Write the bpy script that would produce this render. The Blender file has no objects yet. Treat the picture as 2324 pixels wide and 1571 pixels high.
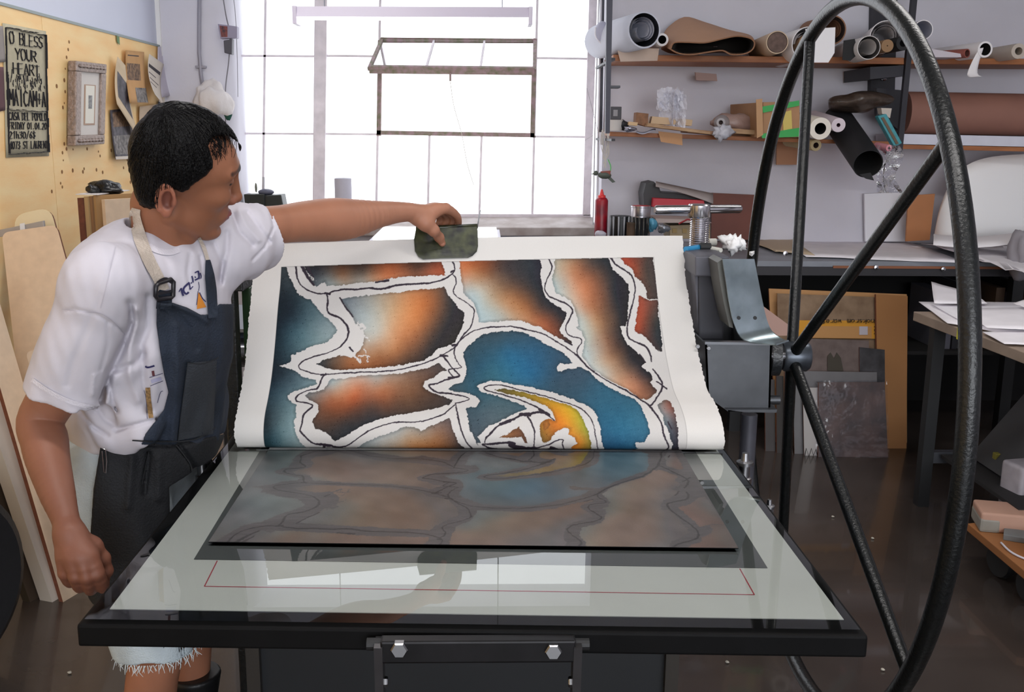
import bpy, bmesh, math, random
import numpy as np
from mathutils import Vector, Matrix
from mathutils.bvhtree import BVHTree
random.seed(7); RNG = np.random.default_rng(11)
SC = bpy.context.scene
COL = SC.collection
PI = math.pi

# ------------------------------------------------------------------ camera model (used to survey positions)
F = 2300.0; CX, CY = 1162.0, 785.5; H = 1.6
YAW = math.radians(1.82); PITCH = math.radians(11.9); ROLL = 0.010
def _rot():
    cy, sy = math.cos(YAW), math.sin(YAW); cp, sp = math.cos(PITCH), math.sin(PITCH)
    f = np.array([sy*cp, cy*cp, -sp]); r = np.array([cy, -sy, 0.]); u = np.cross(r, f)
    c, s = math.cos(ROLL), math.sin(ROLL)
    return c*r+s*u, -s*r+c*u, f
CR, CU, CD = _rot(); CAM = np.array([0, 0, H])
def proj(P):
    v = np.asarray(P, float)-CAM; z = v@CD
    return np.stack([CX+F*(v@CR)/z, CY-F*(v@CU)/z], -1)
def ray(px, py): return CD+CR*((px-CX)/F)+CU*((CY-py)/F)
def atY(px, py, Y): d = ray(px, py); return CAM+d*(Y/d[1])
def atZ(px, py, Z): d = ray(px, py); return CAM+d*((Z-H)/d[2])
def atX(px, py, X): d = ray(px, py); return CAM+d*(X/d[0])
def ppm(Y): return F/(Y*0.985)        # pixels per metre at depth Y

cam = bpy.data.cameras.new('camera'); cam.sensor_width = 36; cam.sensor_fit = 'HORIZONTAL'; cam.lens = F/2324*36
cam.clip_start = .05; cam.clip_end = 200
co = bpy.data.objects.new('camera', cam); COL.objects.link(co)
m = Matrix(((CR[0], CU[0], -CD[0], 0), (CR[1], CU[1], -CD[1], 0), (CR[2], CU[2], -CD[2], H), (0, 0, 0, 1)))
co.matrix_world = m; SC.camera = co
SC.view_settings.view_transform = 'Standard'; SC.view_settings.look = 'None'
SC.view_settings.gamma = 1; SC.view_settings.use_curve_mapping = False

# ------------------------------------------------------------------ materials
def lin1(c): c = c/255.; return c/12.92 if c <= .04045 else ((c+.055)/1.055)**2.4
def lin(rgb, k=1.0): return tuple(min(.95, lin1(c)*k) for c in rgb[:3])
MATS = {}
def M(name, rgb, rough=.6, metal=0., k=1.0, var=0., vscale=8., rgb2=None, bump=0., bscale=40., spec=.5, coat=0., stretch=None, detail=4., trans=0., alpha=1., sheen=0., emit=None, estr=0., sss=0.):
    """one procedural material: a base colour broken up by noise, a bump, the usual surface settings"""
    if name in MATS: return MATS[name]
    mt = bpy.data.materials.new(name); mt.use_nodes = True; nt = mt.node_tree; N = nt.nodes; L = nt.links
    b = N['Principled BSDF']; c = lin(rgb, k)
    b.inputs['Base Color'].default_value = (*c, 1); b.inputs['Roughness'].default_value = rough; b.inputs['Metallic'].default_value = metal
    b.inputs['Specular IOR Level'].default_value = spec; b.inputs['Coat Weight'].default_value = coat; b.inputs['Coat Roughness'].default_value = .05
    b.inputs['Transmission Weight'].default_value = trans; b.inputs['Alpha'].default_value = alpha; b.inputs['Sheen Weight'].default_value = sheen
    if sss: b.inputs['Subsurface Weight'].default_value = sss; b.inputs['Subsurface Radius'].default_value = (.012, .005, .003)
    if emit: b.inputs['Emission Color'].default_value = (*lin(emit), 1); b.inputs['Emission Strength'].default_value = estr
    tc = N.new('ShaderNodeTexCoord'); vec = tc.outputs['Object']
    if stretch:
        mp = N.new('ShaderNodeMapping'); mp.inputs['Scale'].default_value = stretch; L.new(vec, mp.inputs['Vector']); vec = mp.outputs['Vector']
    if var or rgb2:
        n = N.new('ShaderNodeTexNoise'); n.inputs['Scale'].default_value = vscale; n.inputs['Detail'].default_value = detail; L.new(vec, n.inputs['Vector'])
        rp = N.new('ShaderNodeValToRGB'); L.new(n.outputs['Fac'], rp.inputs['Fac'])
        c2 = lin(rgb2, k) if rgb2 else tuple(x*(1-var) for x in c); c1 = c if rgb2 else tuple(min(.95, x*(1+var*.6)) for x in c)
        rp.color_ramp.elements[0].position = .32; rp.color_ramp.elements[1].position = .68
        rp.color_ramp.elements[0].color = (*c2, 1); rp.color_ramp.elements[1].color = (*c1, 1)
        L.new(rp.outputs['Color'], b.inputs['Base Color'])
    if bump:
        n = N.new('ShaderNodeTexNoise'); n.inputs['Scale'].default_value = bscale; n.inputs['Detail'].default_value = 3; L.new(vec, n.inputs['Vector'])
        bp = N.new('ShaderNodeBump'); bp.inputs['Strength'].default_value = bump; bp.inputs['Distance'].default_value = .01
        L.new(n.outputs['Fac'], bp.inputs['Height']); L.new(bp.outputs['Normal'], b.inputs['Normal'])
    MATS[name] = mt; return mt
def attr_mat(name, rough=.7, spec=.3, bump=0., bscale=400.):
    mt = bpy.data.materials.new(name); mt.use_nodes = True; nt = mt.node_tree; b = nt.nodes['Principled BSDF']
    a = nt.nodes.new('ShaderNodeVertexColor'); a.layer_name = 'ink'
    nt.links.new(a.outputs['Color'], b.inputs['Base Color']); b.inputs['Roughness'].default_value = rough; b.inputs['Specular IOR Level'].default_value = spec
    if bump:
        n = nt.nodes.new('ShaderNodeTexNoise'); n.inputs['Scale'].default_value = bscale
        bp = nt.nodes.new('ShaderNodeBump'); bp.inputs['Strength'].default_value = bump; bp.inputs['Distance'].default_value = .002
        nt.links.new(n.outputs['Fac'], bp.inputs['Height']); nt.links.new(bp.outputs['Normal'], b.inputs['Normal'])
    return mt
def clear_mat(name, ior=1.49, tint=(255, 255, 255), rough=.0, bump=0., bscale=30., boost=1.0):
    """clear sheet: lets light through, mirrors by Fresnel"""
    mt = bpy.data.materials.new(name); mt.use_nodes = True; nt = mt.node_tree; N = nt.nodes; L = nt.links
    N.remove(N['Principled BSDF']); o = N['Material Output']
    t = N.new('ShaderNodeBsdfTransparent'); t.inputs['Color'].default_value = (*lin(tint), 1)
    g = N.new('ShaderNodeBsdfGlossy'); g.inputs['Roughness'].default_value = rough
    f = N.new('ShaderNodeFresnel'); f.inputs['IOR'].default_value = ior; mx = N.new('ShaderNodeMixShader')
    if bump:
        n = N.new('ShaderNodeTexNoise'); n.inputs['Scale'].default_value = bscale
        tc = N.new('ShaderNodeTexCoord'); L.new(tc.outputs['Object'], n.inputs['Vector'])
        bp = N.new('ShaderNodeBump'); bp.inputs['Strength'].default_value = bump; bp.inputs['Distance'].default_value = .01
        L.new(n.outputs['Fac'], bp.inputs['Height']); L.new(bp.outputs['Normal'], g.inputs['Normal']); L.new(bp.outputs['Normal'], f.inputs['Normal'])
    fac = f.outputs['Fac']
    if boost != 1.0:
        mm = N.new('ShaderNodeMath'); mm.operation = 'MULTIPLY'; mm.inputs[1].default_value = boost; mm.use_clamp = True; L.new(fac, mm.inputs[0]); fac = mm.outputs[0]
    L.new(fac, mx.inputs['Fac']); L.new(t.outputs['BSDF'], mx.inputs[1]); L.new(g.outputs['BSDF'], mx.inputs[2]); L.new(mx.outputs['Shader'], o.inputs['Surface'])
    return mt

# ------------------------------------------------------------------ objects
def base_of(o):
    p = Vector((0, 0, 0))
    while o is not None: p += o.location; o = o.parent
    return p
def tag(o, label=None, cat=None, group=None, kind=None):
    if label: o['label'] = label
    if cat: o['category'] = cat
    if group: o['group'] = group
    if kind: o['kind'] = kind
    return o
def thing(name, label, cat, loc=(0, 0, 0), group=None):
    o = bpy.data.objects.new(name, None); o.empty_display_size = .05; COL.objects.link(o); o.location = Vector([float(c) for c in loc])
    return tag(o, label, cat, group)
def link_mesh(name, me, mat, parent=None, top=None):
    """link a mesh given in world coordinates; origin at its base, or at its parent's origin"""
    n = len(me.vertices); a = np.empty(n*3, np.float32); me.vertices.foreach_get('co', a); a = a.reshape(-1, 3)
    o = bpy.data.objects.new(name, me); COL.objects.link(o)
    if parent is not None:
        off = np.array(base_of(parent)); o.parent = parent
    else:
        off = np.array([(a[:, 0].min()+a[:, 0].max())/2, (a[:, 1].min()+a[:, 1].max())/2, a[:, 2].min()]); o.location = off
    a -= off.astype(np.float32); me.vertices.foreach_set('co', a.ravel()); me.update()
    for mm in (mat if isinstance(mat, (list, tuple)) else [mat]):
        if mm is not None: me.materials.append(mm)
    if top: tag(o, *top[:2], *(top[2:]))
    return o
def frame(d, up=(0, 0, 1)):
    d = Vector(d).normalized(); u = Vector(up)
    if abs(d.dot(u)) > .98: u = Vector((0, 1, 0)) if abs(d.y) < .9 else Vector((1, 0, 0))
    x = u.cross(d).normalized(); return x, d.cross(x).normalized(), d
class MB:
    """collects shapes and links them as ONE mesh object"""
    def __init__(s): s.v = []; s.f = []; s.mi = []; s.m = 0
    def add(s, vs, fs):
        b = len(s.v); s.v += [tuple(map(float, v)) for v in vs]; s.f += [tuple(b+i for i in f) for f in fs]; s.mi += [s.m]*len(fs); return s
    def box(s, c, size, ax=None):
        x, y, z = ax if ax else (Vector((1, 0, 0)), Vector((0, 1, 0)), Vector((0, 0, 1)))
        c = Vector(c); h = [q/2 for q in size]
        vs = [c+Vector(x)*(i*h[0])+Vector(y)*(j*h[1])+Vector(z)*(k*h[2]) for i in (-1, 1) for j in (-1, 1) for k in (-1, 1)]
        return s.add(vs, [(0, 1, 3, 2), (4, 6, 7, 5), (0, 4, 5, 1), (2, 3, 7, 6), (0, 2, 6, 4), (1, 5, 7, 3)])
    def span(s, a, b):
        return s.box([(p+q)/2 for p, q in zip(a, b)], [abs(q-p) for p, q in zip(a, b)])
    def prism(s, pts, ext):
        n = len(pts); e = Vector(ext); P = [Vector(p) for p in pts]
        vs = P+[p+e for p in P]
        return s.add(vs, [tuple(range(n)), tuple(range(2*n-1, n-1, -1))]+[(i, i+n, (i+1) % n+n, (i+1) % n) for i in range(n)])
    def beam(s, a, b, w, t, up=(0, 0, 1)):
        a = Vector(a); b = Vector(b); x, y, z = frame(b-a, up)
        return s.box((a+b)/2, (w, t, (b-a).length), (x, y, z))
    def tube(s, path, r, seg=12, cap=True, closed=False):
        P = [Vector(p) for p in path]; n = len(P); R = r if isinstance(r, (list, tuple, np.ndarray)) else [r]*n
        vs = []; x = None
        for i in range(n):
            d = (P[(i+1) % n]-P[i-1]) if closed else (P[min(i+1, n-1)]-P[max(i-1, 0)])
            d.normalize()
            if x is None: x, y, _ = frame(d)
            x = (x-d*x.dot(d)).normalized(); y = d.cross(x)
            vs += [P[i]+(x*math.cos(2*PI*k/seg)+y*math.sin(2*PI*k/seg))*R[i] for k in range(seg)]
        m = n if closed else n-1
        fs = [(i*seg+k, i*seg+(k+1) % seg, ((i+1) % n)*seg+(k+1) % seg, ((i+1) % n)*seg+k) for i in range(m) for k in range(seg)]
        if cap and not closed: fs += [tuple(range(seg))[::-1], tuple((n-1)*seg+k for k in range(seg))]
        return s.add(vs, fs)
    def lathe(s, o, d, prof, seg=24, closed=False):
        """revolve (radius, along) pairs about the axis from o along d"""
        o = Vector(o); x, y, z = frame(d); n = len(prof)
        vs = [o+z*h+(x*math.cos(2*PI*k/seg)+y*math.sin(2*PI*k/seg))*max(r, 1e-5) for r, h in prof for k in range(seg)]
        m = n if closed else n-1
        return s.add(vs, [(i*seg+k, i*seg+(k+1) % seg, ((i+1) % n)*seg+(k+1) % seg, ((i+1) % n)*seg+k) for i in range(m) for k in range(seg)])
    def sheet(s, rows, th=0.):
        """grid of points (rows of equal length); with thickness th a closed slab (dropped along its normals)"""
        a = np.array(rows, float); n, mm, _ = a.shape
        idx = np.arange(n*mm).reshape(n, mm)
        q = np.stack([idx[:-1, :-1], idx[:-1, 1:], idx[1:, 1:], idx[1:, :-1]], -1).reshape(-1, 4)
        if th == 0: return s.add(a.reshape(-1, 3), q.tolist())
        du = np.gradient(a, axis=1); dv = np.gradient(a, axis=0); nr = np.cross(du, dv); nr /= np.linalg.norm(nr, axis=-1, keepdims=True)+1e-12
        b = a-nr*th; N = n*mm
        fs = q.tolist()+(q[:, ::-1]+N).tolist()
        ring = list(idx[0, :])+list(idx[1:, -1])+list(idx[-1, -2::-1])+list(idx[-2:0:-1, 0])
        fs += [(ring[i], ring[i]+N, ring[(i+1) % len(ring)]+N, ring[(i+1) % len(ring)]) for i in range(len(ring))]
        return s.add(np.concatenate([a.reshape(-1, 3), b.reshape(-1, 3)]), fs)
    def blob(s, c, r, seg=16, rings=10, n=.0, sc=6., ax=None, seed=0):
        c = Vector(c); x, y, z = ax if ax else (Vector((1, 0, 0)), Vector((0, 1, 0)), Vector((0, 0, 1)))
        r = r if isinstance(r, (list, tuple)) else (r, r, r); vs = []
        for i in range(rings+1):
            t = PI*i/rings
            for k in range(seg):
                p = 2*PI*k/seg; d = np.array([math.sin(t)*math.cos(p), math.sin(t)*math.sin(p), math.cos(t)])
                q = 1+n*float(wob(d*sc/3+seed*3.7))
                vs.append(c+Vector(x)*(d[0]*r[0]*q)+Vector(y)*(d[1]*r[1]*q)+Vector(z)*(d[2]*r[2]*q))
        return s.add(vs, [(i*seg+k, i*seg+(k+1) % seg, (i+1)*seg+(k+1) % seg, (i+1)*seg+k) for i in range(rings) for k in range(seg)])
    def build(s, name, mat, parent=None, top=None, bevel=0., smooth=False, bseg=2):
        me = bpy.data.meshes.new(name); me.from_pydata(s.v, [], s.f); me.polygons.foreach_set('material_index', s.mi)
        bm = bmesh.new(); bm.from_mesh(me); bmesh.ops.remove_doubles(bm, verts=bm.verts, dist=1e-6); bmesh.ops.recalc_face_normals(bm, faces=bm.faces)
        if bevel:
            ed = [e for e in bm.edges if len(e.link_faces) == 2 and e.calc_face_angle(0) > .6]
            try: bmesh.ops.bevel(bm, geom=ed, offset=bevel, segments=bseg, affect='EDGES', clamp_overlap=True, profile=.6)
            except Exception: pass
        bm.to_mesh(me); bm.free()
        if smooth: me.polygons.foreach_set('use_smooth', [True]*len(me.polygons)); 
        if smooth and smooth != 'all':
            me.set_sharp_from_angle(angle=.7)
        return link_mesh(name, me, mat, parent, top)
_WD = RNG.normal(size=(14, 3)); _WP = RNG.uniform(0, 6.28, 14)
def wob(p):
    """smooth wandering value about -1..1 at points p (unit length features ~1)"""
    p = np.asarray(p, float); s = 0
    for i in range(14): s = s+np.sin(p@(_WD[i]*(1+.35*i))+_WP[i]+1.3*np.sin(p@_WD[(i+5) % 14]))/(1+.25*i)
    return s/3.2
def spline(pts, n):
    """Catmull-Rom through points"""
    P = np.array(pts, float); m = len(P); t = np.linspace(0, m-1-1e-9, n); i = t.astype(int); u = (t-i)[:, None]
    p0, p1, p2, p3 = P[np.maximum(i-1, 0)], P[i], P[np.minimum(i+1, m-1)], P[np.minimum(i+2, m-1)]
    return .5*((2*p1)+(-p0+p2)*u+(2*p0-5*p1+4*p2-p3)*u**2+(-p0+3*p1-3*p2+p3)*u**3)
def W3(x, y, Y): return np.array(atY(x, y, Y))
A = np.array
def pxY(pts, Y): return [atY(x, y, Y) for x, y in pts]
def plate(name, pts, Y, depth, mat, parent=None, top=None, bevel=0.):
    return MB().prism(pxY(pts, Y), (0, depth, 0)).build(name, mat, parent, top, bevel)
def crumple(o, amp, sc, seed=0):
    me = o.data; n = len(me.vertices); a = np.empty(n*3, np.float32); me.vertices.foreach_get('co', a); a = a.reshape(-1, 3)
    for i in range(3): a[:, i] += amp*wob(a*sc+seed+i*11.3)
    me.vertices.foreach_set('co', a.ravel()); me.update(); return o
# ================================================================== the room
XL, XR, YB, YR, ZC = -1.87, 4.6, 6.25, -4.6, 3.7
paint = M('wall_paint', (214, 212, 221), .75, var=.07, vscale=2.2, bump=.05, bscale=60)
paint_l = M('wall_paint_left', (212, 216, 232), .7, var=.04, vscale=1.5)
ply = M('plywood', (255, 218, 158), .6, rgb2=(246, 198, 130), vscale=2.2, stretch=(1.2, 1.2, 5.5), detail=8, bump=.04)
dark_wood = M('dark_wood', (60, 44, 34), .6, var=.3)
def S(o, kind='structure'): o['kind'] = kind; return o
# floor: worn, glossy concrete
fm = M('concrete_floor', (76, 68, 64), .24, rgb2=(48, 41, 37), vscale=1.6, detail=9, bump=.06, bscale=7, coat=.4)
S(MB().span((XL-.3, YR-.3, -.1), (XR+.3, YB+.6, 0)).build('floor', fm))
S(MB().span((XL-.3, YR-.3, ZC), (XR+.3, YB+.6, ZC+.1)).build('ceiling', M('ceiling_paint', (165, 163, 160), .9)))
# back wall with the window opening
wx0, wx1, wz0, wz1 = atY(531, 200, YB)[0], atY(1371, 200, YB)[0], 1.035, 3.3
b = MB(); YT = YB+.34
b.span((XL-.3, YB, 0), (wx0-.10, YT, ZC)); b.span((wx1, YB, 0), (XR+.3, YT, ZC))
b.span((wx0-.10, YB, 0), (wx1, YT, wz0)); b.span((wx0-.10, YB, wz1), (wx1, YT, ZC))
S(b.build('wall_back', paint))
# rounded pier between the plywood and the window
b = MB(); ctr = (wx0-.10, YB+.02); pr = [(XL, YB), (XL, YB-.05)]
pr = [(XL+.002, YB+.1), (XL+.002, YB-.06), (wx0-.16, YB-.06)]+[(wx0-.16+.16*math.sin(t), YB+.10-.16*math.cos(t)) for t in np.linspace(.1, PI/2, 14)]+[(wx0, YT-.02), (wx0-.2, YT-.02)]
b.prism([(x, y, 0) for x, y in pr], (0, 0, ZC)); S(b.build('wall_pier', paint, smooth=True))
S(MB().span((XL-.2, YR, 0), (XL-.012, YB, ZC)).build('wall_left', paint_l))
b = MB(); b.span((XR, YR, 0), (XR+.2, YB, ZC)); S(b.build('wall_right', paint))
# rear wall behind the camera, with its own long row of windows
b = MB(); rz0, rz1, rx0, rx1 = .9, 3.3, -1.2, 4.0
b.span((XL-.2, YR-.2, 0), (XR+.2, YR, rz0)); b.span((XL-.2, YR-.2, rz1), (XR+.2, YR, ZC))
b.span((XL-.2, YR-.2, rz0), (rx0, YR, rz1)); b.span((rx1, YR-.2, rz0), (XR+.2, YR, rz1)); S(b.build('wall_rear', paint))
fw = M('window_steel_grey', (176, 172, 184), .5, var=.08)
b = MB()
for x in np.linspace(rx0, rx1, 9): b.span((x-.02, YR-.12, rz0), (x+.02, YR-.08, rz1))
for z in np.linspace(rz0, rz1, 5): b.span((rx0, YR-.12, z-.015), (rx1, YR-.08, z+.015))
S(b.build('window_2', fw))
# plywood sheets screwed on the left wall, one seam
zt = 2.065; ys = atX(107, 200, XL)[1]
b = MB(); b.span((XL-.012, YR+2, 0), (XL, ys-.002, zt)); S(b.build('wall_panel_near', ply))
b = MB(); b.span((XL-.012, ys+.002, 0), (XL, YB-.065, zt+.0)); S(b.build('wall_panel_far', ply))
holes = M('screw_hole', (140, 98, 56), .9)
b = MB()
for k in range(46):
    x, y = random.uniform(112, 345), random.choice([random.uniform(330, 440), random.uniform(60, 420)])
    if k < 12: x, y = random.gauss(150, 5), 130+k*26
    p = atX(x, y, XL)
    if p[1] < YB-.1 and p[2] < zt-.03: b.lathe(p+np.array((-.003, 0, 0)), (1, 0, 0), [(0, .0045), (random.uniform(.004, .010), .0042), (random.uniform(.004, .010), 0)], 8)
S(b.build('trim_screw_marks', holes))
S(MB().span((XL-.012, YB-.075, .0), (XL+.012, YB-.055, 3.4)).build('trim_corner_strip', M('white_trim', (240, 238, 236), .5)))
S(MB().span((XL-.012, YR+2, zt), (XL+.004, YB-.075, zt+.012)).build('trim_plywood_edge', M('grey_edge', (150, 160, 160), .6)))
# ---------------------------------------------------------------- window_1
YW = 6.5
win = bpy.data.objects.new('window_1', None); COL.objects.link(win); win.location = (0, YW, wz0); S(win)
wsteel = M('window_frame_paint', (240, 232, 238), .5, var=.12, vscale=14)
wrust = M('window_sash_rust', (170, 140, 146), .6, var=.3, vscale=30, rgb2=(120, 120, 92))
def bar(mb, p0, p1, w, d=.03, Y=YW): mb.beam(atY(*p0, Y), atY(*p1, Y), w, d, up=(0, 1, 0))
f = MB()
bar(f, (732, -190), (724.5, 490), .076, .07); bar(f, (1351, -190), (1330, 490), .05, .06)
bar(f, (540, 489), (1340, 491), .03, .06)
f.build('frame', wsteel, win, bevel=.004)
mu = MB()
for a, c in (((606, -190), (597, 486)), ((867, -190), (854, 486)), ((1224, -190), (1208, 486)), ((975, 306), (971, 486)), ((1093, 306), (1088, 486))): bar(mu, a, c, .014)
for a, c in (((535, 127), (716, 128)), ((743, 127), (860, 128)), ((1219, 132), (1340, 134)), ((535, 303), (716, 304)), ((740, 304), (858, 305)), ((1212, 310), (1332, 311)), ((535, -45), (1350, -40))): bar(mu, a, c, .012)
mu.build('muntin', wsteel, win)
vf = MB()
for a, c, w in (((863, 92), (860, 308), .026), ((1213, 92), (1208, 312), .026), ((856, 301), (1212, 307), .026), ((866, 88), (1218, 91), .012)): bar(vf, a, c, w, .05)
vf.build('vent_frame', wrust, win)
# top-hung sash swung into the room
s0, s1 = atY(868, 88, YW), atY(1214, 90, YW); e0, e1 = atY(838, 157, 6.13), atY(1213, 161, 6.13)
sash = MB(); sash.beam(e0, e1, .045, .02, up=(0, 1, .6)); sash.beam(s0, e0, .02, .02); sash.beam(s1, e1, .02, .02)
so = sash.build('sash', wrust, win)
sm = MB()
for t in (.34, .67): sm.beam(s0+(s1-s0)*t, e0+(e1-e0)*t, .012, .012)
sm.build('sash_muntin', wsteel, so)
for t0, t1 in ((.02, .31), (.35, .64), (.68, .98)):
    MB().beam(s0+(s1-s0)*t0+np.array((0, -.02, 0)), s0+(s1-s0)*t1+np.array((0, -.02, 0)), .008, .008).build('glazing_bar', M('lead', (90, 92, 92), .5), so)
glass = clear_mat('window_glass', 1.45, (250, 252, 255))
MB().sheet([[s0, s1], [e0, e1]]).build('sash_pane', glass, so)
g = MB()
g.add([(wx0-.05, YW+.01, wz0), (wx1+.02, YW+.01, wz0), (wx1+.02, YW+.01, 1.70), (wx0-.05, YW+.01, 1.70)], [(0, 1, 2, 3)])
vx0, vx1, vz1 = s0[0], s1[0], s0[2]
g.add([(wx0-.05, YW+.01, 1.70), (vx0, YW+.01, 1.70), (vx0, YW+.01, wz1), (wx0-.05, YW+.01, wz1)], [(0, 1, 2, 3)])
g.add([(vx1, YW+.01, 1.70), (wx1+.02, YW+.01, 1.70), (wx1+.02, YW+.01, wz1), (vx1, YW+.01, wz1)], [(0, 1, 2, 3)])
g.add([(vx0, YW+.01, vz1), (vx1, YW+.01, vz1), (vx1, YW+.01, wz1), (vx0, YW+.01, wz1)], [(0, 1, 2, 3)])
g.build('pane', glass, win)
p = atY(1022, 166, 6.12); MB().tube([p, p+np.array((0, 0, -.045))], .006).build('sash_catch', wrust, so)
# sloping sill
sl = [atY(530, 494, 6.47), atY(1345, 492, 6.47), atY(1352, 517, 6.19), atY(520, 517, 6.19)]
o = MB().prism(sl, (0, 0, -.05)).build('trim_sill', M('sill_paint', (196, 188, 186), .6, var=.2, vscale=9, rgb2=(160, 146, 140)), bevel=.006); S(o)

SC.view_settings.exposure = .22
# ---------------------------------------------------------------- light: daylight outside, portals in both window walls
w = bpy.data.worlds.new('daylight'); SC.world = w; w.use_nodes = True
wn = w.node_tree.nodes; wl = w.node_tree.links; bg = wn['Background']; bg.inputs['Color'].default_value = (*lin((240, 244, 255)), 1)
# an overcast sky, much brighter on the sun's side (behind the camera) than on the window side
wt = wn.new('ShaderNodeTexCoord'); wsx = wn.new('ShaderNodeSeparateXYZ'); wl.new(wt.outputs['Generated'], wsx.inputs['Vector'])
wmr = wn.new('ShaderNodeMapRange'); wmr.inputs['From Min'].default_value = -.35; wmr.inputs['From Max'].default_value = .35
wmr.inputs['To Min'].default_value = 7.6; wmr.inputs['To Max'].default_value = 2.5
wl.new(wsx.outputs['Y'], wmr.inputs['Value']); wl.new(wmr.outputs['Result'], bg.inputs['Strength'])
def portal(name, loc, rot, sx, sy):
    l = bpy.data.lights.new(name, 'AREA'); l.shape = 'RECTANGLE'; l.size = sx; l.size_y = sy; l.cycles.is_portal = True
    o = bpy.data.objects.new(name, l); COL.objects.link(o); o.location = loc; o.rotation_euler = rot
portal('portal_back', ((wx0+wx1)/2, YW+.06, (wz0+wz1)/2), (-PI/2, 0, 0), wx1-wx0+.2, wz1-wz0+.1)
portal('portal_rear', ((rx0+rx1)/2, YR-.15, (rz0+rz1)/2), (PI/2, 0, 0), rx1-rx0, rz1-rz0)
# strip lamp before the window; unseen ceiling lamps added to brighten the room
lamp_white = M('lamp_enamel', (214, 206, 222), .4)
tube_off = M('fluorescent_tube', (250, 248, 255), .3, emit=(255, 252, 250), estr=3.0)
def fixture(a, b, w, label, group=None):
    a = Vector(a); c = Vector(b); t = thing('fluorescent_lamp', label, 'lamp', (a+c)/2, group)
    x, y, z = frame(c-a)          # x sideways
    side = Vector((0, 1, 0)); up = Vector((0, 0, 1)); L = (c-a).length; d = (c-a).normalized()
    m = MB(); prof = [(-w*.5, -.02), (-w*.36, .03), (w*.36, .03), (w*.5, -.02), (w*.44, -.02), (w*.3, .018), (-w*.3, .018), (-w*.44, -.02)]
    m.prism([a+side*p+up*q for p, q in prof], d*L); m.build('reflector', lamp_white, t)
    for e in (a, c): MB().box(e-up*.012, (.02, w*1.02, .085), (d, side, up)).build('end_cap', lamp_white, t, bevel=.003)
    for s in (-.22, .22): MB().tube([a+side*s*w-up*.015, c+side*s*w-up*.015], .013, 10).build('tube', tube_off, t)
    for q in (.12, .88): MB().tube([a+(c-a)*q+up*.03, Vector(((a+(c-a)*q).x, a.y, ZC))], .003, 6).build('chain', M('chain_steel', (150, 150, 156), .4, 1.), t)
    return t
fixture(atY(673, 31, 5.3), atY(1203, 33, 5.3), .13, 'white fluorescent strip lamp hanging in front of the window')

def added_lamp(x, y, watt, label):
    t = fixture((x-.62, y, 3.12), (x+.62, y, 3.12), .26, label, 'added ceiling lamps out of view')
    l = bpy.data.lights.new('added_glow', 'AREA'); l.shape = 'RECTANGLE'; l.size = 1.15; l.size_y = .16; l.energy = watt; l.color = (1, .97, .94)
    o = bpy.data.objects.new('added_glow', l); COL.objects.link(o); o.parent = t; o.location = (0, 0, -.03)
for x, y, wt_ in ((-.5, 1.2, 14), (.9, 1.2, 15), (-.5, -1.4, 10), (1.6, -1.4, 11), (1.9, 3.3, 15), (-.95, 4.2, 13)):  # unseen lamps, added to lift the bed, print and plywood
    added_lamp(x, y, wt_, 'unseen fluorescent ceiling lamp added to brighten the bed and print')
# ================================================================== etching press
SC.cycles.use_denoising = True; SC.cycles.max_bounces = 8; SC.cycles.transparent_max_bounces = 12; SC.cycles.caustics_reflective = False; SC.cycles.caustics_refractive = False
black_paint = M('black_hammer_paint', (34, 37, 40), .32, var=.25, vscale=60, bump=.22, bscale=130, spec=.6)
wheel_paint = M('wheel_hammer_paint', (13, 16, 17), .33, var=.3, vscale=80, bump=.16, bscale=150, spec=.5)
raw_steel = M('dark_steel_plate', (98, 100, 104), .42, .75, var=.35, vscale=5, detail=8, bump=.05, bscale=30)
grey_steel = M('grey_painted_steel', (92, 92, 100), .45, .3, var=.2, vscale=12)
zinc = M('zinc_plate', (176, 190, 196), .30, .9, var=.25, vscale=10, rgb2=(128, 142, 146), detail=6)
bright = M('bright_steel', (206, 204, 208), .2, 1., var=.2, vscale=30)
bolt_m = M('bolt_steel', (150, 150, 152), .3, 1.)
blackm = M('matt_black', (22, 23, 25), .55)
press = thing('etching_press', 'dark steel etching press with a flat bed and a tall tubular hand wheel', 'printing press', (0, 2.5, 0))
ZB = .9
bl, br = -.580, .556          # bed sides
BF = [(-.580, 1.362, ZB), (.556, 1.316, ZB)]
bed = MB().prism([(-.580, 1.362, ZB), (.556, 1.316, ZB), (.556, 3.4, ZB), (-.580, 3.4, ZB)], (0, 0, -.034)).build('bed', M('bed_steel', (10, 10, 11), .6, .0, spec=.12, var=.25, vscale=20), press, bevel=.004)
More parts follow.
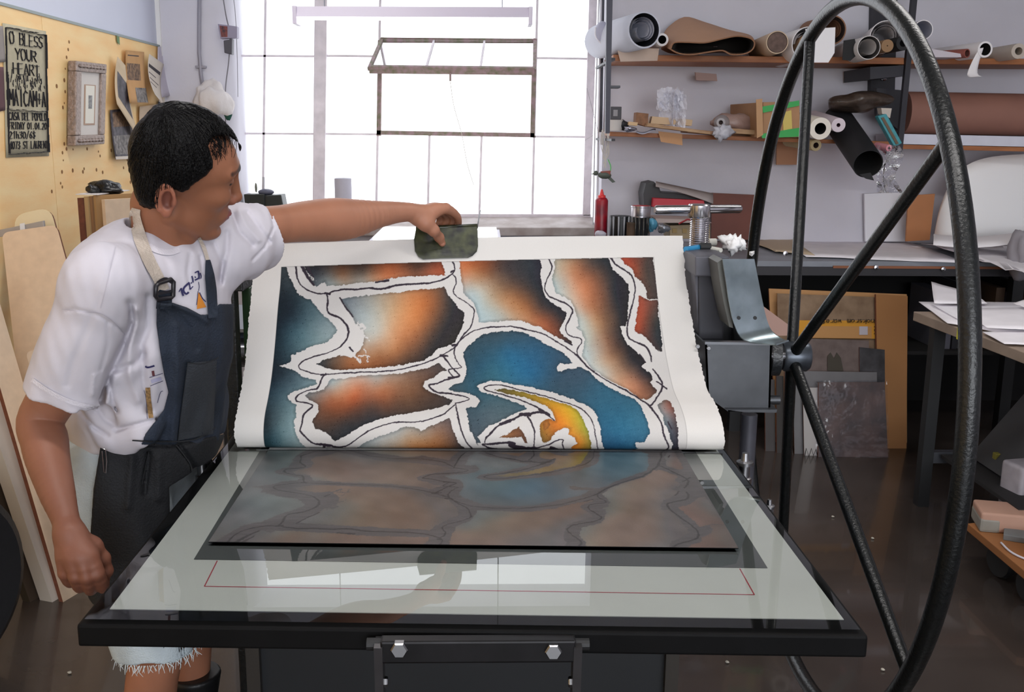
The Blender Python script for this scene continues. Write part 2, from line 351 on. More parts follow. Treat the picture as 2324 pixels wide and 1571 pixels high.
# front bracket and bed stops
def hexbolt(o, d, r, h, parent, name='bolt', mat=None):
    return MB().lathe(o, d, [(0, 0), (r, 0), (r, h*.8), (r*.85, h), (0, h)], 6).build(name, mat or bolt_m, parent)
q0, q1 = atY(866, 1446, 1.335), atY(1306, 1455, 1.325)
br_o = MB().box((np.array(q0)+np.array(q1))/2+np.array((0, -.006, -.012)), (q1[0]-q0[0], .022, .034)).build('bed_bracket', M('bracket_steel', (28, 27, 29), .4, .6, var=.3, vscale=30), press, bevel=.003)
for x, y in ((907, 1469), (1255, 1473)): hexbolt(atY(x, y, 1.318), (0, -1, 0), .0125, .012, br_o)
for x, s in ((852, -1), (1318, 1)):
    p = atY(x, 1462, 1.33)
    MB().lathe(p, (s, 0, 0), [(0, -.012), (.009, -.012), (.009, .012), (0, .012)], 12).build('pin', blackm, br_o)
    a = atY(x+(8 if s < 0 else -8), 1458, 1.325); e = a+np.array((0, .02, -.22))
    arm = MB().beam(a, e, .012, .03, up=(0, 1, 0)).build('stop_arm', M('arm_steel', (84, 82, 84), .35, .8, var=.3), press)
    hexbolt(atY(x+(16 if s < 0 else -16), 1548, 1.335), (-s, 0, 0), .008, .008, arm)
# rail bolts along the bed sides
for X, pts, s in ((br, ((1690, 1062), (1745, 1160)), 1), (bl, ((458, 1040),), -1)):
    for (x, y), k in zip(pts, (1.15, .7)):
        p = atX(x, y, X+s*.018); p[2] = ZB-.03
        MB().lathe(p-np.array((0, 0, .03)), (0, 0, 1), [(0, 0), (.014*k, 0), (.014*k, .03), (.010*k, .032), (.010*k, .05*k), (.016*k, .052*k), (.016*k, .058*k), (.008*k, .06*k), (.006*k, .075*k), (0, .076*k)], 14).build('rail_bolt', bolt_m, press, smooth=True)
        MB().beam(p+np.array((-s*.04, 0, -.02)), p+np.array((s*.012, 0, -.02)), .03, .012).build('bolt_lug', raw_steel, press)
# stand: sheet-metal body under the bed, two side frames, rollers
body = MB().span((-.505, 2.12, .02), (.435, 2.95, .80)).build('stand_body', M('stand_sheet_steel', (36, 38, 41), .5, .3, var=.12, vscale=3), press, bevel=.006)
MB().span((.425, 2.10, .02), (.455, 2.14, .80)).build('corner_angle', M('corner_steel', (58, 54, 50), .5, .4), press)
MB().span((-.525, 2.10, .02), (-.495, 2.14, .80)).build('corner_angle', MATS['corner_steel'], press)
for x in (-.3, .3): MB().span((x-.03, 1.9, .80), (x+.03, 3.3, .866)).build('bed_rail', blackm, press)
MB().lathe((-.52, 2.68, 1.005), (1, 0, 0), [(0, 0), (.10, 0), (.10, 1.04), (0, 1.04)], 40).build('top_roller', bright, press, smooth=True)
MB().lathe((-.66, 2.68, 1.005), (1, 0, 0), [(0, 0), (.03, 0), (.03, 1.5), (0, 1.5)], 16).build('roller_shaft', bright, press, smooth=True)
# left side frame (black column, green bar) seen between the man and the print
MB().span((-.655, 2.52, .0), (-.585, 2.84, .06)).build('foot', blackm, press)
p = atY(525, 600, 2.62)
fr = MB().span((-.66, 2.56, .06), (-.625, 2.61, 1.21)).build('side_post', black_paint, press, bevel=.004)
MB().span((-.66, 2.79, .06), (-.625, 2.84, 1.21)).build('side_post', black_paint, press, bevel=.004)
MB().span((-.665, 2.55, 1.20), (-.60, 2.85, 1.25)).build('cross_head', black_paint, press, bevel=.004)
MB().span((-.62, 2.62, .5), (-.600, 2.78, 1.20)).build('guard_plate', M('green_enamel', (36, 66, 34), .45, var=.25, vscale=12), press, bevel=.003)
# right side frame
def px_box(x0, y0, x1, y1, Y, d): a = atY(x0, y0, Y); c = atY(x1, y1, Y); return MB().span((a[0], Y, c[2]), (c[0], Y+d, a[2]))
YF = 2.55
MB().prism(pxY([(1578, 582), (1655, 582), (1655, 628), (1578, 628)], YF), (0, .34, 0)).build('cross_head', grey_steel, press, bevel=.004)
MB().prism(pxY([(1575, 600), (1596, 606), (1596, 760), (1584, 748)], YF+.03), (0, .05, 0)).build('flange', grey_steel, press, bevel=.002)
MB().prism(pxY([(1586, 622), (1642, 622), (1642, 772), (1586, 772)], YF+.02), (0, .26, 0)).build('side_post', M('post_steel', (58, 58, 64), .45, .3, var=.2), press, bevel=.004)
# open-topped gear box
gx = pxY([(1600, 780), (1752, 782), (1748, 934), (1652, 934), (1605, 900)], YF-.10)
gb = MB(); gb.prism(gx, (0, .006, 0))
a, c = gx[0], gx[1]; dz = a[2]-gx[3][2]
gb.prism([gx[0], gx[4], (gx[4][0], YF+.3, gx[4][2]), (gx[0][0], YF+.3, gx[0][2])], (.005, 0, 0))
gb.prism([gx[1], gx[2], (gx[2][0], YF+.3, gx[2][2]), (gx[1][0], YF+.3, gx[1][2])], (-.005, 0, 0))
gb.prism([gx[2], gx[3], (gx[3][0], YF+.3, gx[3][2]), (gx[2][0], YF+.3, gx[2][2])], (0, 0, .005))
gb.prism([(gx[0][0], YF+.295, gx[0][2]), (gx[1][0], YF+.295, gx[1][2]), (gx[2][0], YF+.295, gx[2][2]), (gx[4][0], YF+.295, gx[2][2])], (0, .006, 0))
gbo = gb.build('gear_box', raw_steel, press)
MB().prism(pxY([(1600, 776), (1752, 778), (1752, 784), (1600, 782)], YF-.103), (0, .02, 0)).build('box_rim', M('worn_steel_edge', (120, 122, 126), .35, .9), gbo)
MB().prism(pxY([(1648, 930), (1764, 930), (1762, 937), (1690, 936)], YF-.12), (0, .30, 0)).build('box_flange', raw_steel, gbo)
MB().lathe(atY(1738, 908, YF-.05), (1, 0, 0), [(0, 0), (.012, 0), (.012, .035), (0, .035)], 14).build('shaft_end', raw_steel, gbo, smooth=True)
for x, y in ((1583, 786), (1608, 790)): hexbolt(atY(x, y, YF-.10), (0, -1, 0), .006, .005, gbo)
# bent zinc guard in front of the wheel hub
cv = spline([(1640, 588), (1648, 640), (1656, 690), (1668, 740), (1690, 772), (1740, 780), (1762, 781)], 22)
cr = spline([(1712, 588), (1722, 640), (1732, 690), (1742, 730), (1756, 756), (1778, 770), (1790, 772)], 22)
rows = []
for i, ((x0, y0), (x1, y1)) in enumerate(zip(cv, cr)):
    t = i/21; Yl = YF-.13-.05*max(0, (t-.6)/.4)
    rows.append([atY(x0+(x1-x0)*u, y0+(y1-y0)*u, Yl+.03*u) for u in np.linspace(0, 1, 9)])
gd = MB().sheet(rows, -.003).build('guard', zinc, press, smooth=True)
for x, y in ((1677, 722), (1714, 722)): MB().lathe(atY(x, y, YF-.155), (0, 1, 0), [(0, 0), (.0045, 0), (.0045, .004), (0, .004)], 10).build('rivet', blackm, gd)
MB().prism(pxY([(1640, 588), (1648, 640), (1656, 690), (1664, 745), (1655, 742), (1643, 690), (1634, 640), (1628, 596)], YF-.11), (0, .10, 0)).build('guard_side', M('guard_edge', (92, 92, 88), .5, .5), press)
# legs of the right side and floor foot
for (x, ya, Y) in ((1701, 940, 2.62),):
    a = atY(x, ya, Y); e = a.copy(); e[2] = .40
    MB().tube([a, e], .022 if x < 1750 else .025, 14).build('leg', black_paint if x > 1750 else grey_steel, press, smooth=True)
MB().span((.43, 2.58, .36), (.735, 2.66, .40)).build('foot', black_paint, press)
# pressure screw with its T handle
p = atY(1586, 560, 2.80); pt = atY(1586, 490, 2.80)
prof = [(0, 0)]; z = 0; Ls = (pt-p)[2]
while z < Ls: prof += [(.024, z), (.0275, z+.003), (.024, z+.006)]; z += .006
prof += [(0, Ls)]
sc_o = MB().lathe(p-np.array((0, 0, .0)), (0, 0, 1), prof, 24).build('pressure_screw', bright, press)
MB().lathe(p-np.array((0, 0, .06)), (0, 0, 1), [(0, 0), (.036, 0), (.036, .06), (0, .06)], 20).build('screw_nut', bright, press)
hd = atY(1586, 494, 2.80)
MB().lathe(hd, (0, 0, 1), [(0, 0), (.029, 0), (.031, .004), (.031, .034), (.028, .037), (0, .037)], 28).build('screw_head', bright, sc_o, smooth=True)
a, e = atY(1486, 476, 2.78), atY(1682, 474, 2.83)
MB().tube([a, a+(e-a)*.02, e-(e-a)*.02, e], [.009, .012, .012, .009], 16).build('tommy_bar', bright, sc_o, smooth=True)
# hand wheel
wh = MB(); SCL = .89/.875
Xw, Yc, Zc, Rr, a0, hd_, ps = .89, 2.519*SCL, H-(H-1.044)*SCL, .875*SCL, -.368, .075*SCL, -.046
rim = lambda t: np.array((Xw+Rr*math.sin(t)*math.sin(ps), Yc-Rr*math.sin(t)*math.cos(ps), Zc+Rr*math.cos(t)))
hub = np.array((Xw-hd_*math.cos(ps), Yc-hd_*math.sin(ps), Zc))
ax = np.array((math.cos(ps), math.sin(ps), 0))
wr = MB().tube([rim(t) for t in np.linspace(0, 2*PI, 120, endpoint=False)], .0195, 18, closed=True).build('hand_wheel', wheel_paint, press, smooth='all')
MB().lathe(hub-ax*.025, ax, [(0, 0), (.036, 0), (.040, .006), (.040, .062), (.034, .07), (0, .07)], 32).build('hub', M('hub_steel', (84, 90, 98), .32, .7, var=.2, vscale=20), wr, smooth=True)
for k in range(5):
    e = rim(a0+k*2*PI/5); d = e-hub; d /= np.linalg.norm(d)
    MB().tube([hub+d*.02, hub+d*.05, e], [.018, .0145, .0145], 14, cap=False).build('spoke', wheel_paint, wr, smooth='all')
MB().lathe(hub-ax*.11, ax, [(0, 0), (.02, 0), (.02, .10), (0, .1)], 16).build('axle', bright, wr, smooth=True)
MB().lathe(hub-ax*.06, ax, [(.0, 0), (.052, 0), (.052, .025), (0, .025)], 24).build('collar', black_paint, wr, smooth=True)

# ================================================================== what lies on the bed
zb = ZB+.0005
A = np.array
pf = [atZ(x, y, zb) for x, y in ((249, 1384), (1915, 1408))]
tag(MB().prism([pf[0], pf[1], (.535, 2.9, zb), (-.565, 2.9, zb)], (0, 0, .0012)).build('backing_paper', M('backing_paper', (226, 226, 221), .8, var=.05, vscale=5)), 'large white sheet of paper lying flat on the press bed', 'paper')
zr = zb+.0016
rg = [atZ(x, y, zr) for x, y in ((440, 1270), (1742, 1290))]
tag(MB().prism([rg[0], rg[1], (.495, 2.9, zr), (-.508, 2.9, zr)], (0, 0, .0006)).build('registration_sheet', M('registration_sheet', (92, 94, 94), .7, var=.08, vscale=6)), 'dark grey sheet just larger than the plate, on the white paper', 'sheet')
zl = zr+.0
rl = [atZ(x, y, zl) for x, y in ((493, 1273), (464, 1331), (1712, 1350), (1679, 1291))]
m = MB()
for a, c in zip(rl, rl[1:]): m.beam(a, c, .0018, .0004)
tag(m.build('pencil_line', M('red_pencil', (190, 70, 84), .7)), 'thin red guide line drawn on the white paper in front of the plate', 'line')
acr = clear_mat('acrylic', 1.49, (244, 248, 247), .0, boost=1.5)
za = zr+.0022
m = MB(); m.sheet([[(-.572, 1.372, za), (.548, 1.328, za)], [(-.572, 2.9, za), (.548, 2.9, za)]])
ac = m.build('acrylic_sheet', acr); tag(ac, 'clear glossy plastic sheet covering the whole press bed', 'plastic sheet')
# ================================================================== the print being lifted off its plate
def cA(p): return [(520+.25818*x, 500+.25818*y) for x, y in p]
def cB(p): return [(1080+.25818*x, 500+.25818*y) for x, y in p]
def cC(p): return [(520+.25818*x, 780+.25818*y) for x, y in p]
def cD(p): return [(1080+.25818*x, 780+.25818*y) for x, y in p]
def ctl(f, *l): return [(f([(x, y)])[0], c) for x, y, c in l]
CELLS = [
 (cA([(380, 395), (500, 405), (520, 480), (560, 560), (600, 640), (660, 680), (720, 700), (790, 790), (850, 850), (900, 900), (950, 965), (900, 1040), (840, 1080), (760, 1100), (690, 1125), (640, 1150), (618, 1160), (600, 1155), (585, 1185), (560, 1175), (545, 1190), (535, 1240), (500, 1268), (440, 1275), (470, 1290), (545, 1310), (600, 1340), (660, 1385), (760, 1410), (770, 1440), (700, 1460), (600, 1500)])
  + cC([(570, 420), (520, 455), (520, 490), (590, 540), (580, 600), (590, 640), (570, 690), (580, 760), (600, 830), (650, 890), (700, 925), (820, 935), (820, 990), (250, 990), (250, 400)]),
  ctl(cA, (470, 500, (45, 56, 62)), (500, 850, (18, 36, 50)), (580, 760, (22, 40, 52)), (700, 760, (62, 90, 100)), (850, 950, (128, 148, 152)), (600, 1000, (70, 106, 118)), (470, 1100, (30, 56, 68)), (440, 1350, (20, 36, 48)), (620, 1420, (84, 110, 120)), (760, 1060, (110, 138, 142)))
  + ctl(cC, (400, 450, (38, 64, 78)), (500, 560, (92, 122, 130)), (350, 700, (28, 42, 50)), (520, 750, (112, 142, 147)), (400, 850, (42, 78, 90)), (310, 900, (14, 44, 52)), (600, 920, (130, 150, 152)))),
 (cA([(655, 395), (1862, 355), (1905, 480), (1700, 488), (1500, 500), (1300, 535), (1100, 558), (960, 575), (860, 580), (840, 540), (770, 590), (720, 520), (680, 460)]),
  ctl(cA, (800, 430, (42, 44, 50)), (1200, 410, (58, 46, 40)), (1700, 395, (62, 42, 32)), (1000, 490, (150, 98, 62)), (1400, 455, (205, 108, 58)), (1800, 455, (172, 82, 46)), (900, 550, (150, 166, 166)), (1250, 520, (196, 150, 112)), (1200, 545, (168, 172, 166)), (770, 510, (66, 70, 76)))),
 (cA([(980, 690), (1100, 672), (1300, 648), (1500, 632), (1660, 610), (1800, 600), (1900, 583), (1915, 640), (1980, 720), (2020, 780), (2070, 810), (2060, 900), (2040, 960), (1990, 1070), (1960, 1090), (1880, 1115), (1830, 1130), (1790, 1185), (1700, 1235), (1500, 1275), (1300, 1295), (1080, 1312), (950, 1318), (870, 1298), (760, 1268), (830, 1225), (900, 1210), (990, 1182), (1100, 1195), (1160, 1130), (1190, 1040), (1160, 960), (1120, 915), (1080, 840), (1030, 760)]),
  ctl(cA, (1050, 730, (122, 132, 138)), (1200, 850, (166, 178, 178)), (1270, 1000, (186, 186, 176)), (1420, 780, (192, 156, 116)), (1650, 850, (208, 122, 62)), (1560, 1000, (192, 116, 66)), (1450, 1120, (186, 116, 66)), (1300, 1220, (150, 88, 46)), (1050, 1250, (160, 96, 52)), (850, 1270, (58, 54, 52)), (1750, 700, (190, 102, 46)), (1680, 640, (176, 108, 62)), (1900, 680, (74, 62, 56)), (1900, 900, (50, 46, 46)), (1800, 1050, (60, 50, 46)), (1700, 1150, (72, 54, 45)), (1500, 1245, (88, 60, 42)))),
 (cC([(870, 345), (900, 315), (1100, 290), (1300, 275), (1500, 265), (1700, 225), (1840, 172), (1870, 200), (1920, 235), (1850, 260), (1800, 300), (1720, 330), (1695, 370), (1720, 400), (1800, 440), (1960, 490), (1930, 540), (1850, 565), (1700, 595), (1500, 625), (1450, 632), (1300, 670), (1150, 730), (1050, 800), (930, 857), (890, 810), (840, 775), (760, 750), (725, 690), (760, 640), (790, 590), (785, 540), (720, 500), (665, 460), (700, 435), (830, 410)]),
  ctl(cC, (900, 360, (152, 166, 170)), (1300, 305, (160, 160, 154)), (730, 465, (122, 116, 112)), (960, 400, (192, 166, 140)), (1100, 450, (208, 96, 46)), (1350, 410, (192, 106, 60)), (900, 500, (176, 92, 52)), (1600, 400, (130, 86, 56)), (1750, 240, (90, 66, 56)), (1880, 500, (68, 56, 52)), (1500, 520, (94, 66, 50)), (1200, 570, (80, 60, 52)), (900, 600, (118, 68, 42)), (800, 690, (86, 58, 44)), (1000, 700, (50, 46, 46)), (1300, 620, (60, 52, 52)), (950, 820, (45, 45, 48)))),
 (cC([(1100, 930), (1210, 862), (1330, 812), (1450, 775), (1540, 735), (1630, 735), (1690, 770), (1760, 730), (1940, 650), (1970, 750), (2010, 860), (2060, 915), (2110, 945), (2110, 990), (1000, 990)]),
  ctl(cC, (1300, 880, (172, 174, 170)), (1500, 800, (166, 162, 152)), (1700, 810, (152, 132, 112)), (1900, 720, (112, 86, 76)), (1600, 890, (196, 134, 80)), (1750, 910, (188, 112, 52)), (1900, 870, (142, 92, 56)), (2020, 920, (66, 56, 56)), (1200, 930, (150, 156, 152)))),
 (cB([(-152, 350), (-130, 500), (-112, 600), (-105, 640), (-45, 700), (-8, 740), (20, 840), (30, 905), (155, 893), (300, 880), (420, 890), (560, 940), (660, 1000), (740, 1040), (830, 1085), (845, 1100), (835, 1060), (790, 1030), (740, 980), (735, 945), (770, 890), (790, 860), (800, 820), (740, 770), (650, 712), (600, 650), (578, 580), (568, 480), (580, 400), (558, 320), (-152, 330)]),
  ctl(cB, (-110, 420, (204, 112, 62)), (-40, 620, (166, 178, 178)), (50, 450, (152, 86, 46)), (0, 520, (186, 140, 100)), (250, 430, (62, 52, 52)), (450, 400, (44, 49, 54)), (60, 620, (190, 178, 160)), (60, 780, (168, 186, 186)), (200, 640, (166, 126, 88)), (300, 720, (188, 128, 80)), (420, 790, (178, 108, 58)), (330, 580, (92, 66, 52)), (500, 560, (45, 45, 50)), (600, 750, (55, 48, 48)), (740, 840, (45, 42, 46)), (600, 890, (164, 84, 46)), (700, 1000, (132, 66, 40)), (790, 1050, (66, 48, 44)), (250, 850, (168, 168, 158)), (400, 855, (184, 136, 96)))),
 (cB([(695, 320), (700, 340), (1162, 325), (1190, 400), (1210, 440), (1280, 500), (1340, 560), (1350, 620), (1345, 700), (1335, 800), (1328, 900), (1310, 930), (1270, 935), (1290, 1000), (1330, 1085), (1370, 1112), (1420, 1165), (1490, 1245), (1460, 1290), (1540, 1360), (1550, 1400), (1530, 1430), (1590, 1500), (1590, 1515), (1510, 1580), (1440, 1565), (1370, 1512), (1250, 1445), (1150, 1392), (1050, 1332), (990, 1275), (930, 1190), (950, 1110), (955, 1050), (930, 980), (880, 945), (900, 930), (895, 860), (870, 780), (830, 710), (780, 680), (700, 640), (690, 590), (670, 520), (690, 430)]),
  ctl(cB, (770, 400, (186, 152, 118)), (715, 560, (166, 181, 180)), (810, 630, (186, 182, 168)), (850, 450, (190, 118, 76)), (950, 600, (212, 128, 82)), (1000, 760, (186, 118, 78)), (1100, 500, (106, 70, 52)), (1040, 370, (62, 54, 52)), (1200, 600, (48, 48, 52)), (1250, 800, (42, 42, 46)), (930, 870, (176, 180, 172)), (1000, 1000, (176, 168, 150)), (1050, 900, (190, 140, 96)), (1150, 1050, (140, 90, 62)), (1250, 1020, (46, 44, 47)), (1000, 1160, (172, 181, 178)), (1150, 1250, (196, 154, 116)), (1250, 1180, (112, 76, 54)), (1360, 1220, (42, 40, 44)), (1250, 1380, (192, 146, 110)), (1400, 1430, (186, 118, 84)), (1500, 1390, (48, 44, 49)), (1480, 1540, (152, 94, 64)), (1120, 1340, (176, 180, 175)))),
 (cB([(1262, 310), (1300, 380), (1380, 430), (1400, 490), (1440, 530), (1490, 600), (1510, 690), (1600, 690), (1560, 310)]),
  ctl(cB, (1330, 370, (172, 62, 36)), (1400, 450, (166, 72, 42)), (1470, 400, (76, 60, 52)), (1480, 520, (88, 62, 52)))),
 (cB([(1440, 660), (1500, 695), (1600, 700), (1640, 1150), (1590, 1145), (1540, 1080), (1480, 1020), (1400, 978), (1395, 920), (1418, 800), (1430, 720)]),
  ctl(cB, (1435, 800, (172, 72, 46)), (1430, 950, (170, 66, 36)), (1500, 850, (86, 62, 52)), (1550, 1000, (52, 51, 53)))),
 (cD([(1600, 540), (1640, 505), (1680, 490), (1720, 520), (1760, 640), (1780, 780), (1780, 920), (1770, 990), (1740, 990), (1715, 930), (1730, 880), (1690, 770), (1660, 700), (1650, 640), (1610, 570)]),
  ctl(cD, (1660, 530, (112, 82, 72)), (1690, 580, (168, 96, 78)), (1640, 570, (150, 150, 150)), (1680, 640, (130, 140, 145)), (1730, 720, (76, 72, 78)), (1745, 880, (52, 50, 62)))),
 (cC([(2195, 905), (2165, 850), (2120, 770), (2090, 640), (2085, 570), (2130, 555), (2165, 562), (2210, 510), (2180, 470), (2080, 430), (1990, 420), (1920, 405), (1960, 370), (2050, 340), (2080, 280), (2085, 200), (2060, 130), (2055, 75), (2115, 5)])
  + cB([(10, 1035), (80, 1000), (155, 985), (240, 970), (340, 975), (440, 995), (520, 1030), (600, 1080), (700, 1130), (760, 1165), (830, 1225), (845, 1250), (800, 1262), (740, 1255), (715, 1290), (720, 1325), (760, 1337), (800, 1310), (930, 1292), (1000, 1340), (1050, 1392)])
  + cD([(1120, 355), (1250, 430), (1400, 490), (1445, 540), (1480, 620), (1510, 690), (1530, 780), (1500, 830), (1480, 870), (1410, 870), (1400, 900), (1425, 920), (1370, 945), (1410, 990), (1125, 990), (1125, 930), (1100, 850), (1090, 730), (1050, 600), (990, 550), (850, 490), (700, 440), (550, 400), (380, 365), (240, 340), (130, 325), (60, 340), (5, 372), (40, 422), (150, 450), (300, 500), (430, 550), (450, 572), (380, 600), (280, 640), (200, 690), (100, 730), (60, 780), (20, 820), (45, 870), (0, 880)]),
  ctl(cB, (200, 1060, (46, 76, 92)), (400, 1050, (42, 78, 100))) + ctl(cD, (300, 100, (26, 98, 138)), (500, 250, (24, 98, 142)), (700, 350, (46, 76, 96)), (150, 250, (42, 98, 116)), (300, 560, (72, 98, 108)), (100, 650, (76, 96, 106)), (900, 250, (52, 76, 95)), (1100, 480, (36, 98, 128)), (1300, 600, (32, 97, 128)), (1250, 800, (26, 98, 134)), (1200, 920, (20, 72, 108)), (1400, 700, (44, 108, 138)), (50, 200, (30, 80, 108)))
  + ctl(cC, (2150, 150, (36, 76, 96)), (2000, 400, (60, 85, 96)), (2150, 700, (60, 80, 92)), (2130, 400, (40, 84, 104)))),
 (cD([(160, 405), (250, 398), (350, 410), (480, 440), (600, 475), (720, 510), (830, 550), (900, 600), (950, 680), (990, 770), (1015, 870), (1015, 990), (850, 990), (840, 910), (890, 880), (870, 830), (810, 800), (825, 750), (790, 735), (740, 760), (700, 780), (660, 830), (650, 860), (590, 872), (570, 800), (560, 720), (580, 685), (640, 660), (700, 680), (690, 640), (660, 580), (560, 520), (430, 470), (260, 445)]),
  ctl(cD, (200, 410, (98, 86, 42)), (400, 435, (152, 128, 34)), (600, 510, (196, 148, 24)), (800, 600, (226, 162, 22)), (800, 700, (236, 142, 28)), (900, 660, (190, 165, 34)), (950, 760, (152, 152, 44)), (980, 900, (150, 122, 38)), (900, 850, (226, 122, 22)), (880, 940, (224, 136, 24)), (600, 750, (182, 122, 32)), (620, 820, (132, 92, 32)), (720, 680, (226, 122, 22)), (650, 690, (192, 98, 28)))),
 (cD([(200, 830), (290, 780), (380, 738), (410, 780), (440, 830), (455, 880), (430, 870), (400, 825), (330, 825)]), ctl(cD, (300, 800, (152, 96, 52)), (420, 830, (106, 66, 44)))),
 (cD([(590, 690), (640, 665), (650, 720), (600, 780)]), ctl(cD, (620, 720, (176, 104, 34)))),
]
LINES = [
 (cA, 2.0, [(585, 400), (600, 510), (640, 580), (700, 620), (760, 640), (850, 645), (920, 622), (1020, 605), (1120, 610), (1230, 595), (1340, 605), (1480, 570), (1620, 562), (1780, 550), (1880, 520), (1955, 475), (1985, 430), (1965, 360)]),
 (cA, 2.1, [(855, 645), (870, 700), (860, 770), (880, 820), (970, 860), (1030, 920), (1050, 980), (1030, 1050), (980, 1110)]),
 (cA, 1.4, [(980, 1110), (880, 1160), (720, 1210), (640, 1250), (610, 1285), (650, 1320), (760, 1350), (850, 1355), (1100, 1340), (1400, 1325), (1600, 1290), (1780, 1230), (1900, 1170), (1990, 1110), (2060, 1010), (2120, 940), (2150, 850), (2150, 780), (2080, 720), (2000, 670), (1970, 620), (1995, 560), (1990, 500), (1960, 470)]),
 (cA, 1.4, [(1990, 1100), (2040, 1050), (2130, 985), (2230, 950), (2324, 937)]),
 (cB, 1.5, [(155, 937), (300, 935), (440, 960), (560, 990), (680, 1050), (780, 1110), (860, 1170), (920, 1225), (1000, 1310), (1100, 1378), (1250, 1462), (1400, 1545), (1500, 1612), (1530, 1634)]),
 (cB, 1.6, [(880, 1180), (940, 1240), (980, 1290), (1040, 1330)]),
 (cB, 1.3, [(630, 325), (665, 390), (660, 450), (620, 530), (605, 600), (640, 660), (720, 705), (800, 740), (850, 790), (830, 850), (795, 930), (800, 990), (840, 1020), (910, 1035), (930, 1070), (900, 1120), (890, 1170), (920, 1215)]),
 (cB, 1.6, [(1180, 320), (1230, 390), (1310, 440), (1370, 490), (1395, 560), (1400, 640), (1370, 760), (1340, 880), (1330, 980), (1350, 1040), (1420, 1075), (1490, 1110), (1530, 1170), (1545, 1240)]),
 (cB, 1.5, [(1555, 1310), (1610, 1380), (1640, 1440), (1620, 1510), (1570, 1590), (1535, 1634)]),
 (cB, 1.3, [(1590, 1420), (1640, 1450), (1675, 1480)]),
 (cD, 1.7, [(1530, 550), (1580, 620), (1630, 700), (1650, 800), (1690, 890), (1680, 930), (1620, 945)]),
 (cC, 2.0, [(850, 265), (820, 300), (790, 370), (770, 400)]),
 (cC, 1.5, [(770, 400), (700, 410), (610, 450), (590, 500), (680, 520), (735, 550), (660, 620), (640, 700), (625, 770)]),
 (cC, 2.0, [(625, 770), (680, 830), (750, 880), (850, 890), (960, 910), (1050, 890), (1120, 840), (1220, 770)]),
 (cC, 1.5, [(1220, 770), (1350, 720), (1480, 690), (1650, 690), (1780, 660), (1900, 610), (1980, 540)]),
 (cC, 2.6, [(840, 890), (835, 930), (838, 990)]), (cC, 2.6, [(810, 275), (850, 272)]), (cC, 2.2, [(830, 895), (900, 900)]),
 (cC, 1.5, [(1990, 530), (2010, 640), (2040, 760), (2090, 870), (2160, 945)]),
 (cC, 1.5, [(1990, 10), (1980, 90), (2010, 170), (2040, 210), (1960, 222), (1930, 240), (1970, 290), (2010, 290), (1900, 320), (1830, 350), (1760, 360), (1780, 400), (1850, 435), (1950, 440)]),
 (cC, 2.0, [(1880, 110), (1950, 200), (2020, 270), (2005, 292), (1930, 300)]), (cC, 2.8, [(1860, 105), (1920, 112)]), (cC, 2.6, [(1965, 15), (2000, 10)]),
 (cC, 1.2, [(1950, 445), (2050, 460), (2110, 482), (2080, 505), (1985, 525)]), (cC, 1.4, [(1840, 430), (1940, 440)]),
 (cD, 1.3, [(690, 675), (640, 635), (590, 600), (520, 550), (400, 500), (250, 455), (120, 420), (70, 388), (130, 365), (240, 370), (400, 410), (600, 460), (760, 510), (900, 560), (980, 620), (1030, 700), (1050, 790), (1070, 900), (1082, 985)]),
 (cD, 1.8, [(620, 610), (530, 605), (470, 622), (400, 628), (300, 680), (210, 712), (150, 770), (90, 830), (80, 870)]), (cD, 3.4, [(390, 625), (470, 625)]), (cD, 3.2, [(215, 708), (300, 678)]), (cD, 3.0, [(560, 580), (640, 625)]),
 (cD, 2.4, [(60, 885), (150, 882), (280, 872), (350, 900), (450, 915), (540, 915)]), (cD, 1.8, [(540, 915), (640, 890), (720, 850), (770, 848), (760, 885), (790, 985)]),
 (cD, 1.6, [(455, 645), (490, 700), (515, 780), (512, 905)]), (cD, 4.0, [(300, 895), (360, 925), (450, 920)]), (cD, 2.2, [(60, 890), (150, 925), (350, 948), (500, 945), (650, 925)]), (cD, 4.5, [(660, 915), (730, 945)]), (cD, 3.5, [(470, 935), (480, 965)]), (cD, 3.5, [(340, 880), (290, 870)]),
 (cA, 3.6, [(640, 405), (690, 500), (745, 570)]), (cA, 3.0, [(690, 410), (740, 500)]), (cA, 2.4, [(1290, 545), (1400, 530)]), (cA, 3.2, [(845, 640), (880, 648)]), (cA, 3.0, [(1950, 455), (1980, 440)]),
 (cA, 1.6, [(975, 680), (1010, 745), (1090, 850)]), (cA, 2.2, [(1060, 1120), (1090, 1150)]), (cB, 1.6, [(780, 1060), (845, 1100)]), (cB, 1.4, [(1440, 1180), (1490, 1250)]), (cD, 1.5, [(1690, 690), (1720, 750)]),
]
SCRAPES = [(cA, 2.4, [(1100, 905), (1190, 940), (1150, 990), (1215, 1045)]), (cA, 2.2, [(1150, 930), (1120, 1130)]), (cA, 2.0, [(1160, 1000), (1130, 1100)]), (cA, 3, [(1000, 1190), (1100, 1200), (1160, 1240)]), (cA, 2, [(1150, 1190), (1240, 1200)]), (cA, 1.6, [(1180, 1130), (1195, 1150)]), (cA, 1.4, [(1215, 1210), (1225, 1240)]), (cA, 2.2, [(720, 480), (750, 530)]), (cA, 1.6, [(660, 420), (700, 480)])]
def in_poly(P, poly):
    x, y = P[:, 0], P[:, 1]; r = np.zeros(len(P), bool); n = len(poly)
    for i in range(n):
        x0, y0 = poly[i]; x1, y1 = poly[(i+1) % n]
        if y0 == y1: continue
        c = ((y0 > y) != (y1 > y)); r[c] ^= (x[c] < (x1-x0)*(y[c]-y0)/(y1-y0)+x0)
    return r
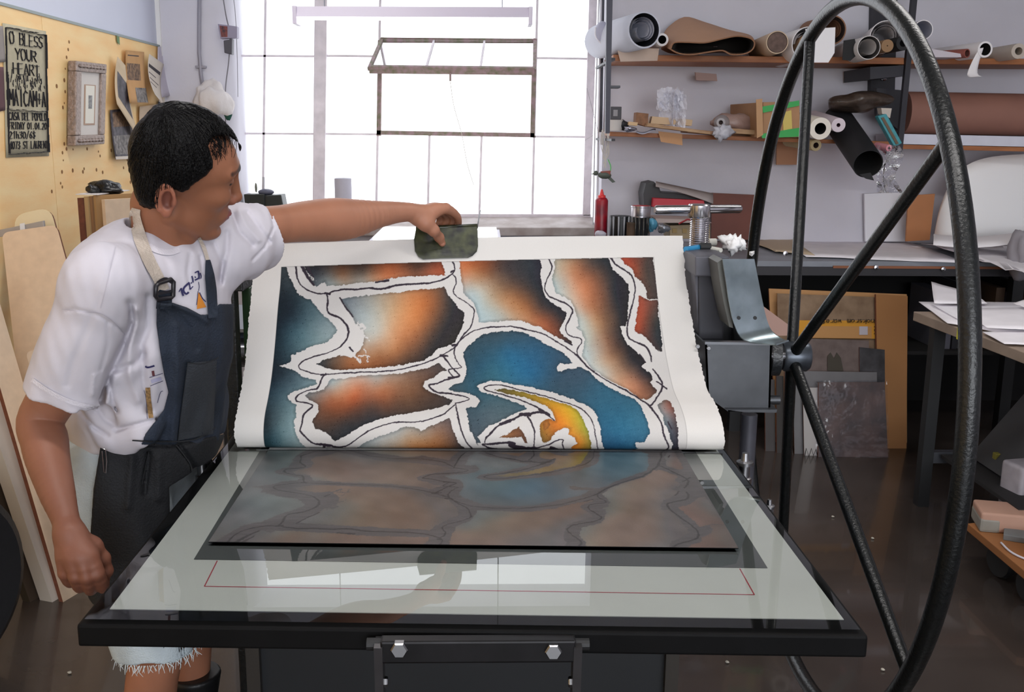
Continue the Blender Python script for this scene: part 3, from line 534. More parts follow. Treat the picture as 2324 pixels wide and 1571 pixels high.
def seg_dist(P, line):
    d = np.full(len(P), 1e9)
    for a, b in zip(line, line[1:]):
        a = np.array(a); b = np.array(b); v = b-a; t = np.clip(((P-a)@v)/(v@v+1e-9), 0, 1)
        d = np.minimum(d, np.hypot(*(P-a-t[:, None]*v).T))
    return d
def hashn(P, s):   # fine grain
    q = np.sin(P[:, 0]*12.9898*s+P[:, 1]*78.233*s)*43758.5453; return q-np.floor(q)
def art(P):
    """ink colour (sRGB 0-255) and 'inked' mask at positions P on the printed image"""
    P3 = np.concatenate([P, np.zeros((len(P), 1))], 1); out = np.tile(np.array((201, 198, 195.)), (len(P), 1))
    Q = P+np.stack([wob(P3/9.)+.8*wob(P3/3.2+5), wob(P3/9.+31)+.8*wob(P3/3.2+47)], -1)*1.7
    ink = np.zeros(len(P)); sm = wob(P3/40.+9)
    for poly, cs in CELLS:
        a = np.array(poly); lo, hi = a.min(0)-6, a.max(0)+6
        k = np.where((Q > lo).all(1) & (Q < hi).all(1))[0]
        if not len(k): continue
        ins = in_poly(Q[k], poly); k = k[ins]
        if not len(k): continue
        S_ = P[k]+np.stack([wob(P3[k]/55.+3), wob(P3[k]/55.+77)], -1)*5
        C = np.array([c for c, _ in cs], float); V = np.array([v for _, v in cs], float)
        K_ = np.sqrt(((C[:, None]-C[None])**2).sum(-1)+18.**2); K_ = K_+0; mu_ = V.mean(0)
        W_ = np.linalg.solve(K_-np.eye(len(C))*6, V-mu_); col = np.sqrt(((S_[:, None]-C)**2).sum(-1)+18.**2)@W_+mu_
        col = np.clip(col, V.min(0)-6, V.max(0)+8)
        g = (hashn(P[k], .7)-.5)*13+wob(P3[k]/3.2)*4.5
        spk = (hashn(np.floor(P[k]/1.6), 1.3) > .9965)*-40
        e = seg_dist(P[k], poly+[poly[0]]); edge = np.clip(1-e/7., 0, 1)[:, None]
        col = col+(col.mean(1, keepdims=True)-col)*.13; out[k] = np.clip(col*.97*(1-.20*edge)+g[:, None]+spk[:, None], 8, 245); ink[k] = 1
    out = out+((hashn(P, .9)-.5)*5)[:, None]*(1-ink)[:, None]
    for f, wd, l in SCRAPES:
        l = f(l); a = np.array(l); k = np.where((P > a.min(0)-8).all(1) & (P < a.max(0)+8).all(1))[0]
        if len(k):
            d = seg_dist(Q[k]+(Q[k]-P[k])*1.2, l); s = d < wd; out[k[s]] = (200, 197, 194); ink[k[s]] = 0
    line = np.zeros(len(P))
    for f, wd, l in LINES:
        l = f(l); l = [tuple(q) for q in spline(l, len(l)*5)] if len(l) > 3 else l
        a = np.array(l); k = np.where((P > a.min(0)-8).all(1) & (P < a.max(0)+8).all(1))[0]
        if len(k):
            d = seg_dist(P[k]+(Q[k]-P[k])*.5, l); wd2 = wd*(1+.35*sm[k])
            al = np.clip((wd2-d)/.9+.5, 0, 1); out[k] = out[k]*(1-al[:, None])+np.array((46, 38, 48))*al[:, None]; line[k] = np.maximum(line[k], al)
    return out, ink, line
# the lifted sheet: two side profiles measured from the photo, ruled between
PRL = [(2.178, .9083), (2.160, .918), (2.152, .940), (2.156, .962), (2.173, .986), (2.214, 1.016), (2.257, 1.056), (2.302, 1.118), (2.348, 1.193), (2.388, 1.248), (2.425, 1.333)]
PRR = [(2.160, .9083), (2.142, .918), (2.137, .936), (2.146, .957), (2.176, .977), (2.234, .992), (2.325, 1.006), (2.413, 1.046), (2.475, 1.086), (2.569, 1.160), (2.667, 1.261), (2.702, 1.334)]
def arc(pr, n):
    s = spline(pr, 400); L = np.concatenate([[0], np.cumsum(np.hypot(*np.diff(s, axis=0).T))]); t = np.linspace(0, L[-1], n)
    return np.stack([np.interp(t, L, s[:, 0]), np.interp(t, L, s[:, 1])], 1), L[-1]
NU, NV = 1180, 640
aL, lenL = arc(PRL, NV); aR, lenR = arc(PRR, NV)
u = np.linspace(0, 1, NU)
Xs = -.538+1.079*u
G = np.empty((NV, NU, 3)); uu = u[None, :]
ub = uu+.0*uu
G[..., 0] = Xs[None, :]; G[..., 1] = aL[:, :1]*(1-ub)+aR[:, :1]*ub; G[..., 2] = aL[:, 1:]*(1-ub)+aR[:, 1:]*ub
vv = np.linspace(0, 1, NV)[:, None]
G[..., 2] += .006*np.sin(PI*uu)*vv**3                    # top edge bows a little
dk = np.where((uu < .004) | (uu > .996), 1., 0.)
edge_n = np.stack([wob(np.stack([np.full(NV, q), vv[:, 0]*90, vv[:, 0]*0], 1)) for q in (.1, 7.7)], 1)
G[:, 0, 0] += edge_n[:, 0]*.0022; G[:, -1, 0] += edge_n[:, 1]*.0026
PX = proj(G.reshape(-1, 3))
art_uL, art_uR = (-.4755+.538)/1.079, (.457+.538)/1.079
# where the printed image ends at the top: a straight line in the sheet
Pl, Pr_ = atY(635, 606, 2.41), atY(1467, 584, 2.66)
def vtop(px, py, X):
    k = int(np.argmin(np.abs(Xs-X))); q = proj(G[:, k]); return np.interp(-py, -q[:, 1], vv[:, 0])
vl, vr = vtop(635, 606, -.4755), vtop(1467, 584, .457)
U_, V_ = np.broadcast_to(uu, (NV, NU)).ravel(), np.broadcast_to(vv, (NV, NU)).ravel()
vt = vl+(vr-vl)*(U_-art_uL)/(art_uR-art_uL)
du, dvv = np.minimum(U_-art_uL, art_uR-U_)*1.079, (vt-V_)*.55
inart = (du > 0) & (dvv > 0)
colr = np.empty((NV*NU, 3)); colr[:] = (216, 213, 209)
colr += ((hashn(PX, .53)-.5)*3)[:, None]
ca, ink_, ln_ = art(PX[inart]); colr[inart] = ca
dm = np.minimum(du, dvv); bev = (np.abs(dm) < .0011); colr[bev] = colr[bev]*.86     # plate mark
KA = .69/lin1(216.)
def lin_np(c): c = np.clip(c, 0, 255)/255.; return np.where(c <= .04045, c/12.92, ((c+.055)/1.055)**2.4)
def grid_mesh(name, G, col, mat):
    n, mm, _ = G.shape; me = bpy.data.meshes.new(name)
    idx = np.arange(n*mm, dtype=np.int32).reshape(n, mm); q = np.stack([idx[:-1, :-1], idx[:-1, 1:], idx[1:, 1:], idx[1:, :-1]], -1).reshape(-1)
    nf = len(q)//4; me.vertices.add(n*mm); me.loops.add(len(q)); me.polygons.add(nf)
    me.vertices.foreach_set('co', G.reshape(-1).astype(np.float32)); me.loops.foreach_set('vertex_index', q)
    me.polygons.foreach_set('loop_start', np.arange(0, len(q), 4, dtype=np.int32)); me.polygons.foreach_set('use_smooth', np.ones(nf, bool)); me.update(calc_edges=True)
    at = me.color_attributes.new('ink', 'FLOAT_COLOR', 'POINT'); c4 = np.ones((n*mm, 4), np.float32); c4[:, :3] = col; at.data.foreach_set('color', c4.ravel())
    return me
me = grid_mesh('intaglio_print', G, lin_np(colr)*KA, None)
pr_o = link_mesh('intaglio_print', me, attr_mat('print_paper', .75, .25, .03, 500.), None, ('large colour intaglio print curling up off its plate', 'print'))
MB().sheet([[(-.53, 2.19, .9085), (.535, 2.17, .9085)], [(-.53, 2.56, .9085), (.535, 2.56, .9085)]]).build('flat_tail', M('print_tail', (205, 202, 198), .8), pr_o)
# the plate: same image mirrored about the fold, inked grey with traces of colour
zp0 = za+.001; FL, FR = np.array((-.4635, 1.640)), np.array((.441, 1.607))
NU2, NV2 = 900, 460
uu2 = np.linspace(0, 1, NU2)[None, :]; tt = np.linspace(0, 1, NV2)[:, None]          # tt 0 at the fold, 1 at the front edge
foldY = 2.19
GP = np.empty((NV2, NU2, 3))
xl0, xr0 = -.470, .452
GP[..., 0] = (xl0+(FL[0]-xl0)*tt)*(1-uu2)+(xr0+(FR[0]-xr0)*tt)*uu2
yf = FL[1]*(1-uu2)+FR[1]*uu2
GP[..., 1] = foldY+(yf-foldY)*tt
GP[..., 2] = zp0+.0052*np.clip((tt-.1)/.9, 0, 1)**1.3
# look the mirrored image up on the sheet
iu = np.clip((art_uL+(art_uR-art_uL)*uu2)*(NU-1), 0, NU-1); vt2 = vl+(vr-vl)*uu2
iv = np.clip(tt*vt2*.995, 0, 1)*(NV-1)
iu = np.broadcast_to(iu, (NV2, NU2)).astype(int); iv = iv.astype(int)
cp = colr.reshape(NV, NU, 3)[iv, iu].reshape(-1, 3)
inkm = np.zeros(NV*NU); inkm[inart] = ink_; lnm = np.zeros(NV*NU); lnm[inart] = ln_
im = inkm.reshape(NV, NU)[iv, iu].ravel(); lm = lnm.reshape(NV, NU)[iv, iu].ravel()
P3 = np.concatenate([GP[..., :2].reshape(-1, 2)*2300, np.zeros((NV2*NU2, 1))], 1)
lum = cp.mean(1, keepdims=True)
film = np.array((126, 121, 117.))
kc = .50-.30*np.clip((cp[:, :1]-cp[:, 1:2])/60., 0, 1)
inked = film*(.80+.08*wob(P3/120.)[:, None])+kc*(cp-lum)+.10*(lum-110)
chan = np.array((84, 81, 82.))*(1+.07*wob(P3/np.array((60., 14., 1.)))[:, None])
pc = np.where(im[:, None] > .5, inked, chan)
pc = pc*(1-.32*lm[:, None])+(hashn(P3[:, :2], .61)-.5)[:, None]*7
me = grid_mesh('etched_plate', GP[::-1], np.ascontiguousarray((lin_np(pc)*KA*.86).reshape(NV2, NU2, 3)[::-1]).reshape(-1, 3), None)
pl_root = thing('etched_plate', 'thin inked metal plate lying on the clear plastic below the print', 'plate', (-.0, 1.9, zp0))
link_mesh('inked_face', me, attr_mat('inked_plate', .42, .4, .04, 300.), pl_root)
m = MB(); e0 = GP[-1]; m.sheet([[tuple(p) for p in e0[::60]]+[tuple(e0[-1])], [tuple(p-A((0, -.0004, .0016))) for p in e0[::60]]+[tuple(e0[-1]-A((0, -.0004, .0016)))]])
m.build('plate_edge', M('plate_edge_dark', (40, 40, 42), .35, .8), pl_root)
m = MB(); b0 = GP[::40, ::60]-A((0, 0, .0016)); m.sheet(b0); m.build('plate_back', MATS['plate_edge_dark'], pl_root)
# rubber pad the printer pinches over the top edge
def psurf(px, py):
    """point of the sheet seen at a photo position"""
    d = ((PX-np.array((px, py)))**2).sum(1); return G.reshape(-1, 3)[int(d.argmin())]
ptsp = [(944, 518), (1082, 512), (1084, 525), (1085, 560), (1082, 572), (1072, 582), (1062, 586), (1000, 588), (960, 590), (950, 585), (942, 572), (940, 545)]
dn = np.array((0, -1, .5)); dn = dn/np.linalg.norm(dn)
bp = [psurf(x, max(y, 545))+dn*.0022 for x, y in ptsp]
pn0 = psurf(1010, 545); pn1 = psurf(1010, 585); tdir = (pn0-pn1)/np.linalg.norm(pn0-pn1)
outl = []
for (x, y), q in zip(ptsp, bp):
    outl.append(q+(tdir*((545-y)/ppm(2.53)*1.02) if y < 545 else 0))
m = MB(); bmv = [A(p) for p in outl]; m.prism(bmv, tuple(dn*.003))
pad_m = M('rubber_pad', (72, 76, 48), .3, rgb2=(16, 19, 20), vscale=34, detail=2, spec=.5, bump=.06, bscale=45)
padr = thing('gripping_pad', 'dark mottled pad pinched over the top edge of the print', 'pad', pn0)
m.build('front_flap', pad_m, padr, bevel=.0012)
back = [p-A(dn)*.0075 for p in outl]; MB().prism(back, tuple(dn*.003)).build('back_flap', pad_m, padr, bevel=.0012)
top0, top1 = (A(outl[0])+A(back[0]))/2+A(dn)*.0015, (A(outl[1])+A(back[1]))/2+A(dn)*.0015
MB().tube([top0, top1], .0062, 10).build('fold', pad_m, padr, smooth='all')
# ================================================================== distance-field modelling (bodies, cloth): sampled on sparse blocks, skinned by surface nets
def ln(v): v = np.asarray(v, float); return v/np.linalg.norm(v)
def smin(a, b, k):
    h = np.clip(.5+.5*(b-a)/k, 0, 1); return b+(a-b)*h-k*h*(1-h)
def smax(a, b, k): return -smin(-a, -b, k)
def cone(P, a, b, r0, r1):
    """capsule with two radii"""
    a = np.asarray(a, float); b = np.asarray(b, float); v = b-a; t = np.clip(((P-a)@v)/(v@v+1e-12), 0, 1)
    return np.linalg.norm(P-a-t[:, None]*v, axis=1)-(r0+(r1-r0)*t)
def chain(P, pts, rad, k=.01):
    d = cone(P, pts[0], pts[1], rad[0], rad[1])
    for i in range(1, len(pts)-1): d = smin(d, cone(P, pts[i], pts[i+1], rad[i], rad[i+1]), k)
    return d
def limb(P, pts, rad, n=18):
    """smooth tapering limb along a curve through the joints"""
    pp = spline(pts, n); rr = np.maximum(spline([(r_, 0.) for r_ in rad], n)[:, 0], .002)
    d = np.full(len(P), 9.)
    for i in range(n-1): d = np.minimum(d, cone(P, pp[i], pp[i+1], rr[i], rr[i+1]))
    return d
def ell(P, c, r, ax=None):
    q = P-np.asarray(c, float)
    if ax is not None: q = q@np.asarray(ax).T
    r = np.asarray(r, float); k0 = np.linalg.norm(q/r, axis=1); k1 = np.linalg.norm(q/(r*r), axis=1); return k0*(k0-1)/(k1+1e-9)
def rbox(P, c, h, r, ax=None):
    q = P-np.asarray(c, float)
    if ax is not None: q = q@np.asarray(ax).T
    q = np.abs(q)-(np.asarray(h, float)-r); return np.linalg.norm(np.maximum(q, 0), axis=1)+np.minimum(q.max(1), 0)-r
def plane(P, p, n): return (P-np.asarray(p, float))@ln(n)
QD = 1.0
def sdf_mesh(f, lo, hi, h, B=8, fudge=1.35):
    """surface-nets mesh of f(P)<0 inside the box, cell size h"""
    h = h*QD
    lo = np.asarray(lo, float); hi = np.asarray(hi, float); n = np.ceil((hi-lo)/(h*B)).astype(int); NX, NY, NZ = n*B+2
    ii = np.stack(np.meshgrid(*[np.arange(k) for k in n], indexing='ij'), -1).reshape(-1, 3)
    c = lo+(ii+.5)*B*h; d = np.concatenate([f(c[i:i+200000]) for i in range(0, len(c), 200000)]); act = ii[np.abs(d) < B*h*.87*fudge+.004]
    g = np.arange(B+1); loc = np.stack(np.meshgrid(g, g, g, indexing='ij'), -1).reshape(-1, 3)
    vid, vco, quads = [], [], []
    E12 = [((0, 0, 0), a) for a in ((1, 0, 0), (0, 1, 0), (0, 0, 1))]+[((1, 0, 0), (0, 1, 0)), ((1, 0, 0), (0, 0, 1)), ((0, 1, 0), (1, 0, 0)), ((0, 1, 0), (0, 0, 1)), ((0, 0, 1), (1, 0, 0)), ((0, 0, 1), (0, 1, 0)), ((1, 1, 0), (0, 0, 1)), ((1, 0, 1), (0, 1, 0)), ((0, 1, 1), (1, 0, 0))]
    gid = lambda x: (x[..., 0].astype(np.int64)*NY+x[..., 1])*NZ+x[..., 2]
    CH = 220
    for s in range(0, len(act), CH):
        A_ = act[s:s+CH]*B; m = len(A_)
        S_ = f((lo+(A_[:, None]+loc[None])*h).reshape(-1, 3)).reshape(m, B+1, B+1, B+1)
        cor = [S_[:, i:i+B, j:j+B, k:k+B] for i in (0, 1) for j in (0, 1) for k in (0, 1)]
        neg = sum((q < 0).astype(np.int8) for q in cor); w_ = np.argwhere((neg > 0) & (neg < 8))
        if len(w_):
            b_, ijk = w_[:, 0], w_[:, 1:]; acc = np.zeros((len(w_), 3)); cnt = np.zeros(len(w_))
            for o, a in E12:
                o = np.array(o); a = np.array(a); p0 = ijk+o; p1 = p0+a
                v0 = S_[b_, p0[:, 0], p0[:, 1], p0[:, 2]]; v1 = S_[b_, p1[:, 0], p1[:, 1], p1[:, 2]]
                x = (v0 < 0) != (v1 < 0); t = np.where(x, v0/(v0-v1+1e-20), 0); acc += np.where(x[:, None], o+a*t[:, None], 0); cnt += x
            vid.append(gid(A_[b_]+ijk)); vco.append(lo+(A_[b_]+ijk+acc/cnt[:, None])*h)
        for ax in range(3):
            a = np.zeros(3, int); a[ax] = 1; sl0 = S_[:, :B, :B, :B]; sl1 = S_[:, a[0]:a[0]+B, a[1]:a[1]+B, a[2]:a[2]+B]
            w_ = np.argwhere((sl0 < 0) != (sl1 < 0))
            if not len(w_): continue
            p = A_[w_[:, 0]]+w_[:, 1:]; fl = sl0[tuple(w_.T)] < 0
            u_ = np.zeros(3, int); v_ = np.zeros(3, int); u_[(ax+1) % 3] = 1; v_[(ax+2) % 3] = 1
            q = np.stack([gid(p-u_-v_), gid(p-v_), gid(p), gid(p-u_)], 1); q[~fl] = q[~fl][:, ::-1]; quads.append(q)
    vid = np.concatenate(vid); vco = np.concatenate(vco); o = np.argsort(vid); vid = vid[o]; vco = vco[o]; q = np.concatenate(quads)
    ix = np.searchsorted(vid, q); ix = np.clip(ix, 0, len(vid)-1); ok = (vid[ix] == q).all(1); return vco, ix[ok]
def net_mesh(name, V, Q, smooth=1):
    """mesh from vertices and quads, optionally relaxed"""
    e = np.concatenate([Q[:, [0, 1]], Q[:, [1, 2]], Q[:, [2, 3]], Q[:, [3, 0]]])
    for k in range(smooth*2):
        acc = np.zeros_like(V); cnt = np.zeros(len(V)); np.add.at(acc, e[:, 0], V[e[:, 1]]); np.add.at(cnt, e[:, 0], 1); np.add.at(acc, e[:, 1], V[e[:, 0]]); np.add.at(cnt, e[:, 1], 1)
        avg = acc/np.maximum(cnt, 1)[:, None]; V = V+(avg-V)*(.5 if k % 2 == 0 else -.52)
    me = bpy.data.meshes.new(name); nf = len(Q); me.vertices.add(len(V)); me.loops.add(nf*4); me.polygons.add(nf)
    me.vertices.foreach_set('co', V.astype(np.float32).ravel()); me.loops.foreach_set('vertex_index', Q.astype(np.int32).ravel())
    me.polygons.foreach_set('loop_start', np.arange(0, nf*4, 4, dtype=np.int32)); me.polygons.foreach_set('use_smooth', np.ones(nf, bool)); me.update(calc_edges=True); me.validate()
    return me
def sdf_obj(name, f, lo, hi, h, mat, parent=None, top=None, smooth=1, paint=None):
    V, Q = sdf_mesh(f, lo, hi, h); me = net_mesh(name, V, Q, smooth)
    if paint is not None:
        n = len(me.vertices); a = np.empty(n*3, np.float32); me.vertices.foreach_get('co', a); col = np.ones((n, 4), np.float32); col[:, :3] = paint(a.reshape(-1, 3).astype(float))
        at = me.color_attributes.new('ink', 'FLOAT_COLOR', 'POINT'); at.data.foreach_set('color', col.ravel())
    return link_mesh(name, me, mat, parent, top)
# ================================================================== the printer
skin = attr_mat('skin', .5, .35, .06, 260.)
skin.node_tree.nodes['Principled BSDF'].inputs['Subsurface Weight'].default_value = .12
skin.node_tree.nodes['Principled BSDF'].inputs['Subsurface Radius'].default_value = (.01, .004, .002)
# --- head frame
phi, de, rho, HS = .441, .233, .448, .98
F0 = A((math.cos(phi), math.sin(phi), 0)); R0 = A((math.sin(phi), -math.cos(phi), 0)); Z3 = A((0, 0, 1.))
HFv = math.cos(de)*F0-math.sin(de)*Z3; U0 = math.sin(de)*F0+math.cos(de)*Z3
HU = math.cos(rho)*U0+math.sin(rho)*R0; HR = math.cos(rho)*R0-math.sin(rho)*U0
HO = A((-.5620, 1.94, 1.5131)); HM = np.stack([HFv, HR, HU])
hq = lambda P: (P-HO)@HM.T/HS
hw = lambda f, r, u_: HO+HS*(HFv*f+HR*r+HU*u_)
NB = W3(366, 560, 1.985)                    # base of the neck
EC = A((-.030, .082, -.011)); TILT = np.stack([ln(x) for x in ((.94, .28, .18), (-.30, .95, .0), (-.17, -.05, .98))])
def head_sdf(P):
    q = hq(P); f, r, u_ = q.T; s = np.stack([f, np.abs(r), u_], 1)
    d = ell(q, (-.008, 0, .046), (.092, .078, .086))
    d = smin(d, ell(q, (.048, 0, .042), (.047, .063, .052)), .02)
    d = smin(d, ell(q, (.042, 0, -.034), (.052, .057, .078)), .03)
    d = smin(d, cone(s, (-.008, .053, -.055), (.068, .016, -.098), .019, .016), .022)
    d = smin(d, ell(q, (.085, 0, -.099), (.017, .02, .016)), .022)
    d = smin(d, ell(s, (.063, .043, -.004), (.026, .020, .020)), .022)          # cheekbone
    d = smin(d, cone(s, (.0905, .010, .047), (.074, .046, .047), .0085, .008), .016)   # brow
    d = smax(d, -ell(s, (.097, .031, .030), (.021, .019, .0125)), .012)          # eye socket
    lid = ell(s, (.0740, .032, .0290), (.0155, .0165, .0135)); d = smin(d, lid, .005)
    d = smax(d, -cone(s, (.0900, .022, .0260), (.0825, .044, .0280), .0012, .001), .002)  # lid slit
    n_ = cone(q, (.0925, 0, .034), (.1085, 0, -.014), .0075, .0112); n_ = smin(n_, ell(q, (.1095, 0, -.018), (.0120, .0125, .011)), .008)
    n_ = smin(n_, ell(s, (.099, .0145, -.022), (.011, .0075, .008)), .006); d = smin(d, n_, .010)
    d = smax(d, -ell(s, (.1065, .0075, -.0305), (.006, .0042, .004)), .003)         # nostrils
    d = smin(d, ell(q, (.079, 0, -.058), (.026, .032, .028)), .014)
    d = smin(d, smin(cone(s, (.1055, .004, -.0545), (.097, .0205, -.0595), .0058, .0025), cone(s, (.1035, 0, -.0655), (.0955, .019, -.0615), .0062, .0025), .0015), .004)
    d = smax(d, -cone(s, (.112, 0, -.0598), (.0995, .021, -.0605), .0010, .0008), .002)
    d = smax(d, -ell(q, (.104, 0, -.084), (.012, .02, .006)), .012)               # under the lip
    for sg in (1, -1):                                                             # ears: bowl with rim, lobe
        t = np.stack([q[:, 0], q[:, 1]*sg, q[:, 2]], 1); near = np.linalg.norm(t-EC, axis=1) < .07
        if not near.any(): continue
        t = t[near]; pl = ell(t, EC, (.018, .0070, .032), TILT); pl = smax(pl, -ell(t, EC+TILT[0]*.004+TILT[1]*.0085, (.0105, .0105, .019), TILT), .003)
        hx = [EC+TILT[0]*(.0158*math.cos(a_))+TILT[2]*(.0300*math.sin(a_))+TILT[1]*.0045 for a_ in np.linspace(-.2, 4.0, 14)]
        pl = smin(pl, chain(t, hx, [.0032]*12+[.0036, .004], .001), .003)
        pl = smin(pl, ell(t, EC+TILT[0]*.002-TILT[2]*.027+TILT[1]*.002, (.009, .006, .010), TILT), .006)
        pl = smin(pl, ell(t, EC+TILT[0]*.014-TILT[2]*.004+TILT[1]*.001, (.005, .005, .008), TILT), .005)
        d[near] = smin(d[near], pl, .006)
    d = d*HS
    nk = chain(P, [hw(-.010, 0, -.02), hw(-.022, 0, -.07), NB+A((.0, 0, .01)), NB-A((.02, -.0, .06))], [.050, .052, .055, .055], .01)
    nk = smin(nk, cone(P, hw(-.01, .05, -.04), NB+A((.028, -.034, -.01)), .013, .010), .02)
    nk = smin(nk, cone(P, hw(.045, 0, -.085), NB+A((.028, -.014, .002)), .022, .022), .03)
    return smin(d, nk, .009)
# --- body axes and joints
BFv = ln(A((.90, -.43, 0))); BL = A((.43, .90, 0)); BM = np.stack([BFv, BL, Z3])
PEL = A((-.745, 2.10, .93)); BEL = W3(338, 930, 2.06); CHE = W3(352, 730, 2.0); RS = W3(236, 648, 1.80); LS = W3(538, 545, 2.13)
ARM_L = [((540, 518), 2.13, .044), ((630, 510), 2.19, .0405), ((690, 503), 2.25, .0445), ((755, 499), 2.31, .049), ((800, 496), 2.35, .0445), ((850, 488), 2.39, .0335), ((900, 482), 2.435, .0255), ((935, 482), 2.465, .0225), ((952, 487), 2.478, .0235)]
ARM_R = [((236, 655), 1.80, .052), ((185, 770), 1.83, .048), ((130, 885), 1.855, .045), ((92, 955), 1.85, .0415), ((101, 1000), 1.825, .0415), ((108, 1041), 1.80, .0385), ((130, 1120), 1.745, .0305), ((148, 1177), 1.71, .0235), ((158, 1212), 1.69, .0245)]
aLp = [W3(*p, Y) for p, Y, _ in ARM_L]; aLr = [r_ for *_, r_ in ARM_L]
aRp = [W3(*p, Y) for p, Y, _ in ARM_R]; aRr = [r_ for *_, r_ in ARM_R]
# --- left hand: thumb in front of the pad, fingers over the top behind it
def hand_chain(l): return [W3(x, y, Y) for x, y, Y, _ in l], [r_ for *_, r_ in l]
tip = psurf(1004, 556)+dn*.0135; mid = psurf(997, 546)+dn*.022
LH = [
 hand_chain([(955, 489, 2.48, .021), (985, 478, 2.49, .0175), (1013, 474, 2.505, .0125), (1036, 489, 2.545, .0095), (1041, 506, 2.575, .0082), (1038, 522, 2.583, .0075)]),
 hand_chain([(955, 489, 2.49, .021), (985, 476, 2.52, .017), (1010, 475, 2.535, .0125), (1028, 491, 2.573, .0098), (1026, 508, 2.592, .0085), (1022, 522, 2.592, .0075)]),
 hand_chain([(955, 490, 2.50, .020), (982, 478, 2.545, .016), (1003, 479, 2.56, .0120), (1014, 493, 2.59, .0095), (1010, 509, 2.600, .008), (1006, 521, 2.598, .0072)]),
 hand_chain([(955, 492, 2.50, .019), (978, 483, 2.56, .014), (993, 486, 2.58, .0105), (998, 498, 2.60, .008), (994, 510, 2.604, .0072), (990, 520, 2.602, .0065)]),
]
thA = [W3(950, 495, 2.47), W3(966, 507, 2.468), W3(984, 523, 2.474), W3(996, 538, 2.49)*.35+mid*.65, tip]; thR = [.020, .0175, .0135, .0112, .0088]
RHD = [   # little, ring, middle, index of the hanging hand: back of the hand to the viewer, fingers curled under
 hand_chain([(150, 1212, 1.688, .019), (146, 1262, 1.672, .015), (149, 1301, 1.667, .0120), (158, 1322, 1.688, .0098), (172, 1318, 1.715, .0085), (178, 1300, 1.722, .0075)]),
 hand_chain([(155, 1212, 1.688, .020), (163, 1265, 1.664, .0155), (173, 1309, 1.658, .0128), (180, 1333, 1.684, .0105), (191, 1326, 1.715, .0090), (195, 1305, 1.724, .0080)]),
 hand_chain([(160, 1212, 1.688, .020), (183, 1265, 1.664, .0155), (198, 1311, 1.657, .0132), (205, 1338, 1.684, .0110), (212, 1330, 1.718, .0095), (213, 1308, 1.728, .0082)]),
 hand_chain([(164, 1212, 1.688, .019), (202, 1262, 1.670, .0150), (222, 1304, 1.665, .0130), (233, 1333, 1.690, .0108), (233, 1328, 1.722, .0092), (228, 1308, 1.732, .0080)]),
]
thB = [W3(172, 1216, 1.692), W3(208, 1242, 1.70), W3(232, 1268, 1.705), W3(241, 1296, 1.708), W3(236, 1318, 1.712)]; thBR = [.018, .0165, .0130, .0110, .0088]
def hand_sdf(P, F4, th, thr):
    d = None
    for pts, rd in F4:
        c = limb(P, pts, rd, 14); d = c if d is None else smin(d, c, .004)
    for i in range(3):                                            # web of the palm
        a_, b_ = F4[i][0], F4[i+1][0]; d = smin(d, chain(P, [(a_[0]+b_[0])/2, (a_[1]+b_[1])/2, (a_[2]*.6+b_[2]*.4)*.5+(a_[1]+b_[1])*.25], [.018, .0145, .010], .01), .010)
    t = chain(P, th, thr, .008); d = smin(d, t, .010)
    d = smin(d, cone(P, th[1], (F4[-1][0][1] if F4 is RHD else F4[0][0][1]), .015, .013), .012)
    k_ = [f_[0][2] for f_ in F4]                                   # knuckle heads
    for p in k_: d = smin(d, np.linalg.norm(P-p-(A((0, -.004, .001)) if F4 is RHD else A((0, -.002, .003))), axis=1)-.0105, .006)
    return d
HIPR, HIPL = A((-.755, 2.00, .90)), A((-.735, 2.19, .90)); KNR, KNL = A((-.680, 1.985, .545)), A((-.655, 2.21, .545)); ANR, ANL = A((-.72, 2.03, .09)), A((-.71, 2.24, .09))
def leg_sdf(P):
    d = None
    for h_, k_, a_ in ((HIPR, KNR, ANR), (HIPL, KNL, ANL)):
        calf = k_*.68+a_*.32+A((-.018, .008, 0))
        c = limb(P, [h_, h_*.45+k_*.55, k_+A((0, 0, .04)), k_-A((0, 0, .03)), calf, k_*.25+a_*.75, a_], [.085, .070, .056, .052, .054, .040, .034], 16)
        c = smin(c, cone(P, a_-A((.03, 0, .045)), a_+A((.12, -.07, -.06)), .032, .026), .03)
        d = c if d is None else np.minimum(d, c)
    return d
def trunk_sdf(P):
    d = ell(P, PEL, (.095, .14, .12), BM); d = smin(d, ell(P, BEL, (.090, .125, .15), BM), .05); d = smin(d, ell(P, CHE-A((.01, 0, .01)), (.092, .13, .15), BM), .05)
    d = smin(d, chain(P, [RS, NB-A((.035, 0, .085)), LS], [.040, .045, .040], .04), .04); return d
GR = [(head_sdf, hw(.0, 0, .0), .215), (trunk_sdf, (PEL+CHE)/2, .42), (leg_sdf, (HIPR+ANL)/2, .62),
      (lambda P: smin(limb(P, aLp, aLr, 30), hand_sdf(P, LH, thA, thR), .012), (aLp[0]+LH[0][0][3])/2, .40),
      (lambda P: smin(limb(P, aRp, aRr, 30), hand_sdf(P, RHD, thB, thBR), .012), (aRp[0]+RHD[2][0][3])/2, .42)]
def grouped(P, groups, k=.03):
    out = np.full(len(P), 9.)
    for fn, c, r_ in groups:
        dist = np.linalg.norm(P-np.asarray(c), axis=1)-r_; near = dist < .06
        d = np.maximum(dist, .05)+.02
        if near.any(): d[near] = fn(P[near])
        out = smin(out, d, k) if k else np.minimum(out, d)
    return out
def body_sdf(P): return grouped(P, GR, .02)
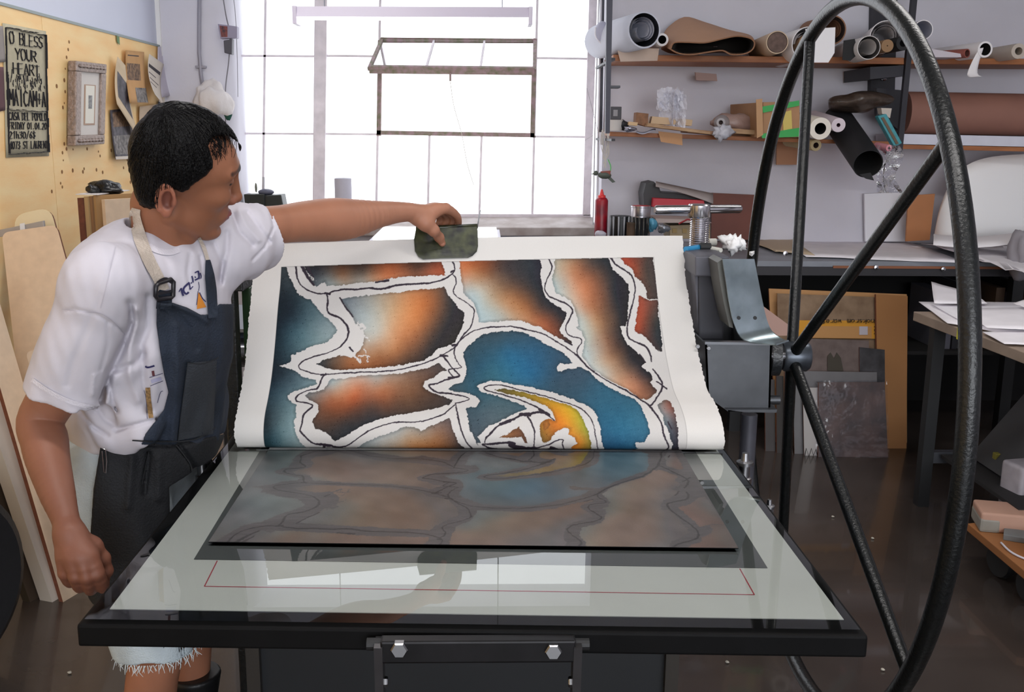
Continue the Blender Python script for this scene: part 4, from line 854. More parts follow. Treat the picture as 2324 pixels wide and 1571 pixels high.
def skin_paint(P):
    base = np.tile(A((154, 104, 80.)), (len(P), 1)); n = wob(P*22); base *= (1+.06*n)[:, None]
    q = hq(P); inh = np.linalg.norm(q-A((.02, 0, 0)), axis=1) < .2
    s = np.stack([q[:, 0], np.abs(q[:, 1]), q[:, 2]], 1)
    def mix(c, m_): nonlocal base; m_ = np.clip(m_, 0, 1)[:, None]*inh[:, None]; base = base*(1-m_)+A(c)*m_
    mix((140, 92, 68), 1*(np.abs(q[:, 1]) < .09))
    mix((136, 82, 66), (1-np.linalg.norm((s-A((.097, .018, -.028)))/A((.05, .03, .03)), axis=1))*.8)
    lip = np.minimum(cone(s, (.1055, .004, -.0545), (.097, .0205, -.0595), .0058, .0025), cone(s, (.1035, 0, -.0655), (.0955, .019, -.0615), .0062, .0025))
    mix((126, 72, 72), 1-np.clip((lip-.0008)/.0018, 0, 1))
    brow = cone(s, (.094, .014, .0505), (.076, .050, .0515), .0075, .005); mix((30, 22, 20), (1-np.clip(brow/.0025, 0, 1))*.95)
    slit = cone(s, (.0900, .020, .0260), (.082, .046, .0280), .0022, .0018); mix((26, 20, 20), 1-np.clip(slit/.0014, 0, 1))
    ear = ell(s, (-.030, .085, -.011), (.022, .016, .036)); mix((150, 92, 74), (1-np.clip(ear/.004, 0, 1))*.6); cch = ell(s, EC+TILT[0]*.004+TILT[1]*.004, (.010, .008, .017), TILT); mix((92, 52, 44), (1-np.clip(cch/.003, 0, 1))*.7)  # ear hollow's shade put into the skin colour
    far = np.linalg.norm(P-(RHD[2][0][1]), axis=1); m_ = np.clip(1-(far-.10)/.18, 0, 1)*.75; base = base*(1-m_[:, None])+A((104, 64, 50))*m_[:, None]  # right hand painted darker: its shade put into the skin
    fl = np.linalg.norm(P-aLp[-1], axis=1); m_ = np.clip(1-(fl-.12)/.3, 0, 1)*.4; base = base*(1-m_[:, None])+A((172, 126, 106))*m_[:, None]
    for F4 in (LH, RHD):                                         # nails and pale knuckles
        for pts, rd in F4:
            kn = np.linalg.norm(P-pts[3], axis=1); m_ = np.clip(1-kn/.012, 0, 1)*.25; base = base*(1-m_[:, None])+A((206, 150, 128))*m_[:, None]
    ra = limb(P, aRp[3:], aRr[3:], 8); m_ = np.clip(1-ra/.03, 0, 1)*.5; base = base*(1-m_[:, None])+A((116, 76, 60))*m_[:, None]  # shade on the right forearm painted into the skin colour
    nail = np.linalg.norm(P-(tip+dn*.006-tdir*.002), axis=1); m_ = np.clip(1-(nail-.0055)/.0015, 0, 1)*.6; base = base*(1-m_[:, None])+A((214, 158, 140))*m_[:, None]
    return lin_np(base)*1.10
man = thing('person', 'dark-haired man in white t-shirt and navy apron lifting the print by its edge', 'person', (-.69, 2.1, 0))
lo, hi = A((-1.02, 1.58, -.0)), A((.06, 2.66, 1.70))
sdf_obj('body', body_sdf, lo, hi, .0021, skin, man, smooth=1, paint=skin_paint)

# --- t-shirt
shirt_m = M('white_cotton', (200, 196, 204), .9, var=.03, vscale=8, bump=.05, bscale=700, spec=.12)
sR0, sR1 = RS+A((.0, 0, .01)), W3(150, 892, 1.83); sL0, sL1 = LS+A((-.03, -.03, .0)), W3(598, 528, 2.185)
dR, dL = ln(sR1-sR0), ln(sL1-sL0)
def folds(P):
    Q = (P-CHE)@BM.T; a_ = .0
    a_ = .0035*np.sin(Q[:, 1]*95+2.2*np.sin(Q[:, 2]*9)+1.4*wob(P*5))*np.clip((Q[:, 2]+.12)/-.12+.3, 0, 1)
    a_ = a_+.004*wob(P*A((16., 16., 7.)))+.0015*wob(P*34)
    return a_
def cR(l): return [(x*.3819, 400+y*.3819) for x, y in l]
CREASE = [([(545, 830), (500, 950), (440, 1100), (400, 1240)], .0024, 9), ([(560, 815), (640, 860), (740, 930), (740, 1000)], .003, 3.5), ([(770, 760), (790, 860), (750, 980), (650, 1180), (600, 1330)], .011, 9), ([(690, 1150), (800, 1120), (850, 1060)], .006, 8), ([(870, 720), (880, 900), (840, 1000), (850, 1200), (880, 1400)], .007, 9), ([(810, 800), (800, 900), (770, 1010), (770, 1180), (820, 1330)], -.006, 9),
 ([(650, 1200), (670, 1330), (700, 1400)], .004, 4.5), ([(590, 1390), (620, 1440), (680, 1480)], .004, 5), ([(690, 1510), (800, 1480), (930, 1445)], .006, 5), ([(480, 1400), (560, 1490), (640, 1540)], .005, 5), ([(560, 1190), (550, 1300)], -.003, 5), ([(640, 870), (640, 1000), (600, 1150)], .0028, 5),
 ([(1130, 470), (1115, 570), (1125, 640)], .004, 5), ([(1190, 480), (1205, 580)], .004, 5), ([(1270, 400), (1320, 520), (1310, 640)], .006, 6), ([(700, 440), (650, 560), (570, 790)], .0015, 3), ([(390, 800), (450, 790), (545, 815)], .002, 3),
 ([(1385, 230), (1420, 330), (1500, 410)], .007, 6), ([(1470, 215), (1540, 310), (1600, 390)], .006, 6), ([(1420, 200), (1460, 290), (1540, 380)], -.005, 6), ([(1350, 340), (1345, 450), (1300, 620)], .008, 8), ([(1600, 190), (1630, 300), (1575, 420), (1500, 500)], .004, 3)]
def creases(P):
    q = proj(P); s_ = np.zeros(len(P))
    for l, am, wd in CREASE:
        l = cR(l); a = np.array(l); k = np.where((q > a.min(0)-3*wd).all(1) & (q < a.max(0)+3*wd).all(1))[0]
        if len(k): s_[k] += am*np.exp(-(seg_dist(q[k], l)/wd)**2)
    return s_
def tee_outer(P):
    d = ell(P, PEL+A((.03, -.005, .10)), (.125, .165, .10), BM)
    d = smin(d, ell(P, BEL+A((.005, 0, 0)), (.122, .160, .17), BM), .05); d = smin(d, ell(P, CHE, (.128, .168, .195), BM), .06)
    d = smin(d, ell(P, CHE+A((-.02, 0, .10)), (.105, .165, .10), BM), .04)
    sh = chain(P, [RS, NB-A((.015, 0, .055)), LS], [.060, .072, .060], .04); d = smin(d, sh, .05)
    # bunched hem hanging over the apron string
    d = smin(d, chain(P, [W3(235, 965, 1.93), W3(262, 992, 1.90), W3(310, 985, 1.89)], [.030, .028, .026], .02), .04)
    slR = cone(P, sR0, sR1+dR*.06, .064, .070); slR = smax(slR, plane(P, sR1, dR), .004)
    slR = slR+.0035*np.sin(((P-sR0)@ln(np.cross(dR, A((0, 1., 0)))))*70+6*wob(P*4))*np.clip(((P-sR0)@dR)/.12, 0, 1)
    slL = cone(P, sL0, sL1+dL*.06, .070, .066); lp = sL1+A((-.012, -.012, -.050)); slL = smin(slL, cone(P, sL0+A((.02, 0, -.03)), lp, .055, .035), .03)
    slL = smax(slL, plane(P, sL1, ln(dL+A((0, 0, .12)))), .0015)
    slL = slL+.0040*np.sin(((P-sL0)@dL)*85+3*wob(P*6))*.8
    d = smin(d, slR, .035); d = smin(d, slL, .035)
    # drapes: armpit fold on the right side and from the chest to the waist
    for c_, r_ in (([W3(285, 745, 1.84), W3(300, 830, 1.86), W3(290, 905, 1.88)], .012), ([W3(330, 690, 1.86), W3(345, 800, 1.87), W3(335, 900, 1.90)], .010), ([W3(250, 880, 1.87), W3(290, 945, 1.88), W3(345, 960, 1.90)], .012), ([W3(196, 905, 1.92), W3(225, 960, 1.90)], .014)):
        d = smin(d, chain(P, c_, [r_*.6, r_, r_*.6][:len(c_)], .02), .025)
    return d-folds(P)+creases(P)
def tee(P):
    d = tee_outer(P)
    # neck opening, sleeve openings, bottom
    d = smax(d, -cone(P, NB-A((.012, 0, .004)), NB+A((.02, 0, .12)), .060, .070), .006)
    d = smax(d, -cone(P, sR1-dR*.05, sR1+dR*.1, .052, .064), .003)
    d = smax(d, -cone(P, sL1-dL*.05, sL1+dL*.1, .054, .060), .003)
    d = smax(d, (.985+.018*wob(P*9))-P[:, 2]-.06*np.clip(-(P-PEL)@BL-.02, -.1, .2)*1.2, .01)
    return d
sh_o = sdf_obj('t_shirt', tee, A((-1.0, 1.60, .90)), A((-.25, 2.40, 1.50)), .003, shirt_m, man, smooth=1)
# sleeve hem bands and collar ring
def ring(c, d, r_, w_, t_, name, par, mat, seg=40, wav=.0):
    x, y, z = frame(Vector(d)); m = MB()
    pr = [(r_, -w_/2), (r_+t_, -w_/2), (r_+t_, w_/2), (r_, w_/2)]
    vs = []; n = len(pr)
    for k in range(seg):
        an = 2*PI*k/seg; rr = wav*math.sin(3*an+1)
        vs += [Vector(c)+z*h_+(x*math.cos(an)+y*math.sin(an))*(q_+rr) for q_, h_ in pr]
    m.add(vs, [(k*n+i, k*n+(i+1) % n, ((k+1) % seg)*n+(i+1) % n, ((k+1) % seg)*n+i) for k in range(seg) for i in range(n)])
    return m.build(name, mat, par, smooth=True)
def bvh_of(*objs):
    vs, fs = [], []
    for o in objs:
        b_ = len(vs); off = base_of(o); me = o.data; n = len(me.vertices); a = np.empty(n*3, np.float32); me.vertices.foreach_get('co', a); a = a.reshape(-1, 3)+np.array(off, np.float32); vs += a.tolist()
        fs += [tuple(b_+i for i in p.vertices) for p in me.polygons]
    return BVHTree.FromPolygons(vs, fs)
BV = bvh_of(sh_o, [c for c in man.children if c.name.startswith('body')][0])
BVS = bvh_of(sh_o)
def hit(px, py, bv=None, off=.0):
    d = Vector(ray(px, py)).normalized(); r_ = (bv or BV).ray_cast(Vector(CAM), d)
    return (r_[0]-d*off) if r_[0] is not None else None
def ribbon(name, pts, w_, mat, par, off=.004, th=.003, n=24, bv=None, close=False):
    """a strip laid on what is seen along photo points; widths in pixels"""
    P = spline(pts, n) if len(pts) > 2 else np.linspace(pts[0], pts[1], n); Wd = np.interp(np.linspace(0, 1, n), np.linspace(0, 1, len(w_)), w_) if isinstance(w_, (list, tuple)) else np.full(n, w_)
    T = np.gradient(P, axis=0); T /= np.linalg.norm(T, axis=1, keepdims=True)+1e-9; Nn = np.stack([-T[:, 1], T[:, 0]], 1); rows = []; lastd = None
    for i in range(n):
        row = []
        for s_ in (-.5, -.17, .17, .5):
            q = P[i]+Nn[i]*s_*Wd[i]; h_ = hit(q[0], q[1], bv, off)
            if h_ is None: h_ = Vector(atY(q[0], q[1], lastd)) if lastd else None
            if h_ is None: row = None; break
            lastd = h_.y; row.append(tuple(h_))
        if row: rows.append(row)
    if len(rows) < 2: return None
    a = np.array(rows)
    dY = np.abs(a[:, :, 1]-np.median(a[:, :, 1], axis=1, keepdims=True))
    m = MB(); m.sheet(a.tolist()); o = m.build(name, mat, par, smooth='all')
    return o
sband = M('shirt_rib', (206, 202, 210), .85, bump=.2, bscale=300)
ribbon('sleeve_hem', [(72, 862), (110, 888), (160, 912), (222, 928)], 10, sband, sh_o, .003)
ribbon('collar', [(308, 508), (322, 540), (348, 564), (382, 573), (408, 566)], 13, sband, sh_o, .003, n=30)
stm = M('shirt_stitch', (188, 184, 194), .9)
ribbon('seam', [(262, 560), (245, 630), (228, 700)], 1.6, stm, sh_o, .002); ribbon('seam', [(140, 702), (185, 708), (228, 712), (262, 735), (284, 760)], 1.8, stm, sh_o, .002)
ink = M('shirt_ink', (40, 38, 84), .8); orange = M('shirt_orange', (206, 130, 44), .8); gold = M('shirt_gold', (150, 118, 76), .8, var=.5, vscale=160)
def cS(l): return [(320+x*.0891, 580+y*.0891) for x, y in l]
txt = MB()
for l, w_ in (([(965, 930), (1015, 840)], 3), ([(1020, 830), (1045, 930), (1080, 1030)], 5.5), ([(1235, 690), (1120, 790), (1080, 870), (1110, 950), (1165, 980), (1215, 930)], 6), ([(1220, 680), (1245, 790), (1250, 870)], 4), ([(1260, 860), (1325, 785)], 3), ([(1275, 720), (1285, 680)], 3.5), ([(1295, 520), (1320, 610), (1325, 690)], 4.5), ([(1370, 440), (1460, 395)], 4), ([(1455, 390), (1480, 500), (1475, 600)], 5.5), ([(1370, 560), (1395, 545)], 5), ([(1370, 630), (1470, 580)], 4.5), ([(1510, 440), (1535, 530), (1520, 590)], 3), ([(1465, 670), (1485, 790), (1470, 900)], 1.8), ([(1455, 910), (1440, 1100), (1415, 1260)], 2), ([(1490, 940), (1560, 1080), (1650, 1180)], 3)):
    o = ribbon('shirt_lettering', cS(l), w_*.75, ink, sh_o, .0025, n=10)
o = ribbon('shirt_drop', cS([(1475, 950), (1490, 1080), (1520, 1220), (1545, 1340)]), [2, 8, 16, 22], orange, sh_o, .002)
def cT(l): return [(280+x*.1909, 800+y*.1909) for x, y in l]
for l, w_, m_ in (([(290, 420), (300, 560), (330, 780)], 11, gold), ([(245, 450), (270, 560), (285, 790)], 1, ink), ([(330, 350), (450, 310)], 8, M('shirt_lilac', (170, 168, 196), .8)), ([(310, 300), (470, 250)], 1.2, ink), ([(320, 400), (470, 340)], 1.2, ink), ([(260, 165), (290, 180), (370, 160)], 4, ink), ([(350, 220), (360, 280)], 6, M('shirt_maroon', (96, 52, 56), .8)), ([(405, 600), (440, 480), (470, 460)], 1.2, ink)):
    ribbon('shirt_picture', cT(l), w_, m_, sh_o, .0025, n=12)
# --- shorts
denim = M('pale_denim', (186, 198, 204), .85, var=.10, vscale=24, bump=.3, bscale=300)
def shorts(P):
    d = ell(P, PEL+A((.0, 0, .0)), (.118, .160, .14), BM)
    for h_, k_ in ((HIPR, KNR), (HIPL, KNL)): d = smin(d, cone(P, h_+A((0, 0, .0)), k_+A((0, 0, -.05)), .108, .081), .03)
    d = smax(d, P[:, 2]-1.02, .01); d = smax(d, .526+.006*wob(P*20)-P[:, 2], .004)
    for h_, k_ in ((HIPR, KNR), (HIPL, KNL)): d = smax(d, -cone(P, k_+A((0, 0, .1)), k_-A((0, 0, .1)), .070, .074), .003)
    d = smax(d, P[:, 0]+.634+.5*np.minimum(P[:, 2]-.80, 0), .01)
    return d+.0025*wob(P*A((20., 20., 9.)))
sho = sdf_obj('shorts', shorts, A((-.92, 1.82, .49)), A((-.50, 2.38, 1.03)), .0035, denim, man, smooth=1)
fr_ = MB()
for k_, r_ in ((KNR, .080), (KNL, .080)):
    for i in range(130):
        an = 2*PI*i/130+random.uniform(-.02, .02); c = k_+A((math.cos(an)*r_, math.sin(an)*r_, 0)); c[2] = .530
        e = c+A((random.gauss(0, .004)+math.cos(an)*.004, random.gauss(0, .004)+math.sin(an)*.004, -random.uniform(.008, .024)))
        fr_.tube([c, (c+e)/2+A((random.gauss(0, .003), random.gauss(0, .003), 0)), e], [.0011, .0009, .0004], 4)
fo = fr_.build('frayed_hem', M('denim_fringe', (206, 214, 216), .9), sho); fo['kind'] = 'stuff'
bo = M('black_boot', (20, 20, 22), .45)
def boots(P):
    d = None
    for k_, a_ in ((KNR, ANR), (KNL, ANL)):
        c = chain(P, [k_*.62+a_*.38, k_*.2+a_*.8, a_], [.066, .052, .047], .03)
        c = smin(c, cone(P, a_-A((.035, 0, .045)), a_+A((.13, -.075, -.055)), .044, .036), .03); c = smax(c, P[:, 2]-.335, .005); c = smax(c, .002-P[:, 2], .002)
        d = c if d is None else np.minimum(d, c)
    return d
V_, Q_ = sdf_mesh(boots, A((-.86, 1.85, -.02)), A((-.44, 2.40, .44)), .005)
for sel, nm in ((0, 'boot'), (1, 'boot')):
    side = (V_[:, 1] > 2.115) == bool(sel); km = side[Q_].all(1); used = np.unique(Q_[km]); mp = -np.ones(len(V_), int); mp[used] = np.arange(len(used))
    link_mesh(nm, net_mesh(nm, V_[used], mp[Q_[km]], 1), bo, man)
# --- apron: a skin held just off shirt and hips
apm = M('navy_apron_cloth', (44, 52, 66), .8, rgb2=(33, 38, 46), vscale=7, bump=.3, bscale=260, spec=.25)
BIB = [(356, 684), (372, 690), (392, 687), (425, 698), (455, 714), (480, 714), (497, 690), (530, 690), (530, 1035), (500, 1020), (490, 1000), (440, 1010), (320, 1010), (330, 985), (372, 930), (382, 890), (372, 850), (362, 790), (355, 735)]
SKIRT = [(228, 1012), (262, 1020), (320, 1000), (440, 1000), (510, 985), (530, 985), (560, 1500), (150, 1500), (214, 1300), (205, 1210), (212, 1110)]
def poly_sd(P, poly):
    """signed distance (metres) of points to an outline drawn from the camera's side, at the body's depth"""
    q = proj(P); ins = in_poly(q, poly); d = seg_dist(q, poly+[poly[0]])/1150.; return np.where(ins, -d, d)
def hips(P):
    d = ell(P, PEL+A((.0, 0, .0)), (.124, .168, .15), BM)
    for h_, k_ in ((HIPR, KNR), (HIPL, KNL)): d = smin(d, cone(P, h_+BFv*.012, k_+BFv*.012, .112, .10), .09)
    return smin(d, ell(P, BEL, (.118, .156, .17), BM), .05)
AF = [([(404, 1000), (412, 930), (424, 830)], -.006, 7), ([(392, 1000), (398, 920), (404, 830), (400, 740)], .006, 9), ([(372, 700), (400, 715), (430, 745), (445, 790)], -.005, 8), ([(395, 692), (440, 712), (470, 730)], .005, 6), ([(470, 985), (440, 1000), (400, 1012), (330, 1008)], -.006, 6), ([(410, 1015), (440, 1060), (470, 1090)], -.007, 6), ([(338, 1030), (328, 1120)], -.006, 6), ([(360, 1040), (360, 1130)], .004, 10), ([(300, 1040), (290, 1150)], .004, 9)]
def fold_ap(P):
    q = proj(P); s_ = np.zeros(len(P))
    for l, am, wd in AF:
        a = np.array(l); k = np.where((q > a.min(0)-3*wd).all(1) & (q < a.max(0)+3*wd).all(1))[0]
        if len(k): s_[k] += am*np.exp(-(seg_dist(q[k], l)/wd)**2)
    return s_
def apron(P):
    Q = (P-PEL)@BM.T; front = -Q[:, 0]-.055
    wr_ = fold_ap(P)+.0025*wob(P*A((14., 14., 8.)))+.0045*np.sin((P@BL)*62+5*wob(P*3))*np.clip((1.0-P[:, 2])*4, 0, 1)
    tb = np.minimum(tee_outer(P), hips(P)+.03*(P[:, 2] < 0)) - .0075-wr_
    b_ = np.abs(tb)-.0034; b_ = smax(b_, poly_sd(P, BIB), .003); b_ = smax(b_, front, .004); b_ = smax(b_, -P[:, 2]+.955, .004)
    tk = smin(hips(P), ell(P, BEL, (.124, .162, .17), BM), .03) - .009-wr_*1.6
    s_ = np.abs(tk)-.0034; s_ = smax(s_, poly_sd(P, SKIRT), .003); s_ = smax(s_, -Q[:, 0]-.06, .004); s_ = smax(s_, P[:, 2]-1.06, .004); s_ = smax(s_, .665-P[:, 2], .004); s_ = smax(s_, P[:, 0]+.620-3*np.clip(P[:, 2]-.90, 0, 1), .008)
    return b_, s_
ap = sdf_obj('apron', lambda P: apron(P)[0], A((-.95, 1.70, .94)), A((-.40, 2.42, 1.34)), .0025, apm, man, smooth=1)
ask = sdf_obj('apron_skirt', lambda P: apron(P)[1], A((-.95, 1.70, .64)), A((-.40, 2.42, 1.08)), .003, M('shaded_apron_cloth', (27, 28, 31), .75, var=.25, vscale=9, bump=.3, bscale=240, spec=.3), man, smooth=1)  # same navy apron; its weaker light put into a darker colour
BVA = bvh_of(ap, sh_o, ask)
apd = M('apron_pocket_cloth', (44, 48, 54), .8, var=.2, vscale=8, bump=.3, bscale=260)
def patch(name, quad, nu, nv, off, mat, par, bv):
    """cloth patch filling a photo quadrilateral (tl, tr, br, bl) laid on the body"""
    tl, tr, br_, bl_ = [A(q, ) for q in [np.array(q, float) for q in quad]]; rows = []
    for j in range(nv):
        t = j/(nv-1); row = []
        for i in range(nu):
            s_ = i/(nu-1); q = (tl*(1-s_)+tr*s_)*(1-t)+(bl_*(1-s_)+br_*s_)*t; h_ = hit(q[0], q[1], bv, off); row.append(None if h_ is None else tuple(h_))
        rows.append(row)
    flat = [h for r_ in rows for h in r_ if h]
    if not flat: return None
    med = np.median([h[1] for h in flat]); rows = [[h if h and abs(h[1]-med) < .15 else tuple(atY(*( (tl*(1-i/(nu-1))+tr*i/(nu-1))*(1-j/(nv-1))+(bl_*(1-i/(nu-1))+br_*i/(nu-1))*j/(nv-1)), med)) for i, h in enumerate(r_)] for j, r_ in enumerate(rows)]
    return MB().sheet(rows).build(name, mat, par, smooth='all')
patch('pocket', [(426, 824), (492, 818), (484, 985), (404, 1000)], 12, 14, .006, apd, ap, BVA)
for l, w_ in (([(404, 1000), (412, 930), (426, 826)], 1.4), ([(425, 823), (460, 826), (496, 812)], 2.2), ([(300, 1000), (360, 1003), (440, 998), (490, 970)], 3), ([(400, 1010), (430, 1050), (436, 1070)], 3), ([(338, 1025), (330, 1060), (322, 1100)], 2)):
    ribbon('stitching', l, w_, M('apron_seam', (28, 30, 34), .9), ap, .0065, bv=BVA)
ribbon('bib_tab', [(372, 702), (374, 672), (376, 660)], [36, 34, 32], apm, ap, .007, bv=BVA)
ribbon('bib_corner', [(484, 722), (480, 660), (476, 625), (472, 590)], [22, 24, 22, 10], apm, ap, .008, bv=BVA)
# strap with its black buckle
strap = M('canvas_strap', (188, 176, 164), .85, var=.12, vscale=30, bump=.3, bscale=200)
ribbon('neck_strap', [(309, 474), (306, 494), (318, 540), (338, 590), (360, 632), (372, 660)], [20, 26, 30, 28, 26, 28], strap, ap, .007, n=36)
ribbon('neck_strap', [(452, 540), (464, 566), (472, 592)], [7, 9, 8], strap, ap, .005)
bkl = M('black_plastic', (24, 22, 28), .35)
bp4 = [hit(x, y, BVA, .016) for x, y in ((360, 643), (388, 634), (394, 640), (393, 672), (388, 676), (358, 680), (353, 672), (354, 650))]
MB().tube(bp4, .0042, 8, closed=True).build('buckle', bkl, ap, smooth='all')
ribbon('buckle_bar', [(356, 668), (392, 660)], 6, bkl, ap, .018, bv=BVA); ribbon('buckle_bar', [(358, 643), (375, 634), (392, 641)], 9, bkl, ap, .018, bv=BVA)
pin_ = [hit(x, y, BVA, .010) for x, y in ((232, 1024), (234, 1050), (236, 1072), (240, 1074), (242, 1048), (239, 1021), (235, 1019))]
if all(pin_): MB().tube(pin_, .0011, 6).build('safety_pin', bright, ap)
# --- hair
hair_m = M('black_hair', (7, 6, 7), .5, bump=.5, bscale=220, spec=.18)
HAIR = [(290, 372), (296, 330), (318, 280), (350, 240), (400, 215), (445, 212), (495, 228), (530, 256), (552, 300), (556, 330), (545, 345), (541, 322), (520, 305), (500, 304), (482, 312), (474, 330), (479, 352), (482, 382), (470, 398), (448, 412), (428, 428), (413, 434), (405, 431), (385, 428), (368, 434), (360, 452), (362, 474), (340, 474), (318, 464), (308, 440)]
def hair_poly(P):
    q = proj(P); ins = in_poly(q, HAIR); d = seg_dist(q, HAIR+[HAIR[0]])/1180.; return np.where(ins, -d, d)
def hair(P):
    q = hq(P); sk = ell(q, (-.008, 0, .046), (.092, .078, .086)); sk = smin(sk, ell(q, (.048, 0, .042), (.047, .063, .052)), .02); sk = smin(sk, ell(q, (-.035, 0, -.02), (.052, .064, .055)), .03)
    sk = sk*HS; st = .0006*np.sin(q[:, 0]*700+q[:, 1]*760+12*wob(q*14))+.0016*wob(q*30)
    d = sk-.0125-st; pe = hair_poly(P)+.003*wob(P*90)
    s0 = ell(q, (-.008, 0, .046), (.092, .078, .086))*HS-.0045                # close-cropped far side and back of the head
    far_ = np.maximum(s0, np.maximum(np.maximum(q[:, 0]+.02, -.03-q[:, 2]), q[:, 1]-.02)*HS)
    return np.minimum(smax(d, pe, .006), far_)
ho = sdf_obj('hair', hair, hw(0, 0, .03)-.17, hw(0, 0, .03)+.17, .0024, hair_m, man, smooth=1)
BVH_ = bvh_of([c for c in man.children if c.name.startswith('body')][0], ho)
st = MB(); random.seed(3)
for i in range(900):                                              # combed locks lying on the hair
    x0, y0 = random.uniform(300, 545), random.uniform(226, 470)
    if not in_poly(np.array([(x0, y0)]), HAIR)[0]: continue
    v = np.array((x0-375, y0-262.)); v = v/(np.linalg.norm(v)+20); an = math.atan2(v[1]+.55, v[0]*.8+.12)+random.gauss(0, .12); ln_px = random.uniform(35, 85); pts = []; Yl = None
    for t in np.linspace(0, 1, 7):
        x, y = x0+math.cos(an)*ln_px*t, y0+math.sin(an)*ln_px*t; an += .03
        if not in_poly(np.array([(x, y)]), HAIR)[0]: break
        h_ = hit(x, y, BVH_, .0012)
        if h_ is None or (Yl is not None and abs(h_.y-Yl) > .03): break
        Yl = h_.y; pts.append(h_)
    if len(pts) > 2: st.tube(pts, list(np.linspace(.0009, .0004, len(pts))), 4)
for i in range(150):
    if i < 85:
        x0, y0 = random.uniform(478, 535), random.uniform(258, 300); ln_px = random.uniform(30, 70); an = random.gauss(1.0, .22)
    else:
        x0, y0 = random.uniform(476, 500), random.uniform(300, 350); ln_px = random.uniform(12, 30); an = random.gauss(.9, .4)
    pts = []; Yl = None
    for t in np.linspace(0, 1, 6):
        x, y = x0+math.cos(an-.15+.5*t)*ln_px*t, y0+math.sin(an-.15+.5*t)*ln_px*t
        h_ = hit(x, y, BVH_, .0035)
        if h_ is not None and (Yl is None or abs(h_.y-Yl) < .03): Yl = h_.y; pts.append(h_)
        elif Yl is not None: pts.append(Vector(atY(x, y, Yl)))
    if len(pts) > 2: st.tube(pts, list(np.linspace(.0007, .0003, len(pts))), 4)
s_o = st.build('loose_strands', hair_m, ho); s_o['kind'] = 'stuff'
# ================================================================== left wall: posters, papers, boards
LET = {'O': [[(1, 0), (0, 2), (0, 5), (1, 6), (3, 6), (4, 4), (4, 1), (3, 0), (1, 0)]], 'B': [[(0, 0), (0, 6), (3, 6), (3.6, 4.6), (3, 3.3), (0, 3.2)], [(3, 3.3), (4, 1.6), (3, 0), (0, 0)]], 'L': [[(0, 6), (0, 0), (3.6, 0)]], 'E': [[(3.6, 6), (0, 6), (0, 0), (3.8, 0)], [(0, 3), (3, 3.2)]],
 'S': [[(4, 5.4), (2.5, 6), (.4, 5.2), (.6, 3.6), (3.4, 2.6), (3.8, 1), (2, 0), (0, .6)]], 'Y': [[(0, 6), (2, 3), (4, 6)], [(2, 3), (1.8, 0)]], 'U': [[(0, 6), (.2, 1), (2, 0), (3.8, 1), (4, 6)]], 'R': [[(0, 0), (0, 6), (3, 6), (3.8, 4.6), (3, 3.2), (0, 3)], [(1.6, 3), (4, 0)]], 'H': [[(0, 0), (0, 6)], [(4, 0), (4, 6)], [(0, 3), (4, 3.2)]],
 'A': [[(0, 0), (1.8, 6), (3.8, 0)], [(.7, 2), (3.2, 2.2)]], 'T': [[(0, 6), (4, 6)], [(2, 6), (2, 0)]], 'M': [[(0, 0), (.3, 6), (2, 2.5), (3.8, 6), (4, 0)]], 'I': [[(2, 0), (2, 6)]], 'C': [[(3.8, 5.2), (2, 6), (.2, 4.6), (.2, 1.4), (2, 0), (3.8, .8)]], 'D': [[(0, 0), (0, 6), (2.6, 5.6), (4, 3.4), (3, .6), (0, 0)]], 'P': [[(0, 0), (0, 6), (3, 6), (4, 4.6), (3, 3), (0, 3)]],
 'F': [[(3.6, 6), (0, 6), (0, 0)], [(0, 3), (2.8, 3)]], 'N': [[(0, 0), (0, 6), (3.8, 0), (3.8, 6)]], '+': [[(2, 5), (2, 1)], [(.3, 3), (3.7, 3)]], '0': [[(1, 0), (0, 2), (0, 4.6), (1.4, 6), (3, 5.6), (4, 3), (3, .3), (1, 0)]], '1': [[(1, 5), (2.2, 6), (2, 0)]], '4': [[(3, 0), (3, 6), (0, 2), (4, 2)]], '2': [[(0, 5), (2, 6), (3.8, 4.6), (0, 0), (4, 0)]],
 '3': [[(0, 5.6), (3, 6), (3.4, 4.4), (1.6, 3.2), (3.8, 2), (2.4, 0), (0, .4)]], '6': [[(3.2, 6), (.6, 3.4), (.4, 1), (2, 0), (3.8, 1.4), (2.4, 3), (.6, 2)]], '7': [[(0, 6), (4, 6), (1.6, 0)]], '$': [[(4, 5), (2, 5.6), (.4, 4.6), (3.6, 2), (2, .6), (0, 1)], [(2, 6.6), (2, -.6)]], '.': [[(1.4, 0), (2, .5)]], '/': [[(.4, -.4), (3.6, 6.4)]], 'h': [[(0, 0), (0, 6)], [(0, 3), (2.4, 3.6), (3.2, 2.6), (3.2, 0)]], ' ': []}
def ptw(p0, ux, uy, x, y, off): return A(p0)+A(ux)*x+A(uy)*y+off
def lettering(mb, text, p0, ux, uy, x, y, w, h_, th, nrm, jit=.06, MAP=None):
    """block letters of boxes lying on a plane; ux, uy unit axes, nrm out of the plane"""
    n = len(text); cw = w/n
    for i, ch in enumerate(text):
        for st_ in LET.get(ch, []):
            q = [(MAP or (lambda u, v: ptw(p0, ux, uy, u, v, A(nrm)*.0012)))(x+cw*(i+.08+.80*a_/4)+random.uniform(-jit, jit)*cw*.4, y+h_*b_/6+random.uniform(-jit, jit)*h_*.5) for a_, b_ in st_]
            for a_, b_ in zip(q, q[1:]):
                e = (b_-a_)/max(np.linalg.norm(b_-a_), 1e-6)*th*.35; mb.beam(a_-e, b_+e, .0016, th*random.uniform(.8, 1.15), up=nrm)
XW = XL+.0
def wallq(pts, off=.003): return [atX(x, y, XL)+A((off, 0, 0)) for x, y in pts]
